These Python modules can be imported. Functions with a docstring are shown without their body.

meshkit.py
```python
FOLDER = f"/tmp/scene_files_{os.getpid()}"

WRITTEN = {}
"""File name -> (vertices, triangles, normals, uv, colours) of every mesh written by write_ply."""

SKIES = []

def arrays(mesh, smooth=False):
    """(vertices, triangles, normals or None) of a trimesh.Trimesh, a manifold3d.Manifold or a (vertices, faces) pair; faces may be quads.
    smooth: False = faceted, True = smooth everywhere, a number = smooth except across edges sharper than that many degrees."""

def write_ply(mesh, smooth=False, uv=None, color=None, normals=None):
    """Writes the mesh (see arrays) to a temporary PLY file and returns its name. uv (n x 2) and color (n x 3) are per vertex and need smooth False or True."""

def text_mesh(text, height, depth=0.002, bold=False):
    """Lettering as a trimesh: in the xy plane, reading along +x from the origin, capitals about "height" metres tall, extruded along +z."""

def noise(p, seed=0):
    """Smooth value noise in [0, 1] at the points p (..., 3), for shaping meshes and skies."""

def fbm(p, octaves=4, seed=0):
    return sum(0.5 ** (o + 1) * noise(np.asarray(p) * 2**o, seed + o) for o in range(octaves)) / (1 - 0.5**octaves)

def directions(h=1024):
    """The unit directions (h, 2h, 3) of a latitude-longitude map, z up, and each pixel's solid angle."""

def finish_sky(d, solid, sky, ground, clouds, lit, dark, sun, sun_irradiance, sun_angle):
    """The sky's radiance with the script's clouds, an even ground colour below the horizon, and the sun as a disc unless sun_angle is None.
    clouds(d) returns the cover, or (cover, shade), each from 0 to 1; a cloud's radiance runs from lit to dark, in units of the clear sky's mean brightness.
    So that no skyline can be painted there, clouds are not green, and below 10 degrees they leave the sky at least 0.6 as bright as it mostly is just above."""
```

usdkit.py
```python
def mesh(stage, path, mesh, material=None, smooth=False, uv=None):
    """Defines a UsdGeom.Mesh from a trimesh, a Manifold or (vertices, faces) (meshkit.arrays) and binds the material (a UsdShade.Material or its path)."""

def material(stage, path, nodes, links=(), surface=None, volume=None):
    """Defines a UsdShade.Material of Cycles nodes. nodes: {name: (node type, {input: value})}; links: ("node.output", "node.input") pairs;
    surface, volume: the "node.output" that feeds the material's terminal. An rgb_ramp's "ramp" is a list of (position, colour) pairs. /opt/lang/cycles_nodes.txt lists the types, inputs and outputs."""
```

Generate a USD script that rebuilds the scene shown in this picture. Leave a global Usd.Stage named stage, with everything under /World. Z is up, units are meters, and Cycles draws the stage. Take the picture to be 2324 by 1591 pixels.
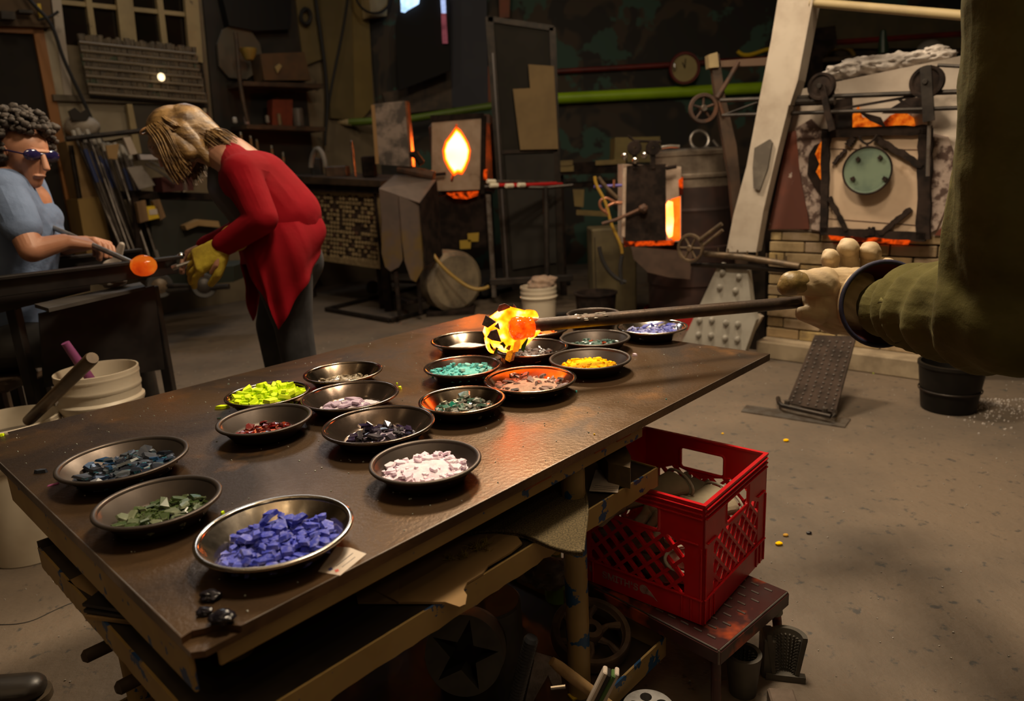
import math, random, re
import numpy as np, trimesh, manifold3d as m3, shapely.geometry as sg
import usdkit, meshkit
from pxr import Usd, UsdGeom, UsdLux, UsdShade, Gf, Sdf, Vt

rng = np.random.default_rng(7)
stage = Usd.Stage.CreateInMemory()
UsdGeom.SetStageUpAxis(stage, UsdGeom.Tokens.z)
UsdGeom.SetStageMetersPerUnit(stage, 1.0)
UsdGeom.Xform.Define(stage, '/World'); UsdGeom.Scope.Define(stage, '/World/Looks')

# ------------------------------------------------------------------ camera
PW, PH, FPX, EYE = 2324, 1591, 1607.08, np.array([0, 0, 1.15])
_p, _r = math.radians(14.268), math.radians(3.065)
FWD = np.array([0, math.cos(_p), -math.sin(_p)])
_rt = np.array([1.0, 0, 0]); _up = np.cross(_rt, FWD)
RGT = math.cos(_r) * _rt - math.sin(_r) * _up
UPV = math.sin(_r) * _rt + math.cos(_r) * _up
cam = UsdGeom.Camera.Define(stage, '/World/camera')
M4 = Gf.Matrix4d(*RGT, 0, *UPV, 0, *(-FWD), 0, *EYE, 1)
cam.AddTransformOp().Set(M4)
cam.CreateHorizontalApertureAttr(36.0); cam.CreateVerticalApertureAttr(36.0 * PH / PW)
cam.CreateFocalLengthAttr(36.0 * FPX / PW)
cam.CreateFStopAttr(3.6); cam.CreateFocusDistanceAttr(1.45)
cam.CreateClippingRangeAttr(Gf.Vec2f(0.05, 100))
cam.CreateExposureAttr(0.0)

# ------------------------------------------------------------------ light
def light(kind, name, loc, target, color, power, size):
    L = getattr(UsdLux, kind).Define(stage, '/World/' + name)
    loc = np.array(loc, float); z = loc - np.array(target, float); z /= np.linalg.norm(z)
    x = np.cross([0, 1, 0] if abs(z[1]) < .9 else [1, 0, 0], z); x /= np.linalg.norm(x); y = np.cross(z, x)
    L.AddTransformOp().Set(Gf.Matrix4d(*x, 0, *y, 0, *z, 0, *loc, 1))
    L.CreateColorAttr(Gf.Vec3f(*color)); L.CreateIntensityAttr(power)
    if kind == 'RectLight': L.CreateWidthAttr(size[0]); L.CreateHeightAttr(size[1])
    elif kind == 'DiskLight': L.CreateRadiusAttr(size)
    else: L.CreateRadiusAttr(size)
    L.CreateNormalizeAttr(False)
    return L
WARM, TUNG, COOL = (1.0, .80, .56), (1.0, .62, .30), (.86, .93, 1.0)
dome = UsdLux.DomeLight.Define(stage, '/World/dome'); dome.CreateColorAttr(Gf.Vec3f(1, .75, .5)); dome.CreateIntensityAttr(0.002)
# light from the high window and the hanging lamps beyond the table, the lamps over the room, and added fill lights: kind, name, place, aim, colour, intensity, size
LAMPS = [
    ('RectLight', 'high_window_light', (-2.7, 7.0, 4.1), (-.4, 1.2, .65), COOL, 6.0, (1.5, .9)),
    ('DiskLight', 'lamp_light_table', (.15, 3.9, 3.1), (.0, 1.45, .65), WARM, 130, .28),
    ('DiskLight', 'lamp_light_above', (.35, 1.7, 3.6), (.25, 1.4, .5), WARM, 110, .30),
    ('DiskLight', 'lamp_light_up', (-.3, -.7, 3.8), (-.3, -.7, 6), WARM, 85, .25),  # added fill: lights the ceiling so the pans reflect something brighter
    ('DiskLight', 'lamp_light_front', (.9, -1.3, 2.7), (.3, 1.2, .3), WARM, 4, .2),  # added weak fill on the faces towards the camera
    ('DiskLight', 'lamp_light_furnace', (1.2, 2.2, 3.9), (2.2, 4.0, .8), WARM, 72, .22),
    ('DiskLight', 'lamp_light_back', (-.5, 5.2, 4.0), (-.9, 7.0, .6), WARM, 17, .25),
    ('DiskLight', 'lamp_light_left', (-2.2, 4.0, 4.0), (-3.2, 6.0, 1.0), WARM, 15, .25),
]
for kd, n, loc, tgt, col, pw, sz in LAMPS: light(kd, n, loc, tgt, col, pw, sz)
for i, p in enumerate([(-2.4 + .42 * k, -.9 + .5 * math.sin(k * 2.1) + .06 * k, 3.35 + .12 * math.cos(k * 1.7)) for k in range(11)] + [(2.4, 1.6, 3.2), (-.6, 2.4, 3.9), (-1.9, 1.2, 3.4), (1.1, .8, 3.8)]):
    b = UsdLux.SphereLight.Define(stage, f'/World/bulb_light_{i:03d}'); b.AddTranslateOp().Set(Gf.Vec3d(*p)); b.CreateRadiusAttr(.045); b.CreateIntensityAttr(30); b.CreateColorAttr(Gf.Vec3f(1, .74, .42))

# ------------------------------------------------------------------ pixels to points
def ray(px, py):
    return (px - PW / 2) / FPX * RGT - (py - PH / 2) / FPX * UPV + FWD
def on(px, py, point, normal):
    d = ray(px, py); n = np.asarray(normal, float)
    return EYE + d * (((np.asarray(point, float) - EYE) @ n) / (d @ n))
class Plane:
    """A real plane of the place; pt(px, py) is where the photograph's pixel meets it."""
    def __init__(s, point, normal):
        s.p = np.asarray(point, float); s.n = np.asarray(normal, float) / np.linalg.norm(normal)
        if (EYE - s.p) @ s.n < 0: s.n = -s.n
    def pt(s, px, py, off=0.0): return on(px, py, s.p + s.n * off, s.n)
    def shift(s, off): return Plane(s.p + s.n * off, s.n)
def YP(y): return Plane((0, y, 0), (0, -1, 0))
def ZP(z): return Plane((0, 0, z), (0, 0, 1))
UL, VL = np.array([.6906, .7232, 0]), np.array([-.7232, .6906, 0])   # table long and short directions
LW = Plane((-3.9, 6.0, 0), (.7232, -.6906, 0))                     # left wall runs along UL
BACKY = 8.6

# ------------------------------------------------------------------ meshes
def tm(v, f): return trimesh.Trimesh(np.asarray(v, float), np.asarray(f, int), process=False)
def cat(*ms):
    ms = [m for g in ms for m in (g if isinstance(g, (list, tuple)) else [g])]
    return trimesh.util.concatenate(ms)
def hull(pts): return trimesh.convex.convex_hull(np.asarray(pts, float))
def box(c, s, b=0.0, rz=0.0, R=None):
    """centre, size, chamfer, turn about z (radians)"""
    h = np.asarray(s, float) / 2; b = min(b, h.min() * .95)
    if b <= 0: m = trimesh.creation.box(s)
    else:
        P = []
        for sx in (-1, 1):
            for sy in (-1, 1):
                for sz in (-1, 1):
                    q = np.array([sx, sy, sz]) * h
                    for k in range(3):
                        e = -b * np.array([sx, sy, sz]); e[k] = 0; P.append(q + e)
        m = hull(P)
    if rz: m.apply_transform(trimesh.transformations.rotation_matrix(rz, [0, 0, 1]))
    if R is not None: m.apply_transform(R)
    m.apply_translation(c); return m
def frame_of(d, up=(0, 0, 1)):
    d = np.asarray(d, float); d = d / np.linalg.norm(d); up = np.asarray(up, float)
    if abs(d @ up) > .97 * np.linalg.norm(up): up = np.array([1.0, 0, 0]) if abs(d[0]) < .9 else np.array([0, 1.0, 0])
    x = np.cross(up, d); x /= np.linalg.norm(x); return x, np.cross(d, x), d
def tube(pts, r, n=10, caps=True, closed=False):
    pts = np.asarray(pts, float); k = len(pts); rr = np.broadcast_to(np.asarray(r, float), (k,))
    V, F = [], []; last = None; a = np.linspace(0, 2 * np.pi, n, endpoint=False)
    for i in range(k):
        if closed: d = pts[(i + 1) % k] - pts[i - 1]
        else: d = pts[min(i + 1, k - 1)] - pts[max(i - 1, 0)]
        d = d / np.linalg.norm(d)
        if last is None: x, y, _ = frame_of(d)
        else:
            x = last - d * (last @ d); x /= np.linalg.norm(x); y = np.cross(d, x)
        last = x
        V.append(pts[i] + rr[i] * (np.cos(a)[:, None] * x + np.sin(a)[:, None] * y))
    V = np.vstack(V)
    for i in range(k if closed else k - 1):
        j = (i + 1) % k
        for q in range(n):
            p = (q + 1) % n
            F += [(i * n + q, i * n + p, j * n + p), (i * n + q, j * n + p, j * n + q)]
    if caps and not closed:
        V = np.vstack([V, pts[0], pts[-1]]); c0 = k * n
        for q in range(n):
            p = (q + 1) % n
            F += [(c0, p, q), (c0 + 1, (k - 1) * n + q, (k - 1) * n + p)]
    return tm(V, F)
def spline(pts, n=24):
    from scipy.interpolate import CubicSpline
    pts = np.asarray(pts, float); t = np.r_[0, np.cumsum(np.linalg.norm(np.diff(pts, axis=0), axis=1))]
    return CubicSpline(t, pts)(np.linspace(0, t[-1], n))
def cyl(p0, p1, r, n=16, b=0.0, r1=None):
    p0, p1 = np.asarray(p0, float), np.asarray(p1, float); r1 = r if r1 is None else r1
    if b:
        L = np.linalg.norm(p1 - p0); d = (p1 - p0) / L
        return tube([p0, p0 + d * 1e-5, p0 + d * b, p1 - d * b, p1 - d * 1e-5, p1], [r - b, r - b, r, r1, r1 - b, r1 - b], n)
    return tube([p0, p1], [r, r1], n)
def bar(p0, p1, w, h, b=0.002, up=(0, 0, 1)):
    """rectangular bar; w across, h along up"""
    p0, p1 = np.asarray(p0, float), np.asarray(p1, float)
    x, y, d = frame_of(p1 - p0, up)
    m = box((0, 0, 0), (w, h, np.linalg.norm(p1 - p0)), b)
    T = np.eye(4); T[:3, 0], T[:3, 1], T[:3, 2], T[:3, 3] = x, y, d, (p0 + p1) / 2
    m.apply_transform(T); return m
def lathe(prof, n=40, c=(0, 0, 0), axis=(0, 0, 1), closed=False):
    """profile of (radius, height) pairs turned about axis through c; height runs along axis"""
    prof = np.asarray(prof, float); k = len(prof); a = np.linspace(0, 2 * np.pi, n, endpoint=False)
    x, y, d = frame_of(axis)
    V = [(prof[i, 0] * (np.cos(a)[:, None] * x + np.sin(a)[:, None] * y) + prof[i, 1] * d) for i in range(k)]
    F = []
    for i in range(k if closed else k - 1):
        j = (i + 1) % k
        for q in range(n):
            p = (q + 1) % n
            F += [(i * n + q, i * n + p, j * n + p), (i * n + q, j * n + p, j * n + q)]
    m = tm(np.vstack(V) + np.asarray(c, float), F)
    m = trimesh.Trimesh(m.vertices, m.faces, process=True); return m
def poly_ex(poly, h, frame):
    """shapely polygon in a plane's (x, y) extruded from z=0 to z=h; frame = (origin, x, y, z)"""
    polys = getattr(poly, 'geoms', [poly]); out = []
    for g in polys:
        if g.is_empty or g.area < 1e-9: continue
        m = trimesh.creation.extrude_polygon(g, h, engine='earcut')
        T = np.eye(4); T[:3, 0], T[:3, 1], T[:3, 2], T[:3, 3] = frame[1], frame[2], frame[3], frame[0]
        m.apply_transform(T); out.append(m)
    return cat(out)
def slab(pl, pix, th, off=0.0, holes=()):
    """a plate of thickness th whose front face lies in plane pl and has the outline of the pixels"""
    pl = pl.shift(off) if off else pl
    P = [pl.pt(*q) for q in pix]; o = P[0]; z = pl.n
    x = np.cross([0, 0, 1.0], z); x = np.array([1.0, 0, 0]) if np.linalg.norm(x) < 1e-6 else x / np.linalg.norm(x); y = np.cross(z, x)
    to2 = lambda p: ((p - o) @ x, (p - o) @ y)
    poly = sg.Polygon([to2(p) for p in P], [[to2(pl.pt(*q)) for q in h] for h in holes]).buffer(0)
    return poly_ex(poly, th, (o - z * th, x, y, z))
def strip(pl, pix, w, th, off=0.0):
    """a flat band of width w (metres) and thickness th along the pixels' line in plane pl"""
    pl = pl.shift(off) if off else pl
    P = [pl.pt(*q) for q in pix]; o = P[0]; z = pl.n
    x = np.cross([0, 0, 1.0], z); x = np.array([1.0, 0, 0]) if np.linalg.norm(x) < 1e-6 else x / np.linalg.norm(x); y = np.cross(z, x)
    line = sg.LineString([((p - o) @ x, (p - o) @ y) for p in P]).buffer(w / 2, cap_style=2, join_style=2)
    return poly_ex(line, th, (o - z * th, x, y, z))
def rod(pl, pix, r, n=8, off=0.0, curve=0):
    P = [pl.pt(*q, off) for q in pix]
    return tube(spline(P, curve) if curve else P, r, n)
def grain(m, amp, freq, seed=0):
    v = np.array(m.vertices); n = np.array(m.vertex_normals)
    m.vertices = v + n * ((meshkit.fbm(v * freq + 100, 3, seed) - .5) * 2 * amp)[:, None]; return m
def blob(c, s, amp=.15, freq=3., seed=0, sub=3):
    m = trimesh.creation.icosphere(sub); v = np.array(m.vertices)
    v = v * (1 + amp * (meshkit.fbm(v * freq + 50 + seed * 7.3, 3, seed) - .5) * 2)[:, None]
    m.vertices = v * np.asarray(s, float) + np.asarray(c, float); return m
def skin(bones, cell=.012, smooth=8):
    """one continuous body: hulls of the spheres at each bone's joints, joined, refined and smoothed. bone = [(point, radius), ...]"""
    parts = []
    for b in bones:
        pts = []
        for p, r in b:
            r = np.broadcast_to(np.asarray(r, float), (3,))
            pts.append(trimesh.creation.icosphere(2).vertices * r + np.asarray(p, float))
        parts.append(m3.Manifold.hull_points(np.vstack(pts)))
    a = m3.Manifold.batch_boolean(parts, m3.OpType.Add).refine_to_length(cell)
    m = a.to_mesh(); m = trimesh.Trimesh(np.array(m.vert_properties[:, :3], float), np.array(m.tri_verts), process=True)
    trimesh.smoothing.filter_taubin(m, iterations=smooth); return m

# ------------------------------------------------------------------ objects
USED = {}
def numbered(parent, name):
    k = (parent, name); n = USED.get(k, 0); USED[k] = n + 1
    return f'{parent}/{name}' + (f'_{n:03d}' if n else '')
def data(prim, label=None, category=None, group=None, kind=None):
    for k, v in (('label', label), ('category', category), ('group', group), ('kind', kind)):
        if v: prim.SetCustomDataByKey(k, v)
class Thing:
    def __init__(s, name, label, category, loc, rz=0.0, group=None, kind=None):
        s.path = numbered('/World', name); s.loc = np.asarray(loc, float); s.rz = rz
        x = UsdGeom.Xform.Define(stage, s.path); s.x = x
        x.AddTranslateOp().Set(Gf.Vec3d(*s.loc))
        if rz: x.AddRotateZOp().Set(math.degrees(rz))
        data(x.GetPrim(), label, category, group, kind)
    def to_local(s, m):
        m = m.copy(); v = np.array(m.vertices) - s.loc
        if s.rz:
            c, q = math.cos(-s.rz), math.sin(-s.rz); v = np.c_[c * v[:, 0] - q * v[:, 1], q * v[:, 0] + c * v[:, 1], v[:, 2]]
        m.vertices = v; return m
    def add(s, name, m, mat, smooth=35, local=False, label=None, under=None, kind=None):
        """a part (or, with under = a part's path, a sub-part); meshes are given in world coordinates unless local"""
        p = numbered(under or s.path, name)
        g = usdkit.mesh(stage, p, m if local else s.to_local(m), mat, smooth); data(g.GetPrim(), label, kind=kind); return p
def single(name, m, mat, label, category, group=None, kind=None, smooth=35, loc=None):
    """a thing that is one mesh; its origin at its base"""
    v = np.array(m.vertices); lo, hi = v.min(0), v.max(0)
    loc = np.array([(lo[0] + hi[0]) / 2, (lo[1] + hi[1]) / 2, lo[2]]) if loc is None else np.asarray(loc, float)
    m = m.copy(); m.vertices = v - loc; p = numbered('/World', name)
    g = usdkit.mesh(stage, p, m, mat, smooth); g.AddTranslateOp().Set(Gf.Vec3d(*loc)); data(g.GetPrim(), label, category, group, kind); return g
def struct(name, m, mat, smooth=False):
    p = numbered('/World', name); g = usdkit.mesh(stage, p, m, mat, smooth); data(g.GetPrim(), kind='structure'); return p
def sub(parent, name, m, mat, smooth=35, label=None, kind=None):
    p = numbered(parent, name); g = usdkit.mesh(stage, p, m, mat, smooth); data(g.GetPrim(), label, kind=kind); return p
def copy_of(src, name, loc, rz, label, category, group=None):
    p = numbered('/World', name); x = UsdGeom.Xform.Define(stage, p)
    x.GetPrim().GetReferences().AddInternalReference(src.path); x.GetPrim().SetInstanceable(True)
    x.ClearXformOpOrder(); x.AddTranslateOp().Set(Gf.Vec3d(*map(float, loc)))
    x.AddRotateZOp().Set(math.degrees(rz)); data(x.GetPrim(), label, category, group); return x

# ------------------------------------------------------------------ materials
LK = '/World/Looks/'
def mat(name, c1, c2=None, scale=8., rough=.5, metal=0., bump=0., bscale=None, lo=.4, hi=.6, rough2=None, detail=6., trans=0., coat=0., c3=None, scale3=30., lo3=.62, hi3=.66, stretch=(1, 1, 1), dist=0., island=None, spec=.5, sheen=0., ior=1.5, obj=True):
    """procedural material: c1 mixed to c2 by noise, spots of c3, optional variation per loose piece, bump"""
    N = {'p': ('principled_bsdf', {'roughness': rough, 'metallic': metal, 'base_color': c1, 'specular_ior_level': spec, 'ior': ior})}; L = []
    if trans: N['p'][1]['transmission_weight'] = trans
    if coat: N['p'][1].update({'coat_weight': coat, 'coat_roughness': .12})
    if sheen: N['p'][1].update({'sheen_weight': sheen, 'sheen_roughness': .5})
    N['tc'] = ('texture_coordinate', {}); N['mp'] = ('mapping', {'scale': stretch}); L.append(('tc.object', 'mp.vector'))
    last = None
    if c2 is not None:
        N['n'] = ('noise_texture', {'scale': scale, 'detail': detail, 'roughness': .6, 'distortion': dist}); L.append(('mp.vector', 'n.vector'))
        N['r'] = ('rgb_ramp', {'ramp': [(0, c1), (lo, c1), (hi, c2), (1, c2)]}); L.append(('n.fac', 'r.fac')); last = 'r.color'
        if rough2 is not None:
            N['rr'] = ('map_range', {'from_min': lo, 'from_max': hi, 'to_min': rough, 'to_max': rough2, 'clamp': True}); L += [('n.fac', 'rr.value'), ('rr.result', 'p.roughness')]
    if island is not None:
        N['g'] = ('geometry', {}); N['oi'] = ('object_info', {}); N['ad'] = ('math', {'math_type': 'add'}); N['fr'] = ('math', {'math_type': 'fraction'})
        k = len(island); N['ir'] = ('rgb_ramp', {'ramp': [(i / max(k - 1, 1), c) for i, c in enumerate(island)]})
        L += [('g.random_per_island', 'ad.value1'), ('oi.random', 'ad.value2'), ('ad.value', 'fr.value1'), ('fr.value', 'ir.fac')]
        if last is None: last = 'ir.color'
        else:
            N['im'] = ('mix_color', {'blend_type': 'mix', 'fac': .5}); N['nf'] = ('rgb_ramp', {'ramp': [(0, (0, 0, 0)), (lo, (0, 0, 0)), (hi, (1, 1, 1)), (1, (1, 1, 1))]})
            N['nb'] = ('rgb_to_bw', {}); N['r'][1]['ramp'] = [(0, c2), (1, c2)]
            L += [('n.fac', 'nf.fac'), ('nf.color', 'nb.color'), ('nb.val', 'im.fac'), ('ir.color', 'im.a'), ('r.color', 'im.b')]; last = 'im.result'
    if c3 is not None:
        N['n3'] = ('noise_texture', {'scale': scale3, 'detail': 4., 'roughness': .6}); L.append(('mp.vector', 'n3.vector'))
        N['r3'] = ('rgb_ramp', {'ramp': [(0, (0, 0, 0)), (lo3, (0, 0, 0)), (hi3, (1, 1, 1)), (1, (1, 1, 1))]}); N['b3'] = ('rgb_to_bw', {})
        N['m3'] = ('mix_color', {'blend_type': 'mix', 'fac': .5, 'a': c1, 'b': c3}); L += [('n3.fac', 'r3.fac'), ('r3.color', 'b3.color'), ('b3.val', 'm3.fac')]
        if last: L.append((last, 'm3.a'))
        last = 'm3.result'
    if last: L.append((last, 'p.base_color'))
    if bump:
        N['bn'] = ('noise_texture', {'scale': bscale or scale * 4, 'detail': 5., 'roughness': .6}); N['bp'] = ('bump', {'strength': 1.0, 'distance': bump})
        L += [('mp.vector', 'bn.vector'), ('bn.fac', 'bp.height'), ('bp.normal', 'p.normal')]
    usdkit.material(stage, LK + name, N, L, surface='p.BSDF'); return LK + name
def glow(name, stops, strength, scale=6., detail=3., lo=.3, hi=.7):
    k = len(stops)
    N = {'tc': ('texture_coordinate', {}), 'n': ('noise_texture', {'scale': scale, 'detail': detail}), 'r': ('rgb_ramp', {'ramp': [(lo + (hi - lo) * i / max(k - 1, 1), c) for i, c in enumerate(stops)]}), 'e': ('emission', {'strength': strength})}
    usdkit.material(stage, LK + name, N, [('tc.object', 'n.vector'), ('n.fac', 'r.fac'), ('r.color', 'e.color')], surface='e.emission'); return LK + name
# ------------------------------------------------------------------ common materials
M_floor = mat('concrete', (.145, .108, .076), (.088, .067, .049), scale=1.6, rough=.62, rough2=.8, bump=.004, bscale=26, lo=.38, hi=.66, c3=(.05, .045, .04), scale3=24, lo3=.60, hi3=.68)
M_blackmetal = mat('black_metal', (.018, .015, .013), (.035, .026, .02), scale=14, rough=.45, metal=.6, bump=.0006)
M_darkmetal = mat('dark_metal', (.045, .037, .031), (.022, .018, .016), scale=9, rough=.5, metal=.5, bump=.0006)
M_rust = mat('rusty_steel', (.12, .055, .03), (.05, .032, .025), scale=7, rough=.7, metal=.2, bump=.001)
M_steel = mat('worn_steel', (.30, .28, .26), (.14, .115, .095), scale=12, rough=.35, metal=.85, rough2=.5, bump=.0004)
M_chrome = mat('bright_steel', (.62, .60, .57), rough=.18, metal=1.)
M_rubber = mat('rubber', (.012, .011, .011), rough=.7)
M_wood = mat('wood', (.24, .14, .06), (.14, .075, .03), scale=6, rough=.6, stretch=(1, 1, .1), bump=.0006)
M_darkwood = mat('dark_wood', (.075, .045, .024), (.03, .019, .012), scale=7, rough=.6, stretch=(1, .2, 1), bump=.0008)
M_orangewood = mat('orange_wood', (.30, .12, .025), (.2, .07, .015), scale=5, rough=.5, stretch=(1, 1, .1))
M_cream = mat('cream_paint', (.40, .31, .16), (.30, .23, .12), scale=3, rough=.6, bump=.0008, c3=(.09, .06, .03), scale3=7, lo3=.66, hi3=.72)
M_white = mat('dirty_white_paint', (.46, .40, .33), (.36, .30, .24), scale=4, rough=.6, bump=.0008, c3=(.12, .085, .055), scale3=6, lo3=.64, hi3=.7)
M_card = mat('cardboard', (.36, .23, .10), (.28, .17, .07), scale=3, rough=.85)
M_plasticwhite = mat('bucket_plastic', (.60, .52, .40), (.48, .39, .28), scale=5, rough=.45, lo=.5, hi=.8)
M_green = mat('green_pipe_paint', (.38, .62, .012), (.30, .50, .01), scale=3, rough=.45)
M_darkred = mat('dark_red_paint', (.16, .012, .008), (.09, .01, .008), scale=4, rough=.5)
M_red = mat('red_paint', (.5, .02, .02), rough=.5)
M_yellow = mat('yellow_paint', (.75, .52, .02), (.6, .4, .02), scale=8, rough=.5)
M_paper = mat('paper', (.55, .47, .40), (.48, .40, .33), scale=6, rough=.8)
M_blackwall = mat('soot_wall', (.014, .012, .010), (.03, .024, .018), scale=2, rough=.8, bump=.002)
M_ash = mat('insulation_wool', (.55, .50, .46), (.36, .32, .29), scale=9, rough=.95, bump=.006, bscale=30)
M_skin = mat('skin', (.42, .20, .12), (.36, .16, .09), scale=9, rough=.5)

# ------------------------------------------------------------------ room
struct('floor', box((0, 3.6, -.06), (16, 14.4, .12)), M_floor)
M_mural = mat('mural_paint', (.045, .03, .017), (.012, .010, .008), scale=1.7, rough=.7, lo=.44, hi=.5, detail=2, dist=1.2, c3=(.03, .075, .055), scale3=1.3, lo3=.53, hi3=.55)
struct('wall_back', box((1.2, BACKY + .1, 2.4), (11.6, .2, 5.0)), M_mural)
lo_, hi_ = LW.p - UL * 5.5, LW.p + UL * 3.75
M_wallleft = mat('left_wall_paint', (.22, .17, .105), (.15, .115, .07), scale=2.2, rough=.7, bump=.001, c3=(.04, .03, .02), scale3=3.5, lo3=.62, hi3=.68)
struct('wall_left', bar(lo_ - LW.n * .1 + (0, 0, 2.4), hi_ - LW.n * .1 + (0, 0, 2.4), .2, 5.0, 0), M_wallleft)
struct('wall_right', box((6.6, 3.2, 2.4), (.2, 11.2, 5.0)), M_blackwall)
struct('wall_front', box((-.6, -3.4, 2.4), (14.6, .2, 5.0)), M_blackwall)
struct('ceiling', box((0, 3.6, 4.86), (16, 14.4, .12)), mat('ceiling_boards', (.30, .24, .17), (.2, .16, .11), scale=2, rough=.8))

# ------------------------------------------------------------------ the steel-topped work cart
TZ = .65; TN = np.array([-.3725, .6885, 0]); TR = math.atan2(UL[1], UL[0])
M_plate = mat('marver_steel', (.155, .090, .044), (.040, .025, .016), scale=2.6, rough=.27, rough2=.46, metal=.72, bump=.0006, bscale=120, lo=.40, hi=.62, detail=10, c3=(.24, .11, .03), scale3=4.5, lo3=.60, hi3=.76, dist=.9)
M_chip = mat('chipped_yellow_paint', (.38, .25, .085), (.31, .195, .06), scale=6, rough=.55, bump=.0006, c3=(.012, .055, .17), scale3=16, lo3=.60, hi3=.615)
M_chipblue = mat('blue_under_yellow_paint', (.36, .24, .09), (.30, .2, .075), scale=6, rough=.55, bump=.0006, c3=(.012, .07, .19), scale3=13, lo3=.565, hi3=.58)
M_tray = mat('shelf_steel', (.085, .066, .048), (.04, .032, .026), scale=5, rough=.5, metal=.3, bump=.0008)
M_orangechip = mat('orange_primer', (.32, .08, .015), rough=.7)
cart = Thing('work_table', 'long dark steel-topped worktable on a chipped yellow frame, covered with pans of coloured glass', 'table', TN, TR)
# plate with its broken near corner
edge = [(.056, 0), (1.515, 0), (1.515, 1.085), (0, 1.085), (0, .034), (.014, .037), (.026, .030), (.037, .027), (.047, .014)]
pl = poly_ex(sg.Polygon(edge), .009, (np.array([0, 0, TZ - .009]), np.array([1., 0, 0]), np.array([0, 1., 0]), np.array([0, 0, 1.])))
pl2 = poly_ex(sg.Polygon([(.012, .002), (1.515, .0), (1.515, 1.085), (0, 1.085), (0, .012)]).buffer(0), .0085, (np.array([0, 0, TZ - .0175]), np.array([1., 0, 0]), np.array([0, 1., 0]), np.array([0, 0, 1.])))
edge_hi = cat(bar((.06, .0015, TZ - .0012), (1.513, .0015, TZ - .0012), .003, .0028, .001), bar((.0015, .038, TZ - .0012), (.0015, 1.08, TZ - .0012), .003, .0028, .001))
cart.add('table_top', cat(pl), M_plate, local=True, smooth=False)
cart.add('backing_plate', cat(pl2), M_plate, local=True, smooth=False)
cart.add('worn_edge', edge_hi, M_steel, local=True, smooth=False)  # bright steel strips stand in for the highlight along the table edges
def L(x, y, z): return np.array([x, y, z], float)
cart.add('apron', bar(L(.03, .016, .618), L(.93, .016, .618), .006, .030, .002), M_chip, local=True)
cart.add('apron', bar(L(.006, .03, .603), L(.006, .86, .603), .006, .058, .002), M_chip, local=True)
cart.add('apron', bar(L(.03, .83, .611), L(.97, .83, .611), .006, .04, .002), M_chip, local=True)
cart.add('apron', bar(L(.93, .03, .618), L(.93, .83, .618), .006, .030, .002), M_chip, local=True)
for i, (x, w) in enumerate(((.60, .07), (.78, .035), (.86, .05))):
    cart.add('primer_patch', box((x, .0120, .626), (w, .0025, .008), .001), M_orangechip, local=True)
SZ = .522
cart.add('shelf', cat(box((.485, .357, SZ - .002), (.968, .712, .004)), box((.485, .712, SZ + .0), (.968, .005, .03))), M_tray, local=True, smooth=False)
lipx = np.linspace(0.0, .969, 70); lr = np.random.default_rng(3)
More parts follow.
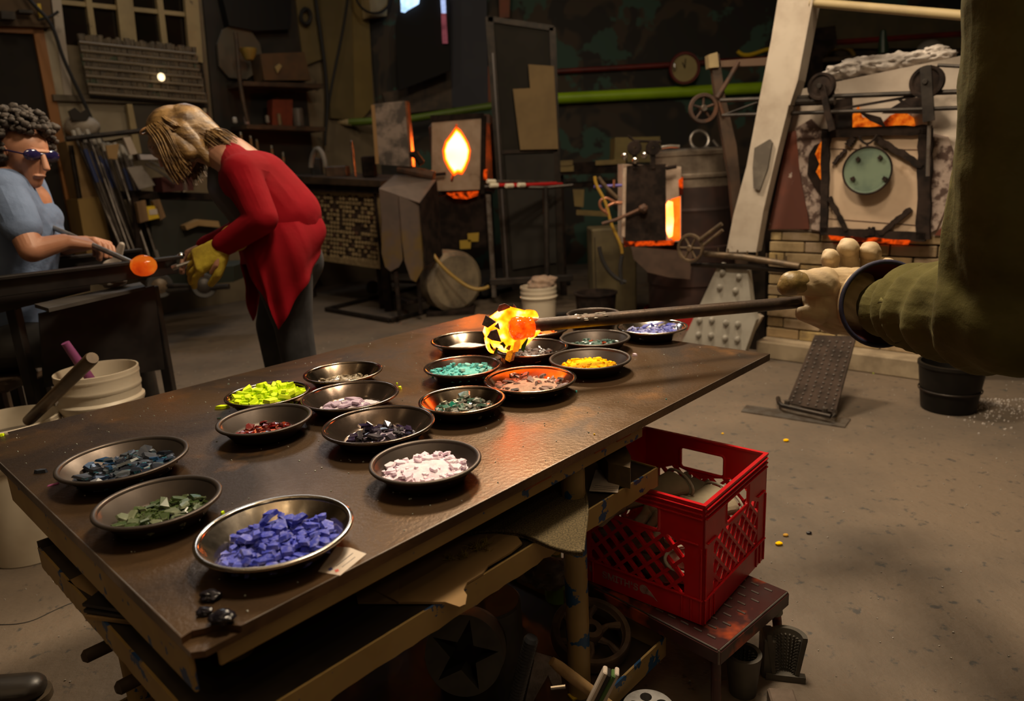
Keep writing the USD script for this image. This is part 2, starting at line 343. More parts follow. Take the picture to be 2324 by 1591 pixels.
def lip(p0, p1, h, wob):
    n = 60; t = np.linspace(0, 1, n); low = h + lr.normal(0, wob, n)
    P = [p0 + (p1 - p0) * q for q in t]; d = (p1 - p0) / np.linalg.norm(p1 - p0); nn = np.array([-d[1], d[0], 0]) * .004
    V = [];
    for p, b in zip(P, low): V += [p, p - (0, 0, b), p + nn, p + nn - (0, 0, b)]
    F = []
    for i in range(n - 1):
        a, b = i * 4, i * 4 + 4
        for q, r in ((0, 1), (1, 3), (3, 2), (2, 0)): F += [(a + q, a + r, b + r), (a + q, b + r, b + q)]
    F += [(0, 2, 3), (0, 3, 1), (n * 4 - 4, n * 4 - 3, n * 4 - 1), (n * 4 - 4, n * 4 - 1, n * 4 - 2)]
    return tm(V, F)
cart.add('shelf_lip', lip(L(0, 0, SZ + .003), L(.969, 0, SZ + .003), .042, .0012), M_chip, local=True, smooth=20)
cart.add('shelf_lip', lip(L(0, .714, SZ + .003), L(0, 0, SZ + .003), .042, .0012), M_chip, local=True, smooth=20)
cart.add('shelf_lip', lip(L(.969, 0, SZ + .003), L(.969, .714, SZ + .003), .042, .0012), M_chip, local=True, smooth=20)
for x, y in ((.10, .14), (.742, .05), (.10, .66), (.742, .66)):
    if 1:
        cart.add('leg', cat(cyl(L(x, y, .085), L(x, y, SZ - .006), .0235, 24), cyl(L(x, y, SZ), L(x, y, .632), .0235, 24)), M_chipblue if (x > .5 and y < .3) else M_chip, local=True)
cart.add('lower_tray', box((.48, .36, .082), (.96, .75, .006)), M_tray, local=True, smooth=False)
for a, b in ((L(0, -.02, .1), L(.965, -.02, .1)), (L(.965, -.02, .1), L(.965, .74, .1)), (L(0, .74, .1), L(0, -.02, .1)), (L(.965, .74, .1), L(0, .74, .1))):
    cart.add('tray_side', bar(a, b, .005, .052, .002), M_chipblue, local=True)
for x in (.09, .87):
    for y in (.08, .64):
        cart.add('caster', cat(lathe([(.012, -.014), (.034, -.014), (.038, -.008), (.038, .008), (.034, .014), (.012, .014), (.012, -.014)], 24, (x, y, .038), (0, 1, 0)), box((x, y, .066), (.05, .045, .02), .003)), M_rubber, local=True)

# ------------------------------------------------------------------ pans of glass
TOP = TZ + .0002
M_panold = mat('oxidised_pan', (.085, .066, .053), (.055, .043, .036), scale=12, rough=.36, rough2=.5, metal=.75, lo=.35, hi=.65)
M_panbronze = mat('bronzed_pan', (.19, .145, .115), (.13, .095, .075), scale=10, rough=.10, rough2=.24, metal=.9)
M_panbright = mat('polished_pan', (.56, .50, .43), (.46, .40, .33), scale=6, rough=.15, rough2=.27, metal=1.)
M_pansteel = mat('tarnished_pan', (.33, .26, .19), (.2, .15, .11), scale=9, rough=.14, rough2=.26, metal=1.)
PANS = dict(  # x, y, radius
    A=(-.342, .898, .105), B=(-.559, 1.012, .091), C=(-.71, 1.199, .107), D=(-.156, 1.115, .093), E=(-.268, 1.311, .108), F=(-.513, 1.377, .093), G=(-.365, 1.511, .106),
    H=(-.565, 1.558, .093), I=(-.425, 1.711, .096), J=(-.112, 1.437, .091), K=(-.125, 1.705, .096), L=(.038, 1.562, .105), M=(.194, 1.714, .101), N=(-.129, 1.992, .102),
    O=(.051, 1.859, .099), P=(.234, 1.932, .097), Q=(.416, 2.034, .101), R=(.078, 2.086, .094), S=(.252, 2.108, .08))
PH_ = .033
def pan_profile(R, h=PH_):
    b = R * .70; t = .0012
    return [(.0001, 0), (b - .004, 0), (b, .0015), (b + .004, .006), (R - .004, h - .002), (R - .002, h), (R - .0005, h - .0004), (R + .0, h - .0025), (R + .001, h - .001), (R + .0005, h + .001), (R - .003, h + .0018), (R - .0065, h + .0004), (R - .008, h - .003), (b + .002, .0075), (b - .002, .0028), (b - .006, t), (.0001, t)]
def pan(k, label, m, h=PH_):
    x, y, R = PANS[k]; t = Thing('glass_pan', label, 'pan', (x, y, TOP), 0)
    pr = pan_profile(R, h)
    pb_ = t.add('pan_body', lathe(pr[:6] + pr[12:], 64), m, smooth=40, local=True)
    t.add('rolled_rim', lathe([(R - .0035, h - .004), (R, h - .0035), (R + .0018, h - .0012), (R + .0016, h + .0012), (R - .0008, h + .0026), (R - .004, h + .0024), (R - .0068, h + .0006), (R - .0078, h - .003)], 64), m, smooth=True, local=True, under=pb_)
    return t
def shard(r, L_, W_, th, sides=None, bev=.82):
    n = sides or r.integers(4, 7); a = np.sort((np.arange(n) + r.uniform(-.32, .32, n)) * 2 * np.pi / n)
    rad = r.uniform(.78, 1.12, n); x, y = np.cos(a) * rad * L_ / 2, np.sin(a) * rad * W_ / 2
    bot, top = np.c_[x, y, -th / 2 + 0 * x], np.c_[x * bev + r.normal(0, L_ * .02), y * bev, th / 2 + r.uniform(-.18, .18, n) * th]
    return hull(np.vstack([bot, top]))
def turn(m, yaw, tilt, az, at):
    R1 = trimesh.transformations.rotation_matrix(yaw, [0, 0, 1]); R2 = trimesh.transformations.rotation_matrix(tilt, [math.cos(az), math.sin(az), 0])
    m.apply_transform(R2 @ R1); m.apply_translation(at); return m
class Heap:
    """heights inside a pan; pieces are laid one upon another"""
    def __init__(s, k, h=PH_):
        s.x, s.y, R = PANS[k]; s.R = R; s.n = 61; g = np.linspace(-R, R, s.n); s.gx, s.gy = np.meshgrid(g, g, indexing='ij'); rr = np.hypot(s.gx, s.gy)
        b = R * .70; s.h = np.where(rr < b - .004, .0014, .0014 + np.maximum(rr - b + .004, 0) * h / (R - b)); s.rr = rr
    def lay(s, m, cx, cy, sink=.25):
        """rests mesh m (about the origin) on the heap at (cx, cy) of the pan"""
        v = m.vertices; lo, hi = v.min(0), v.max(0); w = .85
        on_ = (s.gx > cx + lo[0] * w) & (s.gx < cx + hi[0] * w) & (s.gy > cy + lo[1] * w) & (s.gy < cy + hi[1] * w)
        if not on_.any(): on_ = np.hypot(s.gx - cx, s.gy - cy) < .004
        base = np.quantile(s.h[on_], .6); z = base - lo[2] - (hi[2] - lo[2]) * sink * .4
        e = ((s.gx - cx) / max(hi[0], 1e-3)) ** 2 + ((s.gy - cy) / max(hi[1], 1e-3)) ** 2 < 1.1
        s.h[e] = np.maximum(s.h[e], z + (hi[2] + .3 * (hi[2] - lo[2]) * 0) * .6)
        m = m.copy(); m.apply_translation((s.x + cx, s.y + cy, TOP + z)); return m
    def mound(s, top, rad, pw=2., cx=0, cy=0, seed=0, noise=.0012):
        rr = np.hypot(s.gx - cx, s.gy - cy); z = top * np.clip(1 - (rr / rad) ** pw, -.5, 1) + (meshkit.fbm(np.stack([s.gx * 90 + 9, s.gy * 90 + 9, 0 * s.gx + seed], -1), 4, seed) - .5) * 2 * noise * 2
        zz = np.maximum(z, s.h - .0012); keep = z > s.h - .0008
        n = s.n; V = np.stack([s.x + s.gx, s.y + s.gy, TOP + zz], -1).reshape(-1, 3); F = []
        kk = keep
        for i in range(n - 1):
            for j in range(n - 1):
                if kk[i, j] or kk[i + 1, j] or kk[i, j + 1] or kk[i + 1, j + 1]:
                    a, b, c, d = i * n + j, (i + 1) * n + j, (i + 1) * n + j + 1, i * n + j + 1
                    F += [(a, b, c), (a, c, d)]
        s.h = np.where(keep, np.maximum(s.h, z), s.h); m = tm(V, F); m.remove_unreferenced_vertices(); return m
def frit(k, seed, label, group, noun, m, n_base, n_top, size, th, spread=.62, top=.016, rad=.7, pw=3., tilt=.2, off=(0, 0), wl=(.5, .85), powder=None, lift=0.):
    """a pan's glass: a heap with a bed of small pieces (one object, stuff) and the pieces on top, each an object"""
    r = np.random.default_rng(seed); hp = Heap(k); R = hp.R
    md = hp.mound(top, rad * R, pw, off[0] * R, off[1] * R, seed, .0012)
    bed = []
    if powder: single('glass_powder', md, powder[0], powder[1], 'glass powder', kind='stuff', smooth=60)
    else: bed.append(md)
    def spot(q):
        a, d = r.uniform(0, 2 * np.pi), math.sqrt(r.uniform(0, 1)) * spread * q
        return off[0] * R + math.cos(a) * d * R, off[1] * R + math.sin(a) * d * R
    def best(q, kk):
        c = [spot(q) for _ in range(kk)]; return min(c, key=lambda t: hp.h[int(round((t[0] + R) / (2 * R) * 60)), int(round((t[1] + R) / (2 * R) * 60))] + .02 * max(0, math.hypot(t[0], t[1]) / R - .8))
    for i in range(n_base):
        L_ = size * r.uniform(.4, .85); s = turn(shard(r, L_, L_ * r.uniform(*wl), th * r.uniform(.6, 1)), r.uniform(0, 6.3), min(abs(r.normal(0, tilt)), .8), r.uniform(0, 6.3), (0, 0, 0))
        bed.append(hp.lay(s, *best(1.0, 2), .8))
    if bed: single('glass_frit', cat(bed), m, label[1], 'glass pieces', kind='stuff', smooth=False)
    for i in range(n_top):
        L_ = size * r.uniform(.75, 1.4)
        s = turn(shard(r, L_, L_ * r.uniform(*wl), th * r.uniform(.8, 1.2)), r.uniform(0, 6.3), min(abs(r.normal(0, tilt)), 1.0), r.uniform(0, 6.3), (0, 0, 0))
        single(noun, hp.lay(s, *best(.94, 2 if powder else 3), .5), m, label[0], 'glass shard', group, smooth=False)
    return hp

def shardmat(name, cols, dust=(.5, .5, .48), rough=.22, trans=.0, dl=.52, dh=.62, sc=70, spec=.5):
    return mat(name, cols[0], dust, scale=sc, rough=rough, trans=trans, lo=dl, hi=dh, island=cols, spec=spec, detail=4)
G_cobalt = shardmat('cobalt_glass', [(.035, .045, .36), (.06, .075, .46), (.02, .03, .30), (.09, .11, .5)], (.25, .26, .54), .5, 0, .46, .72, spec=.12)
G_green = shardmat('bottle_green_glass', [(.022, .045, .008), (.05, .075, .02), (.014, .045, .005), (.15, .17, .10), (.03, .06, .01)], (.22, .24, .15), .28, .15, .54, .68, spec=.4)
G_dkblue = shardmat('ink_blue_glass', [(.008, .012, .024), (.010, .04, .10), (.05, .055, .07), (.006, .009, .016), (.10, .12, .14), (.015, .02, .035), (.25, .27, .27)], (.05, .25, .34), .2, .05, .60, .70, spec=.4)
G_lime = shardmat('lime_glass', [(.62, .80, .012), (.52, .74, .01), (.70, .86, .04), (.46, .66, .01)], (.74, .86, .03), .5, 0, .6, .9, spec=.06)
G_emerald = shardmat('emerald_glass', [(.01, .10, .065), (.12, .12, .10), (.0, .16, .10), (.2, .19, .165)], (.34, .32, .28), .2, .15, .5, .62)
G_purple = shardmat('black_purple_glass', [(.012, .010, .018), (.03, .015, .06), (.05, .045, .05), (.01, .008, .014)], (.26, .23, .24), .13, 0, .58, .72)
G_red = shardmat('ruby_glass', [(.10, .006, .008), (.20, .012, .01), (.06, .006, .008), (.3, .05, .02)], (.42, .25, .2), .16, .15, .56, .7)
G_lilac = shardmat('lilac_glass', [(.36, .27, .36), (.40, .30, .40), (.33, .24, .33)], (.5, .4, .48), .45, 0, .55, .8)
G_clear = shardmat('smoky_clear_glass', [(.34, .28, .19), (.48, .42, .31), (.22, .17, .11)], (.58, .52, .42), .12, .15, .5, .7)
G_teal = shardmat('turquoise_glass', [(.06, .38, .38), (.10, .48, .47), (.04, .30, .32), (.22, .56, .53)], (.32, .62, .58), .5, 0, .55, .85, spec=.1)
G_brown = shardmat('brown_mauve_glass', [(.2, .12, .10), (.30, .2, .17), (.12, .085, .08), (.28, .26, .28)], (.46, .34, .29), .3, 0, .5, .7)
G_yellow = shardmat('yellow_glass', [(.95, .52, .0), (.98, .57, .0), (.9, .46, .0)], (.97, .58, .0), .6, 0, .6, .9, spec=.04)
G_char = shardmat('charcoal_glass', [(.05, .042, .042), (.10, .08, .075), (.03, .028, .03), (.14, .11, .10)], (.28, .22, .2), .3, 0, .55, .7)
G_mixed = shardmat('mixed_colour_glass', [(.02, .14, .07), (.03, .2, .10), (.5, .05, .01), (.4, .6, .02), (.02, .12, .06), (.02, .09, .06), (.3, .4, .4)], (.2, .4, .3), .2, .15, .6, .75)
G_bluelilac = shardmat('blue_white_glass', [(.08, .09, .42), (.4, .42, .66), (.05, .06, .36), (.16, .18, .5)], (.6, .6, .75), .3, 0, .5, .7)
G_pink = shardmat('pink_white_glass', [(.78, .58, .70), (.82, .66, .76), (.74, .52, .66), (.84, .76, .82)], (.86, .80, .84), .5, 0, .5, .75, spec=.15)
G_hot = shardmat('orange_frit', [(.75, .14, .02), (.8, .25, .03), (.6, .06, .02)], (.8, .3, .1), .3, 0, .6, .8)
M_pinkpow = mat('pink_white_powder', (.80, .74, .80), (.78, .60, .70), scale=60, rough=.9, bump=.0012, bscale=240, spec=.05)
M_whitepow = mat('white_powder', (.82, .80, .77), (.72, .68, .66), scale=80, rough=.85, bump=.0008, bscale=300)
M_lilacpow = mat('lilac_powder', (.50, .42, .47), (.64, .57, .58), scale=160, rough=.9, bump=.0012, bscale=400)
M_tanpow = mat('tan_powder', (.60, .42, .32), (.48, .33, .25), scale=70, rough=.95, bump=.0008, bscale=300, spec=.04)
M_darkpow = mat('charcoal_powder', (.16, .12, .105), (.10, .08, .075), scale=120, rough=.9, bump=.0012, bscale=400)
M_redpow = mat('red_powder', (.34, .05, .02), (.5, .1, .02), scale=110, rough=.7, bump=.0012, bscale=400)
M_purpow = mat('violet_powder', (.12, .09, .14), (.3, .25, .3), scale=120, rough=.8, bump=.0012, bscale=400)

pan('A', 'mirror-bright steel pan of cobalt blue glass nearest the table corner', M_panbright)
frit('A', 11, ('cobalt blue glass shard in the bright steel pan nearest the camera', 'small cobalt blue glass chips under the larger shards in the nearest bright pan'), 'cobalt shards in the nearest bright pan', 'blue_glass_shard', G_cobalt, 140, 96, .0235, .0058, .74, .011, .72, 3, .3, (.06, -.07))
pan('B', 'dull brown pan of bottle-green glass between the ink-blue and cobalt pans', M_panold)
frit('B', 12, ('bottle-green glass shard in the dull pan beside the cobalt pan', 'small bottle-green glass chips in the pan beside the cobalt pan'), 'bottle-green shards', 'green_glass_shard', G_green, 110, 50, .023, .0034, .72, .009, .72, 3, .3, (.09, -.05))
pan('C', 'dark pan of ink-blue glass at the left end of the table', M_panold)
frit('C', 13, ('ink-blue glass shard with pale dust in the leftmost pan', 'small ink-blue glass chips in the leftmost pan'), 'ink-blue shards', 'dark_blue_glass_shard', G_dkblue, 120, 52, .029, .0046, .76, .013, .76, 3, .28, (.03, -.04))
pan('D', 'dull grey pan heaped with pale pink and white glass near the table edge', M_panold)
frit('D', 14, ('pale pink glass flake on the white heap in the dull pan', 'small pink and white glass chips over the heaped pan'), 'pink flakes', 'pink_glass_flake', G_pink, 120, 40, .019, .0036, .80, .027, .90, 2.6, .2, (0, -.02), (.5, .85), (M_pinkpow, 'heap of pinkish white glass powder in the dull pan near the table edge'))
pan('E', 'bronzed pan of black-violet glass in the middle of the table', M_panbronze)
frit('E', 15, ('black-violet glass shard in the bronzed middle pan', 'small black-violet glass chips in the bronzed middle pan'), 'black-violet shards', 'violet_glass_shard', G_purple, 60, 36, .028, .0052, .62, .009, .64, 2.5, .4, (.06, -.08), (.35, .7), (M_purpow, 'greyish violet powder under the black-violet shards'))
pan('F', 'dull brown pan of ruby red glass left of the bronzed middle pan', M_panold)
frit('F', 16, ('ruby red glass shard in the dull pan behind the ink-blue pan', 'small ruby red glass chips in the dull brown pan'), 'ruby shards', 'red_glass_shard', G_red, 110, 40, .018, .0038, .66, .009, .70, 2.5, .35, (.02, -.08), (.5, .85), (M_redpow, 'orange-red glass powder under the ruby shards'))
pan('G', 'bronzed pan of lilac glass flakes and pale powder', M_panbronze)
frit('G', 17, ('lilac glass flake lying on pale powder in the bronzed pan', 'small lilac glass chips on the pale powder'), 'lilac flakes', 'lilac_glass_flake', G_lilac, 24, 10, .032, .0042, .5, .011, .74, 2.4, .1, (-.08, -.08), (.6, .95), (M_lilacpow, 'pale lilac powder spread in the bronzed pan'))
pan('H', 'shallow pan overflowing with lime green glass', M_pansteel)
frit('H', 18, ('bright lime green glass piece heaped in the overflowing pan', 'small lime green glass chips in the overflowing pan'), 'lime pieces', 'lime_glass_piece', G_lime, 120, 56, .030, .0075, .88, .030, .94, 3, .24, (0, -.02), (.3, .8))
pan('I', 'tarnished shiny pan of crumpled smoky clear glass behind the lime pan', M_pansteel)
frit('I', 19, ('smoky clear glass flake in the shiny pan behind the lilac pan', 'small smoky clear glass chips in the shiny pan'), 'smoky clear flakes', 'clear_glass_flake', G_clear, 110, 18, .024, .002, .72, .012, .74, 2.5, .5, (0, -.06))
pan('J', 'shiny pan of emerald and grey glass behind the bronzed middle pan', M_pansteel)
frit('J', 20, ('emerald and grey glass shard in the shiny pan', 'small emerald glass chips in the shiny pan'), 'emerald shards', 'emerald_glass_shard', G_emerald, 100, 30, .027, .0045, .72, .018, .76, 2.4, .36, (.03, -.04))
pan('K', 'dull rimmed pan of turquoise glass left of the glowing gather', M_panbronze)
frit('K', 21, ('turquoise glass chip in the pan left of the glowing gather', 'small turquoise glass chips in the pan left of the glowing gather'), 'turquoise chips', 'turquoise_glass_chip', G_teal, 110, 34, .022, .005, .82, .023, .86, 3, .2, (0, -.02))
pan('L', 'shiny steel pan of mauve-brown glass and tan dust', M_pansteel)
frit('L', 22, ('mauve-brown glass shard half buried in tan dust', 'small mauve-brown glass chips around the tan dust'), 'mauve-brown shards', 'brown_glass_shard', G_brown, 80, 28, .024, .004, .84, .024, .88, 3, .3, (0, -.02), (.5, .85), (M_tanpow, 'tan glass dust heaped in the shiny steel pan'))
pan('M', 'dull pan of bright yellow glass near the right end of the table', M_panold)
frit('M', 23, ('bright yellow glass chip on the heap in the dull pan', 'small bright yellow glass chips in the dull pan'), 'yellow chips', 'yellow_glass_chip', G_yellow, 70, 18, .020, .004, .74, .025, .82, 2.8, .2, (-.05, -.03))
pan('N', 'shiny pan of white powder just left of the glowing gather', M_pansteel)
single('glass_powder', Heap('N').mound(.019, .078, 2.2, -.004, -.006, 5, .0006), M_whitepow, 'low heap of fine white powder in the far left shiny pan', 'glass powder', kind='stuff', smooth=60)
pan('O', 'bronzed pan of charcoal glass directly beneath the glowing gather', M_panbronze)
frit('O', 24, ('charcoal grey glass shard in the pan beneath the glowing gather', 'small charcoal glass chips beneath the glowing gather'), 'charcoal shards', 'charcoal_glass_shard', G_char, 80, 22, .024, .004, .78, .016, .80, 2.6, .3, (0, -.02), (.5, .85), (M_darkpow, 'brownish charcoal powder beneath the charcoal shards'))
pan('P', 'dull pan of mixed green and coloured glass beneath the iron', M_panold)
frit('P', 25, ('mixed-colour glass chip in the dull pan beneath the iron', 'small mixed-colour glass chips beneath the iron'), 'mixed-colour chips', 'mixed_glass_chip', G_mixed, 110, 14, .020, .0055, .74, .016, .78, 2.6, .35, (0, -.03))
pan('Q', 'polished pan of blue and white glass at the far end of the table', M_panbright)
frit('Q', 26, ('blue and white glass shard in the farthest polished pan', 'small blue and white glass chips in the farthest polished pan'), 'blue and white shards', 'blue_white_glass_shard', G_bluelilac, 90, 24, .030, .004, .78, .020, .84, 2.6, .4, (0, -.02), (.3, .7))
pan('R', 'pan of orange-red glass half hidden behind the glowing gather', M_panbronze)
frit('R', 27, ('orange-red glass chip in the pan behind the gather', 'orange-red glass chips in the pan behind the gather'), 'orange-red chips', 'orange_glass_chip', G_hot, 80, 8, .020, .005, .78, .024, .84, 2.6, .2)
pan('S', 'empty dark deep pan at the far end of the table behind the iron', M_panold, .066)

# loose bits on the plate
def chip(x, y, size, th, m, label, cat_='glass piece', noun='glass_chip', seed=0, wl=.6, sides=None, yaw=None):
    r = np.random.default_rng(seed); s = shard(r, size, size * wl, th, sides)
    if yaw is None: yaw = r.uniform(0, 6.3)
    s = turn(s, yaw, 0, 0, (0, 0, 0)); p = ZP(TZ).pt(x, y); s.apply_translation((p[0], p[1], TZ - s.vertices[:, 2].min() + .0002))
    return single(noun, s, m, label, cat_, smooth=False)
chip(507, 927, .038, .007, G_lime, 'long lime green glass stick lying outside the overflowing pan', seed=2, wl=.3, yaw=.25)
chip(908, 883, .012, .006, G_lime, 'small lime yellow glass lump right of the lilac pan', seed=3, wl=.8)
chip(901, 872, .006, .004, G_lime, 'tiny lime crumb behind the lime lump', seed=31, wl=.8)
chip(95, 1073, .026, .006, G_dkblue, 'ink-blue glass stick left of the leftmost pan', seed=4, wl=.3, yaw=.15)
chip(122, 1101, .022, .0025, mat('pink_glass', (.7, .2, .5), rough=.3), 'thin pink glass sliver beside the leftmost pan', seed=5, wl=.12, yaw=.62)
chip(1440, 808, .016, .006, G_pink, 'pale pink glass lump right of the yellow pan', seed=6, wl=.5, yaw=0)
chip(1308, 890, .011, .003, G_teal, 'small turquoise chip right of the shiny tan pan', seed=7, wl=.5)
chip(1512, 907, .004, .002, G_teal, 'tiny turquoise crumb near the long table edge', seed=71, wl=.8)
chip(497, 951, .010, .003, G_emerald, 'dark green chip left of the ruby pan', seed=8, wl=.4, yaw=.3)
chip(519, 873, .008, .003, G_emerald, 'tiny dark green chip behind the lime pan', seed=9, wl=.6)
chip(506, 1167, .008, .004, G_lime, 'lime crumb between the bottle-green and cobalt pans', seed=10, wl=.7)
chip(1349, 987, .004, .002, G_yellow, 'tiny yellow crumb beside the orange glare', seed=101, wl=.8)
chip(4, 990, .012, .005, G_lime, 'lime glass lump at the far left table edge', seed=102, wl=.8)
chip(15, 987, .010, .004, G_clear, 'clear glass crumb at the far left table edge', seed=103, wl=.6)
G_black = mat('black_lump_glass', (.006, .005, .008), (.02, .018, .024), scale=40, rough=.12, bump=.002, bscale=70)
for i, (x, y, s, lb) in enumerate(((480, 1360, .013, 'black glass lump farthest from the broken table corner'), (466, 1394, .010, 'smallest black glass lump near the broken table corner'), (507, 1411, .016, 'largest black glass lump, on the near table edge'))):
    p = ZP(TZ).pt(x, y); single('black_glass_lump', blob((p[0], p[1], TZ + s * .42), (s, s * .7, s * .5), .35, 2.2, 40 + i), G_black, lb, 'glass lump', smooth=25)
# scatter of crumbs too small to count
r_ = np.random.default_rng(77); sc = []
for i in range(420):
    a, b = r_.uniform(.03, 1.48), r_.uniform(.02, 1.06); p = TN + UL * a + VL * b; s = r_.uniform(.0007, .0019)
    m = shard(r_, s * 2, s * 1.4, s); m.apply_translation((p[0], p[1], TZ + s * .45)); sc.append(m)
single('glass_crumbs', cat(sc), shardmat('crumb_glass', [(.4, .33, .25), (.5, .42, .3), (.3, .45, .45), (.6, .5, .1), (.45, .38, .3)], (.5, .45, .4), .4), 'fine glass crumbs strewn over the steel table top', 'glass crumbs', kind='stuff', smooth=False)
# card under the cobalt pan
pz = ZP(TZ + .0006)
card = slab(pz, [(722, 1297), (772, 1306), (832, 1257), (795, 1243), (764, 1240)], .0005)
t = Thing('business_card', 'white printed card tucked under the bright cobalt pan', 'card', pz.pt(775, 1275) - (0, 0, .0005))
t.add('card_sheet', card, M_paper, smooth=False)
M_ink = mat('print_ink', (.05, .045, .06), rough=.7); M_inkblue = mat('blue_ink', (.05, .05, .18), rough=.7); M_inkred = mat('red_ink', (.5, .09, .07), rough=.7)
zi = ZP(TZ + .0008)
t.add('printed_line', strip(zi, [(763, 1285), (801, 1255)], .0012, .0002), M_ink, smooth=False)
t.add('printed_line', strip(zi, [(776, 1287), (806, 1264)], .0009, .0002), M_ink, smooth=False)
t.add('printed_mark', slab(zi, [(744, 1291), (752, 1287), (756, 1292), (748, 1296)], .0002), M_inkblue, smooth=False)
t.add('printed_mark', slab(zi, [(759, 1294), (767, 1291), (770, 1296), (762, 1299)], .0002), M_inkred, smooth=False)
# ------------------------------------------------------------------ things on the cart's shelf
ZS = ZP(SZ + .0005)
M_cloth = mat('olive_mesh_fabric', (.15, .11, .05), (.06, .045, .02), scale=330, rough=.9, bump=.0012, bscale=520, lo=.45, hi=.55)
pp = ZP(SZ + .014)
out = [(1060, 1212), (1096, 1166), (1150, 1100), (1230, 1088), (1316, 1093), (1331, 1130), (1330, 1190), (1322, 1252), (1292, 1249), (1240, 1233), (1192, 1212), (1130, 1204), (1085, 1206)]
t = Thing('mesh_pouch', 'olive woven mesh pouch hanging over the edge of the cart shelf', 'pouch', pp.pt(1200, 1180) - (0, 0, .012))
pc = slab(pp, out, .009)
t.add('fabric_panel', pc, M_cloth, smooth=False)
t.add('hem', tube(spline([pp.pt(*q) for q in ((1318, 1094), (1331, 1130), (1330, 1190), (1323, 1250))], 20), .0026, 8), M_cloth)
t.add('hem', tube(spline([pp.pt(*q) for q in ((1322, 1252), (1292, 1250), (1240, 1234), (1192, 1213), (1130, 1205), (1062, 1211))], 26), .0026, 8), M_cloth)
single('cardboard_sheet', grain(slab(ZP(SZ + .008), [(800, 1305), (812, 1366), (1010, 1366), (1043, 1377), (1056, 1371), (1060, 1350), (1052, 1338), (1060, 1322), (1096, 1300), (1108, 1283), (1160, 1252), (1185, 1232), (1160, 1196), (1000, 1225)], .0035), .0006, 40), M_card, 'torn brown cardboard sheet lying on the cart shelf', 'cardboard', smooth=False)
single('cardboard_sheet', slab(ZP(SZ + .012), [(790, 1306), (905, 1366), (905, 1290), (830, 1270)], .003), M_card, 'folded cardboard flap deep on the cart shelf', 'cardboard', smooth=False)
r_ = np.random.default_rng(5); mo = []
for (cx, cy, n, s) in ((1092, 1242, 60, .016), (1050, 1262, 30, .010), (1020, 1268, 26, .009)):
    c = ZP(SZ + .012).pt(cx, cy)
    for i in range(n):
        d = r_.normal(0, 1, 3); d /= np.linalg.norm(d); d[2] = abs(d[2]); a = c + r_.normal(0, s * .35, 3) * (1, 1, .2)
        mo.append(tube([a, a + d * s * .6 + r_.normal(0, s * .2, 3), a + d * s * r_.uniform(.7, 1.3)], [.0007, .0006, .0003], 4))
single('dried_moss', cat(mo), mat('dry_moss', (.36, .27, .04), (.22, .15, .03), scale=60, rough=.9), 'clump of dry yellowish fibres on the cart shelf', 'moss', smooth=False)
t = Thing('printed_card', 'pale printed card at the edge of the cart shelf beside the mesh pouch', 'card', ZP(SZ + .004).pt(1376, 1090) - (0, 0, .002))
zc = ZP(SZ + .007)
t.add('card_sheet', slab(zc, [(1352, 1066), (1413, 1070), (1402, 1118), (1337, 1114)], .0008), M_paper, smooth=False)
for i in range(3):
    t.add('printed_line', strip(zc.shift(.0003), [(1344 + i * 3, 1110 - i * 4), (1400 + i, 1113 - i * 4)], .0009, .0002), M_ink, smooth=False)
single('wood_block', grain(slab(ZP(SZ + .05), [(1352, 1005), (1408, 990), (1432, 1035), (1430, 1062), (1380, 1050)], .045), .002, 30), mat('dark_block', (.13, .085, .03), (.07, .045, .02), scale=20, rough=.7), 'dark wooden block on the cart shelf under the plate', 'wood block', smooth=False)
single('paper_sheet', slab(ZP(SZ + .003), [(153, 1319), (193, 1299), (270, 1360), (240, 1372)], .001), M_card, 'brown paper sheet on the left end of the cart shelf', 'paper', smooth=False)
M_black = mat('black_card', (.010, .009, .009), (.02, .017, .014), scale=9, rough=.55)
for i, (dz, col, lb) in enumerate(((.004, M_card, 'tan folder lowest of the stack at the left end of the cart shelf'), (.012, M_black, 'dark folder in the middle of the stack at the left end of the cart shelf'), (.02, M_black, 'black folder on top of the stack at the left end of the cart shelf'))):
    single('folder', slab(ZP(SZ + dz + .005), [(192 - i * 3, 1398 - i * 14), (250, 1340 - i * 10), (390, 1410), (350, 1425 - i * 6), (300, 1412 - i * 12)], .005), col, lb, 'folder', smooth=False)
# round bars that stick out of the cart's left end
for q, e in (((186, 1494), .62), ((262, 1566), .62)):
    a = cart.to_local(tm([ZP(.33).pt(*q)], [[0, 0, 0]])).vertices[0]; b = a + (.16, 0, 0); b2 = a + (.72, 0, 0)
    cart.add('handle_bar', cyl(a, b2, .0125, 16, .006), M_darkwood, local=True, label='dark round-ended bar sticking out of the left end')

# ------------------------------------------------------------------ things in the cart's lower tray
TF = .0855   # tray floor
def cartpt(u, v, z): return TN + UL * u + VL * v + np.array([0, 0, z])
M_graph = mat('graphite', (.085, .075, .06), (.055, .05, .042), scale=14, rough=.6)
yp = YP(1.13)
c0 = yp.pt(1052, 1488); ax = np.array([-.12, -.93, .34]); ax /= np.linalg.norm(ax); fx, fy, _ = frame_of(ax)
fx = np.cross([0, 0, 1.0], ax); fx /= np.linalg.norm(fx); fy = np.cross(ax, fx)
star = [(math.sin(k * math.pi / 5 + .18) * (.066 if k % 2 == 0 else .026), math.cos(k * math.pi / 5 + .18) * (.066 if k % 2 == 0 else .026)) for k in range(10)]
t = Thing('star_mould', 'grey round graphite mould with a deep star opening in the lower tray', 'mould', c0 - (0, 0, .07))
t.add('mould_body', poly_ex(sg.Point(0, 0).buffer(.073, 24).difference(sg.Polygon(star)), .05, (c0 - ax * .05, fx, fy, ax)), M_graph, smooth=25)
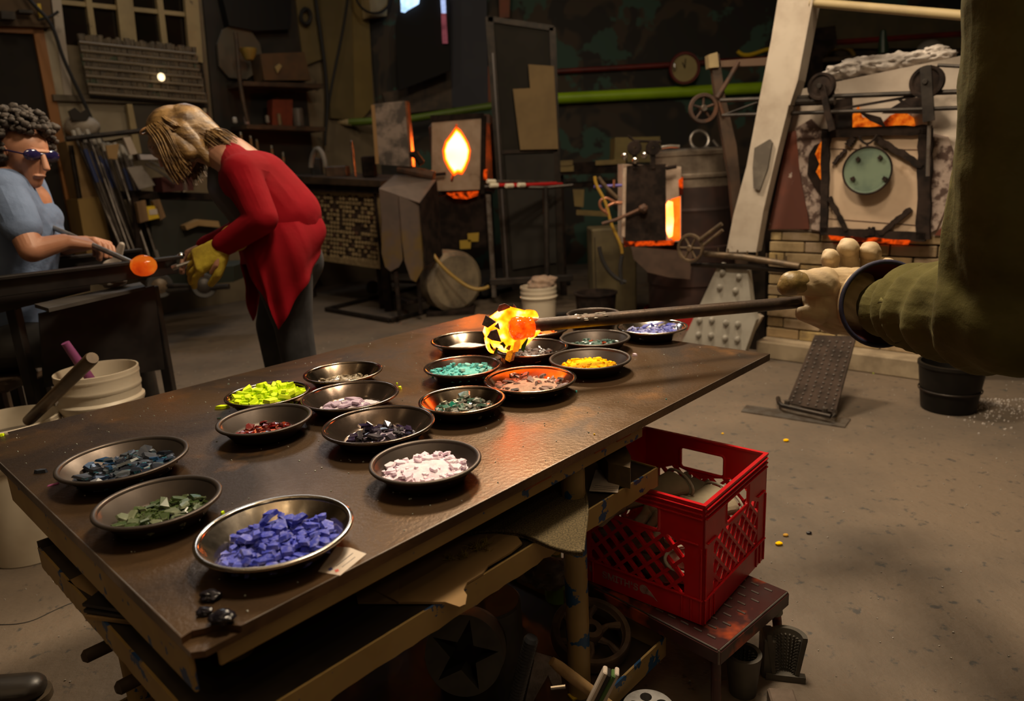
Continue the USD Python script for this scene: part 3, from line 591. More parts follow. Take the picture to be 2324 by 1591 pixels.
t.add('back_plate', poly_ex(sg.Point(0, 0).buffer(.071, 24), .02, (c0 - ax * .0705, fx, fy, ax)), M_blackmetal, smooth=25)
c1 = c0 + np.array([.04, .15, .03])
single('drum_mould', lathe([(.001, 0), (.066, 0), (.07, .004), (.07, .20), (.066, .204), (.001, .204)], 32, (c1[0], c1[1] + .02, TF)), M_graph, 'dark cylindrical mould standing behind the star mould', 'mould')
tp = YP(1.06); a, b = tp.pt(1207, 1446), tp.pt(1166, 1602)
d = (b - a) / np.linalg.norm(b - a); b = a + d * .30; L_ = np.linalg.norm(b - a); n = 90
single('threaded_rod', lathe([(.0001, 0), (.010, 0)] + [(.0118 + .0016 * (k % 2), .003 + k * (L_ - .006) / n) for k in range(n)] + [(.010, L_), (.0001, L_)], 18, a, d), mat('black_oiled_steel', (.05, .05, .055), rough=.3, metal=.5), 'black threaded steel rod leaning in the lower tray', 'threaded rod', smooth=20)
mp = YP(1.10); a, b = mp.pt(1252, 1500), mp.pt(1385, 1604)
d = (b - a); b = a + d * 1.3
t = Thing('wooden_mallet', 'wooden-handled mallet lying against the cart leg', 'mallet', b - (0, 0, .02))
t.add('handle', tube([a, a + (b - a) * .1, a + (b - a) * .5, b], [.008, .0105, .0115, .010], 14), mat('mallet_wood', (.30, .19, .085), (.22, .13, .05), scale=20, rough=.5, stretch=(1, 1, .3)))
t.add('ferrule', cyl(a + (b - a) * .93, b, .0135, 14, .002), M_steel)
hp_ = YP(1.17); hpix = [(1212, 1500), (1254, 1512), (1276, 1560), (1258, 1566), (1244, 1532), (1228, 1560), (1206, 1600), (1190, 1600)]
t = Thing('clamp', 'grey cast iron clamp in the lower tray beside the cart leg', 'clamp', hp_.pt(1230, 1550))
t.add('jaw', grain(slab(hp_, hpix, .028), .001, 40), mat('grey_cast_iron', (.21, .18, .17), (.13, .11, .10), scale=40, rough=.6, bump=.0008))
t.add('screw', cyl(hp_.pt(1250, 1561), hp_.pt(1283, 1557), .005, 10), M_chrome)
wc = cartpt(.855, .105, TF + .050); wax = np.array([.1, -.30, .95]); wax /= np.linalg.norm(wax)
M_iron = mat('brown_cast_iron', (.17, .11, .068), (.10, .066, .045), scale=20, rough=.65, bump=.0012, bscale=60)
t = Thing('iron_pulley', 'brown cast iron hand wheel with curved spokes in the lower tray', 'wheel', wc - (0, 0, .03))  # loose cast iron hand wheel lying tilted in the tray
t.add('rim', lathe([(.070, -.018), (.086, -.018), (.089, -.013), (.089, .013), (.086, .018), (.076, .018), (.073, .008), (.070, .005)], 48, wc, wax, closed=True), M_iron)
t.add('hub', lathe([(.011, -.014), (.024, -.014), (.027, .008), (.024, .020), (.011, .020)], 24, wc, wax, closed=True), M_iron)
wx, wy, _ = frame_of(wax)
for k in range(6):
    a_ = k * math.pi / 3; p0, p1, p2 = [wc + (wx * math.cos(a_ + o) + wy * math.sin(a_ + o)) * rr for rr, o in ((.022, 0), (.046, .16), (.073, .0))]
    t.add('spoke', tube([p0, p1, p2], [.010, .0065, .010], 8), M_iron)
bp_ = YP(1.06)
r_ = np.random.default_rng(8); t = Thing('paper_roll', 'sheaf of rolled papers in the corner of the lower tray', 'papers', bp_.pt(1370, 1560))
for k, (q0, q1, mm) in enumerate((((1340, 1590), (1375, 1519), M_paper), ((1348, 1592), (1383, 1524), M_black), ((1356, 1596), (1394, 1526), mat('green_cover', (.06, .13, .03), rough=.6)), ((1364, 1600), (1402, 1522), M_paper))):
    a, b = bp_.pt(*q0), bp_.pt(*q1); a = a - (b - a) * .5
    t.add('rolled_sheet', grain(bar(a, b, .008, .022, .002, up=(.3, .8, .3)), .0015, 60, k), mm, smooth=False)
yt = YP(1.30); single('plastic_scrap', slab(ZP(TF + .004), [(1288, 1575), (1305, 1570), (1318, 1580), (1300, 1588)], .004), M_yellow, 'small yellow scrap in the lower tray', 'scrap', smooth=False)
lump = YP(1.55); p = lump.pt(1132, 1372); single('amber_lump', blob(p, (.05, .04, .05), .3, 2.4, 61), mat('amber_lump', (.95, .60, .26), (.45, .28, .12), scale=24, rough=.5, bump=.003), 'pale amber lump glimpsed beneath the cart shelf', 'lump', smooth=25)
p = YP(1.6).pt(1262, 1262); single('green_bottle', lathe([(.0001, 0), (.03, 0), (.032, .004), (.032, .14), (.014, .175), (.013, .21), (.0001, .21)], 24, (p[0], p[1], p[2] - .2)), mat('green_plastic', (.22, .36, .03), rough=.4), 'green plastic bottle standing behind the cart leg', 'bottle')
p = YP(1.5).pt(1245, 1300); single('rag', blob(p, (.06, .05, .03), .4, 2.6, 64), mat('dirty_rag', (.25, .21, .16), (.12, .10, .08), scale=20, rough=.9), 'crumpled dirty rag under the cart shelf', 'rag', smooth=30)
p = cartpt(.62, .28, TF); t = Thing('straw_brush', 'yellowish straw brush standing in the lower tray behind the cart leg', 'brush', p)
st = []
for i in range(70):
    a = p + np.array([r_.uniform(-.035, .035), r_.uniform(-.03, .03), .02]); st.append(tube([a, a + (r_.normal(0, .01), r_.normal(0, .01), .10), a + (r_.normal(0, .02), r_.normal(0, .02), r_.uniform(.16, .22))], .0014, 4))
t.add('bristles', cat(st), mat('straw', (.34, .20, .06), (.2, .11, .03), scale=40, rough=.8), smooth=False)
t.add('brush_block', box(p + (0, 0, .015), (.085, .075, .03), .004), M_darkwood)

# ------------------------------------------------------------------ step stool and milk crate
M_stool = mat('worn_maroon_enamel', (.06, .017, .015), (.032, .012, .012), scale=6, rough=.36, rough2=.5, bump=.0006, c3=(.40, .065, .018), scale3=8, lo3=.50, hi3=.60)
M_stooltop = mat('worn_maroon_top', (.060, .019, .018), (.038, .018, .018), scale=8, rough=.34, rough2=.5, metal=.2, bump=.0005, c3=(.42, .07, .02), scale3=6, lo3=.50, hi3=.60)
F0 = np.array([.386, 1.233, 0]); f1 = np.array([.750, .6615, 0]); f2 = np.array([-.6615, .750, 0]); SH = .188
sr = math.atan2(f1[1], f1[0]); stool = Thing('step_stool', 'worn maroon steel step stool under the red crate', 'stool', F0, sr)
SW, SD = .286, .40
stool.add('step_top', box((SW / 2, SD / 2, SH - .004), (SW, SD, .008), .003), M_stooltop, local=True)
for a, b in ((L(0, 0, SH - .019), L(SW, 0, SH - .019)), (L(SW, 0, SH - .019), L(SW, SD, SH - .019)), (L(SW, SD, SH - .019), L(0, SD, SH - .019)), (L(0, SD, SH - .019), L(0, 0, SH - .019))):
    stool.add('apron', bar(a, b, .006, .034, .003), M_stool, local=True)
for i in range(9):
    for j in range(11):
        stool.add('tread_bump', box((.027 + i * .029, .035 + j * .033 + (.0165 if i % 2 else 0), SH + .0008), (.0045, .020, .0030), .001), M_steel, local=True)
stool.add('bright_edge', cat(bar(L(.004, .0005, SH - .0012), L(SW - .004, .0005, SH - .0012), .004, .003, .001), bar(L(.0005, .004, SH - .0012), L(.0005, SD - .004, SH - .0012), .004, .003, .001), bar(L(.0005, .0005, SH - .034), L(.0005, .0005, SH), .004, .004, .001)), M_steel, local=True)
for x in (.02, SW - .02):
    for y in (.02, SD - .02):
        dx, dy = (-.012 if x < .1 else .012), (-.012 if y < .1 else .012)
        stool.add('leg', cyl(L(x, y, SH - .03), L(x + dx, y + dy, .012), .0105, 14), M_stool, local=True)
        stool.add('foot_cap', cyl(L(x + dx * .9, y + dy * .9, .024), L(x + dx, y + dy, 0), .014, 14, .003), M_rubber, local=True)
stool.add('leg_collar', cyl(L(SW - .018, SD * .0 + .022, SH - .036), L(SW - .014, .02, SH - .062), .0155, 14, .003), mat('grey_plastic', (.25, .24, .2), rough=.6), local=True)
CA = .852; e1 = np.array([math.cos(CA), math.sin(CA), 0]); e2 = np.array([-math.sin(CA), math.cos(CA), 0]); C0 = np.array([.375, 1.311, SH + .002])
M_crate = mat('red_crate_plastic', (.66, .010, .016), (.52, .008, .014), scale=4, rough=.36, bump=.0004, bscale=80)
CW, CH = .33, .278
crate = Thing('milk_crate', 'bright red plastic milk crate full of gloves on the step stool', 'crate', C0, CA)
def crate_wall():
    win = sg.Polygon([(.045, .060), (.285, .060), (.285, .172), (.240, .192), (.200, .182), (.165, .172), (.130, .182), (.090, .192), (.045, .172)])
    hand = sg.box(.115, .200, .215, .238).buffer(.010)
    lat = []
    for k in range(-8, 12):
        x = k * .0455 + .004
        lat += [sg.LineString([(x, 0), (x + .28, .28)]).buffer(.0036), sg.LineString([(x + .0, .28), (x + .28, 0)]).buffer(.0036)]
    from shapely import union_all
    body = sg.box(0, 0, CW, CH).difference(win).difference(hand)
    return body, union_all(lat).intersection(win.buffer(.002)), hand
body, lattice, hand = crate_wall(); X1, Y1, Z1 = np.eye(3)
for k, (o, x, n) in enumerate(((L(0, 0, 0), X1, -Y1), (L(CW, 0, 0), Y1, X1), (L(CW, CW, 0), -X1, Y1), (L(0, CW, 0), -Y1, -X1))):
    w = crate.add('side_panel', poly_ex(body, .004, (o - n * .004, x, Z1, n)), M_crate, local=True, smooth=False)
    crate.add('lattice', poly_ex(lattice, .009, (o - n * .0095, x, Z1, n)), M_crate, local=True, smooth=False, under=w)
    for z in (.188, .247, .258, .269):
        if z < .2: segs = ((.012, .055), (.275, CW - .012))
        else: segs = ((.004, CW - .004),)
        for s0, s1 in segs:
            crate.add('rib', bar(o + x * s0 + Z1 * z + n * .002, o + x * s1 + Z1 * z + n * .002, .0035, .005, .0008, up=n), M_crate, local=True, smooth=False, under=w)
    for s0 in (.006, .028, .050, CW - .050, CW - .028, CW - .006):
        crate.add('rib', bar(o + x * s0 + Z1 * .002 + n * .0018, o + x * s0 + Z1 * (.056 if .01 < s0 < CW - .01 else .18) + n * .0018, .004, .003, .0008, up=n), M_crate, local=True, smooth=False, under=w)
    crate.add('rib', bar(o + x * .002 + Z1 * .059 + n * .002, o + x * (CW - .002) + Z1 * .059 + n * .002, .004, .005, .0008, up=n), M_crate, local=True, smooth=False, under=w)
    crate.add('handle_rim', tube([o + x * q[0] + Z1 * q[1] - n * .002 for q in list(hand.exterior.coords)[:-1]], .0042, 6, closed=True), M_crate, local=True, under=w)
rimp = sg.box(-.002, -.002, CW + .002, CW + .002).difference(sg.box(.007, .007, CW - .007, CW - .007))
crate.add('top_rim', poly_ex(rimp, .005, (L(0, 0, CH - .003), X1, Y1, Z1)), M_crate, local=True, smooth=False)
gridp = sg.box(.003, .003, CW - .003, CW - .003).difference(sg.MultiPolygon([sg.box(.012 + i * .0445, .012 + j * .0445, .046 + i * .0445, .046 + j * .0445) for i in range(7) for j in range(7)]))
crate.add('base_grid', poly_ex(gridp, .006, (L(0, 0, 0), X1, Y1, Z1)), M_crate, local=True, smooth=False)
M_emboss = mat('worn_white_print', (.36, .16, .15), (.45, .3, .28), scale=60, rough=.6)
def on_face(m, s, z, out=.0042):
    """local x-y lettering onto the crate's left face, reading from its far end towards the near corner"""
    T = np.eye(4); T[:3, 0], T[:3, 1], T[:3, 2], T[:3, 3] = -Y1, Z1, -X1, L(-.0002, s, z); m.apply_transform(T); return m
crate.add('lettering', on_face(meshkit.text_mesh("SMITH'S", .0165, .0008, bold=True), .255, .024), M_emboss, local=True, smooth=False, label="worn raised lettering SMITH'S")
crate.add('emblem', on_face(cat([poly_ex(g, .0008, (L(0, 0, 0), X1, Y1, Z1)) for g in (sg.Point(.012, .012).buffer(.011), sg.Polygon([(.014, .004), (.036, .0), (.046, -.006), (.03, .011), (.02, .018)]))]), .155, .022), M_emboss, local=True, smooth=False)
crate.add('emblem', on_face(cat([poly_ex(sg.Polygon([(0, 0), (.006, -.002), (.009, .006), (.006, .015), (.002, .012), (-.002, .016), (-.004, .006)]), .0008, (L(0, 0, 0), X1, Y1, Z1))]), .287, .028), M_emboss, local=True, smooth=False)
# gloves in the crate
M_glove = mat('old_leather_glove', (.36, .30, .20), (.25, .21, .14), scale=8, rough=.75, bump=.0015, bscale=40)
M_cuff = mat('glove_cuff', (.46, .42, .34), (.3, .26, .2), scale=10, rough=.85)
def glove(loc, yaw, pitch, roll, label, m=M_glove, curl=.5, sc=1.0):
    B = []
    B.append([((0, 0, 0), (.036, .046, .018)), ((.075, 0, .004), (.026, .046, .016))])
    for i, (y, ln) in enumerate(((.036, .060), (.012, .072), (-.012, .068), (-.036, .052))):
        a = np.array([.09, y, .004]); b = a + np.array([ln * .5, y * .05, -ln * .10 * curl]); c = b + np.array([ln * .45 * math.cos(curl * 1.6), 0, -ln * .5 * math.sin(curl * 1.6)])
        B += [[(a, .0125), (b, .0122)], [(b, .0122), (c, .0108)]]
    B += [[((.01, .04, 0), .016), ((.045, .072, -.012), .0135)], [((.045, .072, -.012), .0135), ((.075, .078, -.024), .0115)]]
    B.append([((-.01, 0, 0), (.02, .042, .02)), ((-.075, 0, .002), (.015, .055, .026))])
    g = skin(B, .009, 6); R = trimesh.transformations.euler_matrix(roll, pitch, yaw); R[:3, :3] *= sc; g.apply_transform(R); g.apply_translation(loc)
    t = Thing('work_glove', label, 'glove', loc); t.add('glove_body', g, m, smooth=True)
    cuff = tube([(-.088, 0, .002), (-.092, 0, .002)], [1, 1], 20); v = cuff.vertices; 
    ring = tube([(-.086, .058 * math.cos(a), .002 + .028 * math.sin(a)) for a in np.linspace(0, 2 * np.pi, 24, endpoint=False)], .0035, 6, closed=True); ring.apply_transform(R); ring.apply_translation(loc)
    t.add('cuff_binding', ring, M_cuff, smooth=True); return t
def cpt(x, y, z): return C0 + e1 * x + e2 * y + np.array([0, 0, z])
glove(cpt(.12, .20, .205), CA + 2.6, .12, .1, 'olive leather glove on top of the pile in the red crate', curl=.3)
glove(cpt(.16, .09, .185), CA + 2.9, -.1, -.2, 'worn olive glove nearest the front corner of the red crate', curl=.6)
glove(cpt(.23, .14, .165), CA + .3, .1, .3, 'glove with a pale open cuff by the right side of the red crate', mat('grey_green_glove', (.28, .30, .22), (.2, .2, .15), scale=9, rough=.8), .4)
glove(cpt(.10, .12, .10), CA + .9, .2, .2, 'pale glove halfway down inside the red crate', mat('pale_glove', (.55, .50, .40), (.4, .35, .28), scale=8, rough=.8), .5, 1.1)
glove(cpt(.16, .23, .08), CA + 2.0, .1, .1, 'grey glove deep inside the red crate', mat('grey_glove', (.3, .29, .26), (.2, .19, .17), scale=8, rough=.8), .5, 1.1)
p = cpt(.15, .13, .05); single('cotton_rag', blob(p, (.11, .10, .04), .35, 2.6, 71), mat('pale_cotton', (.5, .45, .37), (.36, .31, .25), scale=9, rough=.9, bump=.003, bscale=30), 'pale cotton rag bunched at the bottom of the red crate', 'rag', smooth=40)

# ------------------------------------------------------------------ optic moulds on the floor beside the stool
def half_mould(loc, yaw, r_top, r_bot, h, label, spikes=True, half=True):
    t = Thing('optic_mould', label, 'mould', loc, yaw)
    out_ = m3.Manifold.cylinder(h, r_bot * 1.32, r_top * 1.28, 36); 
    blk = m3.Manifold.cube((r_top * 2.5, r_top * 1.5, h)).translate((-r_top * 1.25, 0, 0))
    body = (out_ ^ blk) if half else out_
    body = body - m3.Manifold.cylinder(h, r_bot, r_top, 36).translate((0, 0, h * .12))
    if half: body = body + m3.Manifold.cube((r_top * 2.5, r_top * .45, h * .14)).translate((-r_top * 1.25, -r_top * .1, 0))
    t.add('mould_body', body, M_graph, local=True, smooth=30)
    sp = []
    for i in range(11):
        for j in range(9 if half else 16):
            z = h * (.2 + .068 * i); a_ = (math.pi * (j + 1) / 10) if half else 2 * math.pi * j / 16
            rr = r_bot + (r_top - r_bot) * (z / h - .12); o = L(math.cos(a_) * rr, math.sin(a_) * rr, z); n_ = -L(math.cos(a_), math.sin(a_), 0)
            sp.append(cyl(o, o + n_ * .007 + L(0, 0, .002), .0028, 5, r1=.0003))
    t.add('spikes', cat(sp), M_graph, local=True, smooth=False)
    return t
p = ZP(0).pt(1782, 1546); half_mould((p[0], p[1], 0), -.25, .034, .020, .115, 'dark half mould lined with spikes, rightmost on the floor by the stool')
p = ZP(0).pt(1716, 1590); half_mould((p[0] - .02, p[1] + .03, 0), 0, .030, .022, .10, 'dark round spiked mould between the stool and the half mould', half=False)
p = ZP(0).pt(1752, 1530); single('mould_key', box((p[0] - .008, p[1] + .015, .05), (.028, .06, .10), .004, rz=-.2), M_graph, 'narrow dark block wedged between the two spiked moulds', 'block')
p = ZP(0).pt(1764, 1588); single('brick_block', box((p[0], p[1] - .035, .015), (.055, .075, .03), .004, rz=-.15), mat('dull_brick', (.15, .11, .085), (.11, .08, .06), scale=20, rough=.8), 'flat brown block on the floor at the lower picture edge', 'block')
p = ZP(.09).pt(1472, 1606); dm = poly_ex(sg.Point(0, 0).buffer(.052, 24).difference(sg.MultiPolygon([sg.Point(.030 * math.cos(a), .030 * math.sin(a)).buffer(.012) for a in np.arange(5) * 2 * np.pi / 5 + .3])), .09, ((p[0], p[1], 0), X1, Y1, Z1))
single('hole_mould', dm, mat('pale_grey_metal', (.34, .33, .32), (.22, .21, .2), scale=20, rough=.5, metal=.3), 'pale grey round block with a ring of holes at the lower picture edge', 'mould', smooth=25)

# ------------------------------------------------------------------ boot at the lower left
p = ZP(0).pt(64, 1591); bd = np.array([.93, .37, 0]); bn = np.array([-.37, .93, 0])
M_boot = mat('black_leather', (.016, .012, .010), (.03, .022, .016), scale=14, rough=.4)
boot = Thing('boot', 'dark leather boot toe at the lower left corner', 'shoe', p - bd * .16)
bt = [[(p + bd * 0.0 + (0, 0, .034), (.045, .045, .030)), (p - bd * .09 + (0, 0, .045), (.05, .05, .042))], [(p - bd * .09 + (0, 0, .045), (.05, .05, .042)), (p - bd * .19 + (0, 0, .055), (.042, .042, .05))], [(p - bd * .17 + (0, 0, .06), (.05, .045, .05)), (p - bd * .2 + (0, 0, .26), (.06, .055, .03))]]
boot.add('upper', skin(bt, .012, 6), M_boot, smooth=True)
sole = hull(np.vstack([np.c_[trimesh.creation.icosphere(2).vertices[:, :2] * .05 + (q + bd * .002)[:2], np.zeros(162) + z] for q in (p, p - bd * .09, p - bd * .2) for z in (0.001, .018)]))
boot.add('sole', sole, mat('boot_welt', (.09, .06, .03), (.05, .035, .02), scale=20, rough=.7))

# ------------------------------------------------------------------ crumbs on the concrete
for i, (x, y, m_, lb) in enumerate(((1640, 985, G_yellow, 'yellow glass bit on the floor just behind the red crate'), (1783, 1217, mat('ochre_glass', (.5, .27, .03), rough=.4), 'ochre glass bit on the floor right of the red crate'), (1784, 1002, G_yellow, 'small yellow bit on the floor in front of the pedal'), (1983, 848, G_lime, 'lime green bit on the floor near the furnace bricks'), (1836, 1212, G_black, 'dark bit on the floor right of the ochre bit'), (1768, 1237, G_yellow, 'tiny yellow crumb below the ochre bit'), (200, 1407, G_cobalt, 'tiny blue crumb on the floor by the crack left of the table'), (1692, 745, mat('white_chunk', (.7, .68, .64), rough=.6), 'white chunk on the brick ledge behind the table corner'))):
    p = ZP(0).pt(x, y); s = .006 + .003 * (i % 3)
    if i == 7: continue
    single('floor_chip', blob((p[0], p[1], s * .45), (s, s * .7, s * .5), .3, 2.2, 80 + i, 1), m_, lb, 'glass piece', smooth=False)
r_ = np.random.default_rng(91); gr = []
for i in range(1500):
    x, y = r_.uniform(-2.2, 3.2), 1.0 + 4.2 * r_.uniform(0, 1) ** 1.3; s = r_.uniform(.0010, .0034)
    m = shard(r_, s * 2, s * 1.4, s, 4); m.apply_translation((x, y, s * .45)); gr.append(m)
single('floor_grit', cat(gr), shardmat('grit', [(.3, .27, .24), (.45, .42, .38), (.12, .1, .09), (.5, .48, .45)], (.4, .38, .35), .4), 'fine pale grit and glass dust scattered over the concrete floor', 'grit', kind='stuff', smooth=False)
# crack in the concrete
ck = [ZP(.0006).pt(*q) for q in ((-60, 1426), (0, 1418), (40, 1416), (75, 1408), (110, 1392), (140, 1378), (170, 1366))]
struct('floor_crack', cat([tube(spline(ck, 40), .0016, 5)]), M_blackwall)
# ------------------------------------------------------------------ people
def skin2(bones, cell=.012, smooth=8):
    parts = []
    for b in bones:
        if isinstance(b, np.ndarray): parts.append(m3.Manifold.hull_points(b)); continue
        parts.append(m3.Manifold.hull_points(np.vstack([trimesh.creation.icosphere(2).vertices * np.broadcast_to(np.asarray(r, float), (3,)) + np.asarray(p, float) for p, r in b])))
    a = m3.Manifold.batch_boolean(parts, m3.OpType.Add).refine_to_length(cell)
    m = a.to_mesh(); m = trimesh.Trimesh(np.array(m.vert_properties[:, :3], float), np.array(m.tri_verts), process=True)
    v0 = np.array(m.vertices); trimesh.smoothing.filter_taubin(m, iterations=smooth); v1 = np.array(m.vertices); far = np.linalg.norm(v1 - v0, axis=1) > 1.2 * cell; v1[far] = v0[far]; m.vertices = v1; return m
SPH = trimesh.creation.icosphere(2).vertices
def basis(f, up=(0, 0, 1)):
    f = np.asarray(f, float); f = f / np.linalg.norm(f); s = np.cross(up, f); s /= np.linalg.norm(s); return f, s, np.cross(f, s)
def head_bones(c, f, up=(0, 0, 1), k=1.0):
    """cranium, face, jaw, nose and ears about centre c, facing f"""
    f, s, u = basis(f, up); E = lambda o, r: SPH[:, [0]] * f * r[0] * k + SPH[:, [1]] * s * r[1] * k + SPH[:, [2]] * u * r[2] * k + np.asarray(c) + (f * o[0] + s * o[1] + u * o[2]) * k
    return [E((-.01, 0, .03), (.095, .075, .085)), np.vstack([E((.03, 0, .0), (.06, .064, .07)), E((.055, 0, -.085), (.028, .032, .022)), E((.0, 0, -.05), (.05, .056, .04))]),
            np.vstack([E((.092, 0, .02), (.008, .009, .01)), E((.112, 0, -.018), (.011, .013, .010))]), np.vstack([E((.085, .0, -.052), (.009, .024, .006)), E((.078, 0, -.060), (.010, .022, .007))]),
            E((-.005, .076, .0), (.02, .010, .03)), E((-.005, -.076, .0), (.02, .010, .03)), np.vstack([E((.082, .03, .036), (.010, .024, .007)), E((.082, -.03, .036), (.010, .024, .007))])]
def eyes(t, c, f, up=(0, 0, 1)):
    f, s, u = basis(f, up); M_eye = mat('eye_white', (.7, .66, .6), rough=.2) if not USED.get('eye') else LK + 'eye_white'; USED['eye'] = 1
    t.add('eye', cat(*[trimesh.Trimesh(SPH * .011 + c + f * .070 + s * q * .032 + u * .016, trimesh.creation.icosphere(2).faces) for q in (-1, 1)]), M_eye)
def hand_bones(w, d, nrm, curl=.6, k=1.0, thumb=1, sp=1.0):
    """palm and five fingers from wrist w along d; nrm points out of the back of the hand; thumb = side"""
    d = np.asarray(d, float) / np.linalg.norm(d); n = np.asarray(nrm, float); n = n - d * (n @ d); n /= np.linalg.norm(n); s = np.cross(n, d) * thumb
    P = lambda a, b, c: np.asarray(w) + (d * a + s * b + n * c) * k; B = []
    B.append([(P(0, 0, 0), .026 * k), (P(.085, .028, 0), .015 * k), (P(.085, -.03, 0), .014 * k), (P(.03, .028, -.004), .018 * k)])
    for y, ln, r in ((.030, .070, .0095), (.010, .080, .0098), (-.010, .074, .0095), (-.030, .058, .0085)):
        y *= sp; a = P(.085, y, 0); q1, q2, q3 = curl * .7, curl * 1.5, curl * 2.1
        b = a + (d * math.cos(q1) - n * math.sin(q1)) * ln * .48 * k; c = b + (d * math.cos(q2) - n * math.sin(q2)) * ln * .32 * k; e = c + (d * math.cos(q3) - n * math.sin(q3)) * ln * .24 * k
        B += [[(a, r * k * 1.1), (b, r * k)], [(b, r * k), (c, r * k * .92)], [(c, r * k * .92), (e, r * k * .8)]]
    B += [[(P(.02, .032, -.006), .016 * k), (P(.055, .060, -.018), .012 * k)], [(P(.055, .060, -.018), .012 * k), (P(.09, .062, -.032), .0095 * k)]]
    return B
def limb(*pr):
    return [[pr[i], pr[i + 1]] for i in range(len(pr) - 1)]
def at(px, py, y): return YP(y).pt(px, py)

M_hairgrey = mat('grey_brown_curls', (.085, .068, .056), (.03, .023, .019), scale=40, rough=.75, bump=.004, bscale=60)
M_hairblond = mat('dark_blond_hair', (.26, .15, .05), (.09, .048, .018), scale=18, rough=.45, stretch=(1, 1, 2.2), bump=.003, bscale=45)
# ---- man at the bench, left
mc = at(52, 352, 2.72); mf = np.array([.86, -.28, -.30]); mu = np.array([.22, 0, 1.])
hipM = np.array([-2.02, 2.75, .60]); neckM = at(22, 412, 2.74); shR, shL = at(10, 432, 2.58), at(58, 418, 2.96)
elR, wrR = at(72, 568, 2.50), at(146, 549, 2.60); elL, wrL = at(125, 560, 2.95), at(196, 552, 2.80)
man = Thing('person', 'seated man with curly grey hair, dark glasses and blue T-shirt at the left bench', 'person', (hipM[0], hipM[1], .02))
dR = at(196, 552, 2.66) - wrR; dL = at(236, 550, 2.76) - wrL
B = head_bones(mc, mf, mu) + [[(mc - np.array([.03, 0, .06]), .055), (neckM, .058)], [(neckM, .075), (shR, .055)], [(neckM, .075), (shL, .055)], [(neckM - (0, 0, .08), (.11, .15, .1)), (hipM + (0, 0, .1), (.11, .15, .1))], [(hipM + (0, 0, .1), (.12, .16, .1)), (hipM, (.12, .16, .1))]]
B += limb((shR, .052), (elR, .042), (wrR, .029)) + limb((shL, .052), (elL, .042), (wrL, .029)) + hand_bones(wrR, dR, (0, -.5, 1), .75) + hand_bones(wrL, dL, (0, .4, 1), .7, thumb=-1)
for q in (-.11, .11):
    B += limb((hipM + (0, q, 0), .085), (hipM + (.44, q, .0), .06), (hipM + (.47, q, -.50), .04), (hipM + (.60, q, -.55), .032))
man.add('body', skin2(B, .010, 8), M_skin, smooth=True)
M_shirt = mat('blue_tshirt', (.145, .20, .33), (.10, .145, .25), scale=5, rough=.85, bump=.006, bscale=14)
SB = [[(neckM - (0, 0, .04), (.085, .12, .05)), (shR, .068)], [(neckM - (0, 0, .04), (.085, .12, .05)), (shL, .068)], [(shR, .07), (shL, .07), (neckM - (0.0, 0, .2), (.13, .18, .1))], [(neckM - (0, 0, .14), (.135, .185, .1)), (hipM + (.02, 0, .06), (.15, .19, .1))]] + limb((shR, .068), (shR + (elR - shR) * .62, .064)) + limb((shL, .068), (shL + (elL - shL) * .62, .064))
man.add('t_shirt', grain(skin2(SB, .016, 8), .008, 9, 3), M_shirt, smooth=True)
man.add('trousers', skin2([[(hipM + (0, -.11, 0), .10), (hipM + (0, .11, 0), .10)]] + sum([limb((hipM + (0, q, 0), .10), (hipM + (.44, q, 0), .075), (hipM + (.47, q, -.50), .06)) for q in (-.11, .11)], []), .018, 8), M_black, smooth=True)
for q in (-.11, .11):
    man.add('shoe', skin2([[(hipM + (.46, q, -.54), .045), (hipM + (.62, q, -.55), (.05, .042, .035))]], .014, 6), M_boot, smooth=True)
f, s, u = basis(mf, mu); r_ = np.random.default_rng(17); cl = []
for i in range(1500):
    d = r_.normal(0, 1, 3); d /= np.linalg.norm(d); v = np.array([d @ f, d @ s, d @ u])
    if v[0] > .35 and v[2] < .55: continue
    if v[2] < -.55: continue
    p = mc + u * .035 - f * .02 + d * np.array([.105, .095, .10]) * r_.uniform(.92, 1.34); cl.append(blob(p, np.array((.0115, .0115, .010)) * r_.uniform(.6, 1.4), .5, 3, i, 1))
man.add('hair', cat(cl), M_hairgrey, smooth=True)
gl = mc + f * .093 + u * .022
M_lens = mat('purple_lens', (.015, .012, .06), rough=.12, spec=.8)
man.add('glasses', cat(*[tm(trimesh.creation.icosphere(3).vertices @ np.array([f * .012, s * .036, u * .021]) + gl + s * q * .036 - f * abs(q) * .008, trimesh.creation.icosphere(3).faces) for q in (-1, 1)], cyl(gl - s * .012 + u * .006, gl + s * .012 + u * .006, .003, 8), *[cyl(gl + s * q * .068 - f * .01, mc + s * q * .08 + u * .015, .003, 8) for q in (-1, 1)]), M_lens, smooth=True)
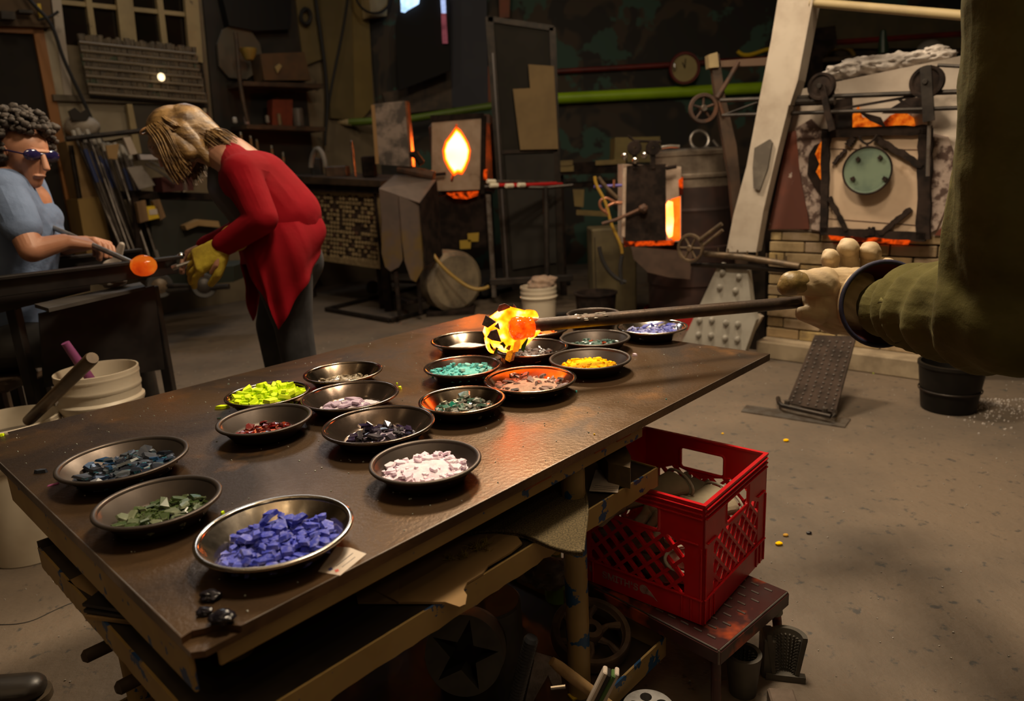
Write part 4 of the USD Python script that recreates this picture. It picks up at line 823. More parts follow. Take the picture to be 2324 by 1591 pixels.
# ---- blowpipe and glass in his hands
ga, gb = at(196, 550, 2.66), at(300, 596, 2.56)
pipe2 = Thing('blowpipe', 'steel pipe held by the seated man with a glowing orange bubble on its end', 'blowpipe', gb)
pd = (gb - ga) / np.linalg.norm(gb - ga)
pipe2.add('pipe', cyl(ga - pd * .9, gb, .0095, 12, .002), M_steel)
G_orange = glow('orange_glass_glow', [(.55, .03, .002), (.9, .10, .006), (.95, .22, .015)], .62, 14)
glob = at(326, 603, 2.54)
pipe2.add('glass_bubble', blob(glob, (.045, .037, .038), .06, 2, 91), G_orange, smooth=True, label='glowing orange glass bubble')
pipe2.add('glass_neck', cyl(gb, glob - pd * .02, .012, 12, r1=.026), G_orange, smooth=True)
pipe2.add('highlight_shell', blob(glob, (.0462, .0382, .0392), .06, 2, 91), LK + 'clear_shell' if False else usdkit.material(stage, LK + 'clear_shell', {'t': ('transparent_bsdf', {}), 'g': ('glossy_bsdf', {'roughness': .05}), 'f': ('fresnel', {'IOR': 1.5}), 'm': ('mix_closure', {})}, [('f.fac', 'm.fac'), ('t.BSDF', 'm.closure1'), ('g.BSDF', 'm.closure2')], surface='m.closure') and LK + 'clear_shell', smooth=True)

# ---- woman in red, bending to the bench
WY = 2.80
wc_ = at(408, 322, WY); wf = np.array([-.80, -.10, -.62]); wu = np.array([-.62, 0, .8])
neckW = at(505, 352, WY); hipW = at(652, 575, WY); chestW = at(565, 415, WY)
shN, shF = at(548, 392, WY - .17), at(540, 380, WY + .17); elN, wrN = at(596, 497, WY - .24), at(508, 556, WY - .20); elF, wrF = at(560, 520, WY + .24), at(470, 560, WY + .16)
woman = Thing('person', 'woman in a long red cardigan and black trousers bending towards the bench', 'person', (hipW[0], hipW[1], 0.0))
kn = [at(666, 738, WY - .09), at(622, 738, WY + .09)]; an = [np.array([k_[0] + .02, k_[1], .08]) for k_ in kn]
B = head_bones(wc_, wf, wu, .96) + [[(wc_ + (.05, 0, -.02), .05), (neckW, .055)], [(neckW, .07), (shN, .05)], [(neckW, .07), (shF, .05)], [(chestW, (.12, .15, .12)), (neckW + (.03, 0, -.02), .09)], [(chestW, (.11, .14, .11)), (hipW, (.10, .15, .10))]]
B += limb((shN, .048), (elN, .038), (wrN, .027)) + limb((shF, .048), (elF, .038), (wrF, .027)) + hand_bones(wrN, at(462, 585, WY - .2) - wrN, (-.3, -.6, .7), .5, .95) + hand_bones(wrF, at(430, 580, WY + .12) - wrF, (0, .5, .8), .5, .95, thumb=-1)
for i, q in enumerate((-.09, .09)): B += limb((hipW + (0, q, -.04), .095), (kn[i], .055), (an[i], .036), (an[i] + (-.10, 0, -.045), .03))
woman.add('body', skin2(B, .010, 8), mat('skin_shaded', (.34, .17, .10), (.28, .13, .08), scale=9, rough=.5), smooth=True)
M_redknit = mat('red_knit', (.20, .002, .007), (.16, .002, .005), scale=4, rough=.9, bump=.003, bscale=10, spec=.12)
R = [[(neckW + (.03, 0, .005), (.05, .075, .05)), (shN, .066)], [(neckW + (.03, 0, .005), (.05, .075, .05)), (shF, .066)], [(shN, .07), (shF, .07), (chestW + (.02, 0, 0), (.13, .17, .12))], [(chestW + (.03, 0, .0), (.135, .17, .12)), (at(640, 490, WY), (.15, .18, .13))], [(at(640, 490, WY), (.15, .18, .13)), (at(648, 545, WY), (.135, .18, .11))]]
R += limb((shN, .068), (elN, .056), (wrN, .043)) + limb((shF, .068), (elF, .056), (wrF, .043))
woman.add('dark_top', skin2([[(neckW + (.0, 0, -.01), (.05, .06, .045)), (chestW + (-.025, 0, -.01), (.125, .145, .115))], [(chestW + (-.025, 0, -.01), (.125, .145, .115)), (hipW + (-.03, 0, .08), (.11, .15, .11))]], .016, 6), M_black, smooth=True)
# draped skirt of the cardigan, hanging in two long front points
hem = [at(724, 572, WY), at(712, 618, WY - .14), at(688, 655, WY - .20), at(655, 712, WY - .22), at(632, 750, WY - .22), at(612, 700, WY - .22), at(584, 655, WY - .20), at(556, 600, WY - .14), at(548, 600, WY + .04), at(556, 670, WY + .12), at(572, 728, WY + .16), at(590, 680, WY + .2), at(630, 660, WY + .22), at(690, 640, WY + .16)]
top = []
for k in range(14):
    a = [0, -.9, -1.25, -1.5, -1.7, -2.0, -2.3, -2.7, -3.14, -3.5, -3.9, -4.3, -4.8, -5.6][k]; top.append(at(638, 500, WY) + np.array([math.cos(a) * .158, math.sin(a) * .185, 0]))
def ringup(P, n=84):
    P = np.vstack([P, P[:1]]); t = np.arange(len(P)); q = np.linspace(0, len(P) - 1, n, endpoint=False); return np.c_[[np.interp(q, t, P[:, k]) for k in range(3)]].T
T_, H_ = ringup(np.array(top)), ringup(np.array(hem)); V = []; nr = 16
for i in range(nr + 1):
    q = i / nr; w = q ** 1.0; P = T_ * (1 - w) + H_ * w; c = P.mean(0); fold = 1 + .05 * np.sin(np.arange(84) * 2 * np.pi * 9 / 84 + 1.0) * q
    bulge = 1 + .10 * math.sin(math.pi * min(q * 1.2, 1)); P[:, :2] = c[:2] + (P[:, :2] - c[:2]) * (fold * bulge)[:, None]; V.append(P)
n = 84; Vo = np.vstack(V); ctr = Vo.mean(0); Vi = Vo.copy(); Vi[:, :2] += (ctr[:2] - Vi[:, :2]) * .03; F = []
for i in range(nr):
    for j in range(n):
        a, b, c, d = i * n + j, i * n + (j + 1) % n, (i + 1) * n + (j + 1) % n, (i + 1) * n + j
        F += [(a, b, c), (a, c, d)]; o = len(Vo); F += [(o + a, o + c, o + b), (o + a, o + d, o + c)]
for j in range(n):
    a, b = nr * n + j, nr * n + (j + 1) % n; o = len(Vo); F += [(a, b, o + b), (a, o + b, o + a)]
skirt = tm(np.vstack([Vo, Vi]), F)
woman.add('cardigan', grain(skin2(R, .014, 9), .006, 8, 9), M_redknit, smooth=True)
woman.add('cardigan_skirt', skirt, M_redknit, smooth=True)
woman.add('trousers', skin2([[(hipW + (-.01, -.07, -.02), (.115, .11, .12)), (hipW + (-.01, .07, -.02), (.115, .11, .12))]] + sum([limb((hipW + (0, q, -.04), .115), (kn[i], .073), (an[i], .056)) for i, q in enumerate((-.09, .09))], []), .016, 7), mat('black_denim', (.012, .012, .014), (.025, .025, .028), scale=14, rough=.85), smooth=True)
for i in range(2):
    woman.add('shoe', skin2([[(an[i] + (.02, 0, -.04), .04), (an[i] + (-.14, 0, -.045), (.045, .04, .034))]], .014, 6), M_boot, smooth=True)
M_yglove = mat('yellow_leather_glove', (.40, .30, .02), (.28, .20, .015), scale=12, rough=.7, bump=.002, bscale=40)
gd = at(455, 590, WY - .2) - wrN
woman.add('work_glove', grain(skin2(hand_bones(wrN, gd, (-.2, -.75, .5), .45, 1.32, sp=1.15) + [[(wrN, .036), (wrN - gd / np.linalg.norm(gd) * .05, .05)]], .008, 5), .002, 40), M_yglove, smooth=True, label='yellow leather work glove')
f, s, u = basis(wf, wu)
HB = [[(wc_ + u * .045 - f * .02, (.10, .092, .085)), (wc_ - f * .05, (.09, .09, .085))], [(wc_ + u * .04 - f * .02, .085), (wc_ + u * .03 + f * .06, .05)], [(wc_ - f * .06 + u * .02, .085), (at(500, 325, WY), .05)], [(at(490, 325, WY), .055), (at(534, 318, WY - .02), .02)]]
hs = [grain(skin2(HB[:2] + [[(wc_ - f * .06 + u * .02, .085), (at(500, 325, WY), .04)], [(at(500, 328, WY), .042), (at(528, 322, WY), .022)]] + [[(wc_ + s * q * .070 + u * .04 + f * .0, .036), (wc_ + s * q * .078 - u * .02 - f * .03 + np.array([.02, 0, -.05]), .034)] for q in (-1, 1)] + [[(wc_ + s * q * .06 - f * .05, .042), (at(480, 366, WY - q * .06), .022)] for q in (-1, 1)], .012, 6), .004, 34, 4)]
rh = np.random.default_rng(23)
for i in range(900):
    q = rh.uniform(-1, 1); fr = rh.uniform(-.55, 1); st_ = wc_ + u * .100 + f * (.045 * fr) + s * q * .035
    sd = wc_ + u * (.045 - .02 * abs(q)) + f * (.07 * fr - .02) + s * (q * .112) if abs(q) > .35 else wc_ + u * .07 - f * .075 + s * q * .09
    if abs(q) > .35 and fr > -.1: e_ = sd + np.array([.035 + .03 * rh.uniform(), 0, -.10 - .06 * rh.uniform()]); m_ = (sd + e_) / 2 + s * np.sign(q) * .012
    else: e_ = at(rh.uniform(492, 540), rh.uniform(312, 352), WY + .09 * q); m_ = (sd + e_) / 2 + u * .018
    hs.append(tube(spline([st_, (st_ + sd) / 2 + (u * .012 + s * q * .012), sd, m_, e_], 9), np.linspace(.0042, .0016, 9) * rh.uniform(.7, 1.2), 4))
woman.add('hair', cat(hs), M_hairblond, smooth=True)
tg = wc_ + f * .06 + u * .098
woman.add('glasses', cat(*[tube([tg + s * q * .034 + (s * math.cos(a) * .024 + f * math.sin(a) * .018) for a in np.linspace(0, 6.283, 18, endpoint=False)], .004, 6, closed=True) for q in (-1, 1)]), mat('tortoiseshell', (.3, .16, .07), rough=.25), label='glasses pushed up on her hair')
# tool she holds towards the glass
ta, tb = at(456, 586, WY - .16), at(398, 606, WY - .20)
single('hand_tool', cat(cyl(ta, tb, .006, 8, .001), cyl(at(402, 604, WY - .2), at(392, 608, WY - .2), .010, 8)), M_steel, 'short steel tool in the yellow glove pointing at the hot glass', 'tool')

# ---- the person at the right with the iron
elW = at(2288, 722, 1.24); shW = at(2338, -20, 1.16); wrW = at(1956, 682, 1.80)
neckP = shW + np.array([.26, -.10, .07]); hipP = np.array([shW[0] + .62, shW[1] - .30, .88]); chP = np.array([shW[0] + .32, shW[1] - .14, 1.22])
worker = Thing('person', 'person in an olive jacket and pale leather glove holding the iron at the right', 'person', (hipP[0], hipP[1], 0))
hd = neckP + np.array([-.03, .03, .20]); sh2 = shW + np.array([.40, -.06, 0]); el2 = sh2 + np.array([.04, .12, -.30]); wr2 = el2 + np.array([-.10, .24, .02])
B = head_bones(hd, (-.85, .45, -.2)) + [[(hd + (.02, 0, -.06), .055), (neckP, .058)], [(neckP, .075), (shW, .055)], [(neckP, .075), (sh2, .055)], [(chP, (.17, .11, .14)), (hipP, (.15, .11, .1))]]
B += limb((shW, .055), (elW, .045), (wrW, .032)) + limb((sh2, .055), (el2, .044), (wr2, .03)) + hand_bones(wr2, (-.6, .8, 0), (0, .3, 1), .7, thumb=-1) + hand_bones(wrW, at(1880, 680, 1.82) - wrW, (0, -.3, 1), .9, .8)
for q in (-.10, .10): B += limb((hipP + (q, 0, -.04), .085), (hipP + (q, .03, -.44), .058), (hipP + (q, 0, -.82), .04), (hipP + (q - .08, .10, -.865), .032))
worker.add('body', skin2(B, .012, 7), M_skin, smooth=True)
M_olive = mat('olive_canvas', (.105, .092, .030), (.072, .062, .019), scale=6, rough=.95, spec=.15, bump=.002, bscale=40)
JB = [[(neckP - (0, 0, .02), .085), (shW, .078)], [(neckP - (0, 0, .02), .085), (sh2, .078)], [(chP, (.19, .135, .16)), (hipP, (.19, .14, .12))], [(shW, .08), (chP, .13)], [(sh2, .08), (chP, .13)]] + limb((sh2, .08), (el2, .07), (wr2, .05))
mid = elW + (wrW - elW) * .5; near = elW + (wrW - elW) * .80
JB += [[(shW, .088), (shW + (elW - shW) * .5, .094)], [(shW + (elW - shW) * .5, .094), (elW + (0, 0, .06), .104)], [(elW + (0, 0, .06), .104), (elW + (-.01, .0, .01), .108)], [(elW, .108), (mid, .092)], [(mid + (0, 0, -.008), .086), (near + (0, 0, -.012), .056)], [(near + (0, 0, -.012), .056), (wrW + (.02, -.02, -.008), .050)]]
jk = skin2(JB, .013, 6); v = np.array(jk.vertices); nn = np.array(jk.vertex_normals); ad = (wrW - elW) / np.linalg.norm(wrW - elW); L1 = np.linalg.norm(wrW - elW)
s1 = (v - elW) @ ad; rad = v - elW - s1[:, None] * ad; ang = np.arctan2(rad[:, 2], rad @ np.cross(ad, [0, 0, 1]))
msk = np.clip((s1 + .08) / .1, 0, 1) * np.clip((L1 * .98 - s1) / .1, 0, 1)
wv = np.sin(s1 * 62 + 1.3 * np.sin(ang * 1.0 + .6) + 5.0 * (meshkit.fbm(v * 7 + 20, 2, 5) - .5)) * (.35 + .9 * meshkit.fbm(v * 9 + 3, 2, 8))
big = (meshkit.fbm(v * 10 + 40, 3, 2) - .5)
jk.vertices = v + nn * (msk * .0135 * wv + .016 * big)[:, None]
worker.add('jacket', jk, M_olive, smooth=True)
worker.add('trousers', skin2([[(hipP + (-.1, 0, -.04), .11), (hipP + (.1, 0, -.04), .11)]] + sum([limb((hipP + (q, 0, -.04), .11), (hipP + (q, .03, -.44), .08), (hipP + (q, 0, -.82), .06)) for q in (-.1, .1)], []), .02, 7), M_black, smooth=True)
for q in (-.10, .10): worker.add('shoe', skin2([[(hipP + (q + .01, -.02, -.85), .045), (hipP + (q - .09, .12, -.862), (.045, .05, .036))]], .014, 6), M_boot, smooth=True)
worker.add('hair', grain(skin2([[(hd + (.01, -.01, .05), (.10, .09, .09)), (hd + (.03, -.03, .0), (.09, .09, .09))]], .02, 5), .006, 30, 3), M_hairgrey, smooth=True)
eyes(worker, hd, np.array([-.85, .45, -.2]))
# glove: palm closed round the iron, thumb along the top, fingertips rising behind
M_lglove = mat('pale_leather', (.46, .355, .215), (.38, .28, .16), scale=7, rough=.65, bump=.0014, bscale=60)
G = [[(at(1936, 654, 1.80), .054), (at(1934, 714, 1.79), .048), (at(1858, 648, 1.79), .044), (at(1856, 706, 1.78), .034)],
     [(at(1858, 712, 1.77), .030), (at(1822, 712, 1.765), .019)], [(at(1826, 716, 1.77), .017), (at(1900, 738, 1.78), .026), (at(1940, 735, 1.79), .030)],
     [(at(1868, 642, 1.77), .040), (at(1822, 642, 1.76), .0315)], [(at(1822, 642, 1.76), .0315), (at(1796, 642, 1.755), .0285), (at(1785, 650, 1.755), .022)]]
for (x, y, r, yy) in ((1884, 568, .0215, 1.86), (1925, 545, .0265, 1.87), (1974, 553, .0275, 1.87), (2014, 590, .022, 1.87)):
    G += [[(at(x + 4, y + 90, yy + .01), r * .9), (at(x + 1, y + 45, yy + .012), r)], [(at(x + 1, y + 45, yy + .012), r), (at(x, y + r * 620, yy), r)], [(at(x, y + r * 620, yy), r), (at(x, y + r * 700, yy - .02), r * .85)]]
G += [[(at(1932, 660, 1.84), .04), (at(1960, 670, 1.86), .03)]]
gl_ = skin2(G, .0075, 6); v = np.array(gl_.vertices); gl_.vertices = v + np.array(gl_.vertex_normals) * ((meshkit.fbm(v * 26 + 7, 3, 4) - .5) * .006 + .0012 * np.sin(v @ np.array([150, 30, 190.])))[:, None]
GLP = worker.add('glove', gl_, M_lglove, smooth=True, label='pale leather glove closed round the iron')
thumbt = skin2([[(at(1814, 642, 1.758), .0312), (at(1796, 642, 1.753), .0296), (at(1785, 650, 1.753), .0228)]], .007, 4)
worker.add('thumb_patch', grain(thumbt, .0012, 50), mat('stained_leather', (.22, .15, .05), (.12, .08, .025), scale=30, rough=.42, bump=.001), smooth=True, label='dark shiny patch on the thumb', under=GLP)
seam = spline([at(1826, 690, 1.742), at(1858, 672, 1.735), (at(1888, 640, 1.735)), at(1908, 618, 1.745)], 20)
cax = (elW - wrW) / np.linalg.norm(elW - wrW); cax = cax + np.array([-.02, -.22, .02]); cax /= np.linalg.norm(cax)
rc = at(2006, 690, 1.71); x_, y_, _ = frame_of(cax); aa = np.linspace(0, 2 * np.pi, 48, endpoint=False)
ringp = lambda c, r: np.array([c + (x_ * math.cos(a) + y_ * math.sin(a)) * r for a in aa])
r1_, r2_ = ringp(at(1930, 682, 1.80), .060), ringp(rc, .104)
def band(A, Bq, th):
    k = len(A); n_ = [(p - A.mean(0)) / np.linalg.norm(p - A.mean(0)) * th for p in A]; V = np.vstack([A, Bq, A - n_, Bq - n_]); F = []
    for i in range(k):
        j = (i + 1) % k; F += [(i, j, k + j), (i, k + j, k + i), (2 * k + i, 3 * k + j, 2 * k + j), (2 * k + i, 3 * k + i, 3 * k + j), (k + i, k + j, 3 * k + j), (k + i, 3 * k + j, 3 * k + i), (i, 2 * k + j, j), (i, 2 * k + i, 2 * k + j)]
    return tm(V, F)
worker.add('gauntlet', band(r1_, r2_, .002), M_lglove, smooth=True, under=GLP)
worker.add('gauntlet_lining', band(r1_ * .999 + .001 * rc, ringp(rc - cax * .002, .1005), .0015), mat('dark_red_lining', (.09, .012, .012), rough=.9), smooth=True, label='dark red lining of the gauntlet', under=GLP)
worker.add('cuff_binding', tube(r2_, .0058, 8, closed=True), mat('navy_binding', (.018, .018, .055), (.012, .012, .03), scale=40, rough=.7), smooth=True, label='navy binding round the gauntlet opening', under=GLP)

# ------------------------------------------------------------------ the iron with its hot gather
ia, ib = at(1203, 739, 1.66), at(1800, 687, 1.80); idr = (ib - ia) / np.linalg.norm(ib - ia)
iron = Thing('gathering_iron', 'long dark steel iron with a glowing yellow gather of hot glass over the pans', 'iron', at(1160, 750, 1.655))
M_ironm = mat('scaled_iron', (.105, .072, .052), (.05, .036, .028), scale=14, rough=.34, rough2=.5, metal=.7, bump=.0007, bscale=90, stretch=(1, 1, 1))
iron.add('shaft', tube([ia, ia + idr * .02, ia + idr * .3, ib, ib + idr * .14], [.0158, .0162, .0162, .0158, .0158], 28), M_ironm, smooth=True)
gs = np.random.default_rng(21); fl = []
for i in range(14):
    s_ = gs.uniform(.10, .19); a = gs.uniform(.3, 2.4); x_, y_, _ = frame_of(idr); o = ia + idr * s_ + np.array([0, -math.cos(a) * .0165, math.sin(a) * .0165])
    fl.append(blob(o, (.006, .002, .0015), .4, 3, i, 1))
iron.add('glass_flakes', cat(fl), mat('stuck_glass', (.5, .45, .38), rough=.1), smooth=False, kind='stuff')
gc = at(1158, 742, 1.655); gx = -idr; gyv = np.array([0, 0, 1.0])
G_hotcore = glow('hot_glass', [(3., .22, .002), (5., .50, .005), (7., .80, .012), (8., 1.1, .06), (9., 1.7, .65)], 1.0, 30, 2, .24, .60)
usdkit.material(stage, LK + 'amber_glass', {'tc': ('texture_coordinate', {}), 'n': ('noise_texture', {'scale': 55., 'detail': 3.}), 'r': ('rgb_ramp', {'ramp': [(.35, (.7, .035, .001)), (.6, (2.2, .15, .003))]}), 'p': ('principled_bsdf', {'base_color': (.7, .08, .004), 'roughness': .06, 'emission_strength': .85, 'coat_weight': 1.})}, [('tc.object', 'n.vector'), ('n.fac', 'r.fac'), ('r.color', 'p.emission_color')], surface='p.BSDF'); G_amber = LK + 'amber_glass'
GB = [[(at(1142, 748, 1.665), .046), (at(1174, 742, 1.675), .040), (at(1160, 772, 1.655), .026)], [(at(1128, 735, 1.66), .026), (at(1150, 716, 1.665), .022), (at(1184, 716, 1.67), .015)], [(at(1150, 776, 1.65), .026), (at(1186, 770, 1.648), .018), (at(1224, 752, 1.65), .003)], [(at(1118, 758, 1.655), .018), (at(1140, 770, 1.65), .026)], [(at(1126, 780, 1.65), .012), (at(1152, 782, 1.645), .016)], [(at(1196, 712, 1.665), .010), (at(1208, 713, 1.66), .009), (at(1220, 720, 1.66), .003)]]
gm = skin2(GB, .005, 5); iron.add('gather', grain(gm, .004, 38, 6), G_hotcore, smooth=True, label='glowing yellow-white gather of molten glass')
iron.add('amber_collar', lathe([(.0165, -.010), (.024, -.006), (.0255, .002), (.0235, .006), (.0265, .010), (.0245, .014), (.0275, .020), (.0290, .032), (.0265, .042), (.018, .050), (.004, .053)], 32, at(1201, 738, 1.652) + np.array([0, -.022, .0]), -idr + np.array([0, -.12, 0])), G_amber, smooth=True, label='clear orange collar where the gather meets the iron')
drip = spline([at(1104, 762, 1.64), at(1106, 780, 1.64), at(1112, 795, 1.64), at(1121, 800, 1.64)], 10)
iron.add('drip', tube(drip, [.004, .006, .006, .0055, .005, .005, .0045, .0045, .004, .003], 8), G_hotcore, smooth=True)
iron.add('drip', tube([at(1103, 738, 1.64), at(1102, 752, 1.64), at(1106, 768, 1.64)], [.003, .007, .004], 8), G_hotcore, smooth=True)
M_chipdark = mat('stuck_chip', (.17, .13, .125), (.09, .07, .07), scale=90, rough=.3)
M_chipgreen = mat('stuck_green_chip', (.03, .14, .01), (.05, .10, .02), scale=60, rough=.15)
def stuck(pix, th, m, y, lab=None):
    iron.add('stuck_shard', slab(Plane(at(*pix[0], y), (gs.uniform(-.3, .3), -1, gs.uniform(-.3, .3))), pix, th), m, smooth=False, label=lab)
stuck([(1094, 737), (1102, 716), (1126, 731), (1107, 744)], .004, M_chipdark, 1.61)
stuck([(1106, 766), (1114, 752), (1128, 748), (1138, 776), (1116, 772)], .004, M_chipdark, 1.60)
stuck([(1122, 741), (1131, 733), (1135, 749)], .004, M_chipdark, 1.605)
stuck([(1128, 704), (1133, 693), (1146, 689), (1156, 694), (1158, 698), (1146, 703), (1132, 708)], .004, M_chipdark, 1.65)
stuck([(1164, 697), (1165, 690), (1172, 698)], .003, M_chipdark, 1.65)
stuck([(1134, 781), (1142, 776), (1148, 784), (1144, 792), (1140, 784)], .003, M_chipgreen, 1.60)
stuck([(1184, 784), (1196, 768), (1198, 772), (1188, 800), (1182, 792)], .003, M_chipgreen, 1.605)
stuck([(1121, 800), (1126, 788), (1131, 790), (1126, 803)], .003, M_chipgreen, 1.605)
M_amberchip = mat('amber_chip', (.75, .26, .02), (.4, .13, .01), scale=60, rough=.2)
M_hotchip = glow('hot_chip', [(1., .16, .005), (1., .30, .01)], .95, 60)
stuck([(1163, 800), (1168, 778), (1180, 770), (1181, 782), (1176, 798)], .004, M_hotchip, 1.602)
stuck([(1147, 817), (1152, 800), (1164, 796), (1163, 810), (1157, 822)], .005, glow('amber_hot_chip', [(.35, .08, .004), (.9, .25, .008), (.5, .12, .004)], .8, 90), 1.60)
stuck([(1158, 821), (1164, 803), (1170, 800), (1166, 818)], .004, M_amberchip, 1.603)
stuck([(1148, 791), (1154, 784), (1160, 784), (1156, 796)], .003, M_amberchip, 1.605)

# ------------------------------------------------------------------ glassblower's bench
BP = Plane(at(0, 625, 2.30), (.66, -.75, 0))
bench = Thing('glassblower_bench', 'black steel glassblower bench with long rails in front of the seated man', 'bench', BP.pt(200, 900) * (1, 1, 0))
M_bench = mat('bench_black', (.016, .014, .014), (.03, .026, .024), scale=9, rough=.42, metal=.5)
ra, rb = BP.pt(-120, 645), BP.pt(412, 583)
bench.add('rail', bar(ra, rb, .05, .012, .002), M_bench); bench.add('rail', bar(ra - (0, 0, .03), ra - (0, 0, .03) + (rb - ra) * .97, .012, .06, .002), M_bench)
off2 = np.array([-.36, .42, 0]); bench.add('rail', bar(ra + off2, rb + off2, .05, .012, .002), M_bench); bench.add('rail', bar(ra + off2 - (0, 0, .03), rb + off2 - (0, 0, .03), .012, .06, .002), M_bench)
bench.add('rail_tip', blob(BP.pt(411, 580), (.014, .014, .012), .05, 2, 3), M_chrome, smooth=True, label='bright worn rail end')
bench.add('side_panel', slab(BP, [(88, 712), (350, 648), (374, 838), (310, 848), (100, 880)], .015, -.06), M_bench, smooth=False)
bench.add('side_shelf', slab(ZP(BP.pt(350, 645, -.06)[2] + .0), [(78, 690), (110, 700), (330, 650), (318, 640)], .012), mat('bench_shelf', (.05, .043, .038), (.03, .026, .022), scale=9, rough=.5), smooth=False)
bench.add('lower_panel', slab(BP, [(-40, 650), (205, 622), (205, 660), (-40, 720)], .02, -.08), M_bench, smooth=False)
for q in ((30, 700), (345, 650)):
    p = BP.pt(*q, -.1); bench.add('leg', bar((p[0], p[1], .0), (p[0], p[1], p[2]), .035, .035, .003), M_bench)
    p = p + off2; bench.add('leg', bar((p[0], p[1], .0), (p[0], p[1], p[2]), .035, .035, .003), M_bench)
sp_ = hipM; bench.add('seat', box((sp_[0], sp_[1], .475), (.34, .50, .04), .01), M_darkwood)
for sx in (-.13, .13): bench.add('leg', bar((sp_[0] + sx, sp_[1], 0), (sp_[0] + sx, sp_[1], .455), .04, .04, .003), M_bench)
single('white_cloth_pad', blob(BP.pt(258, 632, -.13), (.055, .06, .03), .3, 2, 12), mat('gleam_pale', (.42, .37, .32), (.3, .26, .22), scale=9, rough=.9), 'added solid lump for a floor pad glimpsed between the bench rails', 'gleam')  # added lump stands in for lit floor showing between the rails
single('white_scoop', skin2([[(at(276, 556, 2.9), .012), (at(262, 596, 2.9), .02)], [(at(262, 596, 2.9), .02), (at(250, 606, 2.9), .03)]], .012, 3), mat('scoop_white', (.5, .44, .38), rough=.6), 'pale scoop standing behind the bench rail', 'scoop')
# side table with tools, far left
TBZ = ZP(.60)
st = Thing('tool_table', 'wooden-topped tool table at the left edge in front of the bench', 'table', TBZ.pt(40, 730) * (1, 1, 0))
st.add('table_top', slab(TBZ, [(-60, 716), (78, 687), (156, 742), (-60, 772)], .028), mat('worn_board', (.13, .09, .06), (.07, .05, .035), scale=9, rough=.6, stretch=(.3, 1, 1)), smooth=False)
for q in ((140, 742), (76, 696), (-50, 762), (-50, 722)):
    p = TBZ.pt(*q); p[1] += .02 if q[0] == 76 else .0; st.add('leg', bar((p[0] * .985, p[1], 0), (p[0] * .985, p[1], .572), .035, .035, .003), M_darkwood)
tz = ZP(.609)
single('steel_jacks', cat(cyl(tz.pt(-30, 736), tz.pt(106, 719), .0075, 10, .002), cyl(tz.pt(-30, 728), tz.pt(60, 716), .006, 10, .002)), M_chrome, 'bright steel tool rod lying on the left tool table', 'tool')
single('wooden_paddle', cat(bar(tz.pt(-30, 748), tz.pt(40, 742), .05, .012, .003), bar(tz.pt(40, 742), tz.pt(90, 734), .016, .012, .003)), M_darkwood, 'dark paddle lying nearest on the left tool table', 'paddle')
single('shears', cat(bar(tz.pt(30, 712), tz.pt(128, 709), .012, .008, .002), bar(tz.pt(30, 716), tz.pt(100, 706), .010, .008, .002)), M_blackmetal, 'black shears at the back of the left tool table', 'shears')

# ------------------------------------------------------------------ buckets left of the table
def bucket(loc, r, h, label, fill=None, handle=True):
    t = Thing('plastic_bucket', label, 'bucket', loc)
    t.add('bucket_body', lathe([(.001, 0), (r * .84, 0), (r * .86, .004), (r * .955, h * .70), (r * .985, h * .705), (r * 1.03, h * .74), (r * 1.03, h * .76), (r * .97, h * .78), (r * .975, h * .84), (r * 1.0, h * .85), (r * 1.0, h * .87), (r * .98, h * .885), (r * .985, h * .94), (r * 1.0, h * .95), (r * 1.0, h * .965), (r * .99, h * .97), (r * 1.0, h * .995), (r * .99, h), (r * .955, h), (r * .945, h * .97), (r * .82, .006), (.001, .006)], 48), M_plasticwhite, local=True, smooth=40)
    if handle: t.add('wire_handle', tube([(r * 1.05 * math.cos(a), -r * .25 - r * .3 * math.sin(a) ** 2, h * .72 - r * .95 * abs(math.sin(a))) for a in np.linspace(-.2, math.pi + .2, 24)], .0022, 6), M_steel, local=True)
    if fill: t.add('sludge', lathe([(.001, h * .86), (r * .9, h * .86), (r * .9, h * .84)], 32), fill, local=True)
    return t
M_sludge = mat('grey_sludge', (.12, .10, .08), (.08, .065, .05), scale=12, rough=.5)
zb1 = .575; p1 = ZP(zb1).pt(218, 838); bk1 = bucket((p1[0], p1[1], .155), .128, .42, 'white plastic bucket standing clear behind the left end of the table')
single('wood_block', box((p1[0], p1[1], .0775), (.26, .26, .155), .006), M_darkwood, 'dark wooden block under the clear-standing white bucket', 'block', smooth=False)
zb2 = .46; p2 = ZP(zb2).pt(14, 952); bucket((p2[0], p2[1], 0), .150, zb2, 'white plastic bucket of grey water cut off by the left edge', M_sludge)
a, b = at(210, 812, 1.98), at(82, 938, p2[1] + .02)
single('wooden_pole', tube([a, a + (b - a) * .02, a + (b - a) * .98, b + (b - a) * .15], [.017, .0195, .0185, .018], 16), mat('handle_wood', (.13, .08, .035), (.07, .042, .02), scale=12, rough=.45, stretch=(1, 1, .3)), 'thick brown wooden handle leaning out of the left bucket', 'handle')
a, b = at(148, 778, p1[1] - .04), at(184, 830, p1[1] - .02)
single('purple_tube', tube([a, b, b + (b - a) * 1.2], [.013, .015, .015], 14), mat('purple_plastic', (.22, .055, .16), rough=.5), 'purple tube handle leaning in the clear-standing bucket', 'handle')
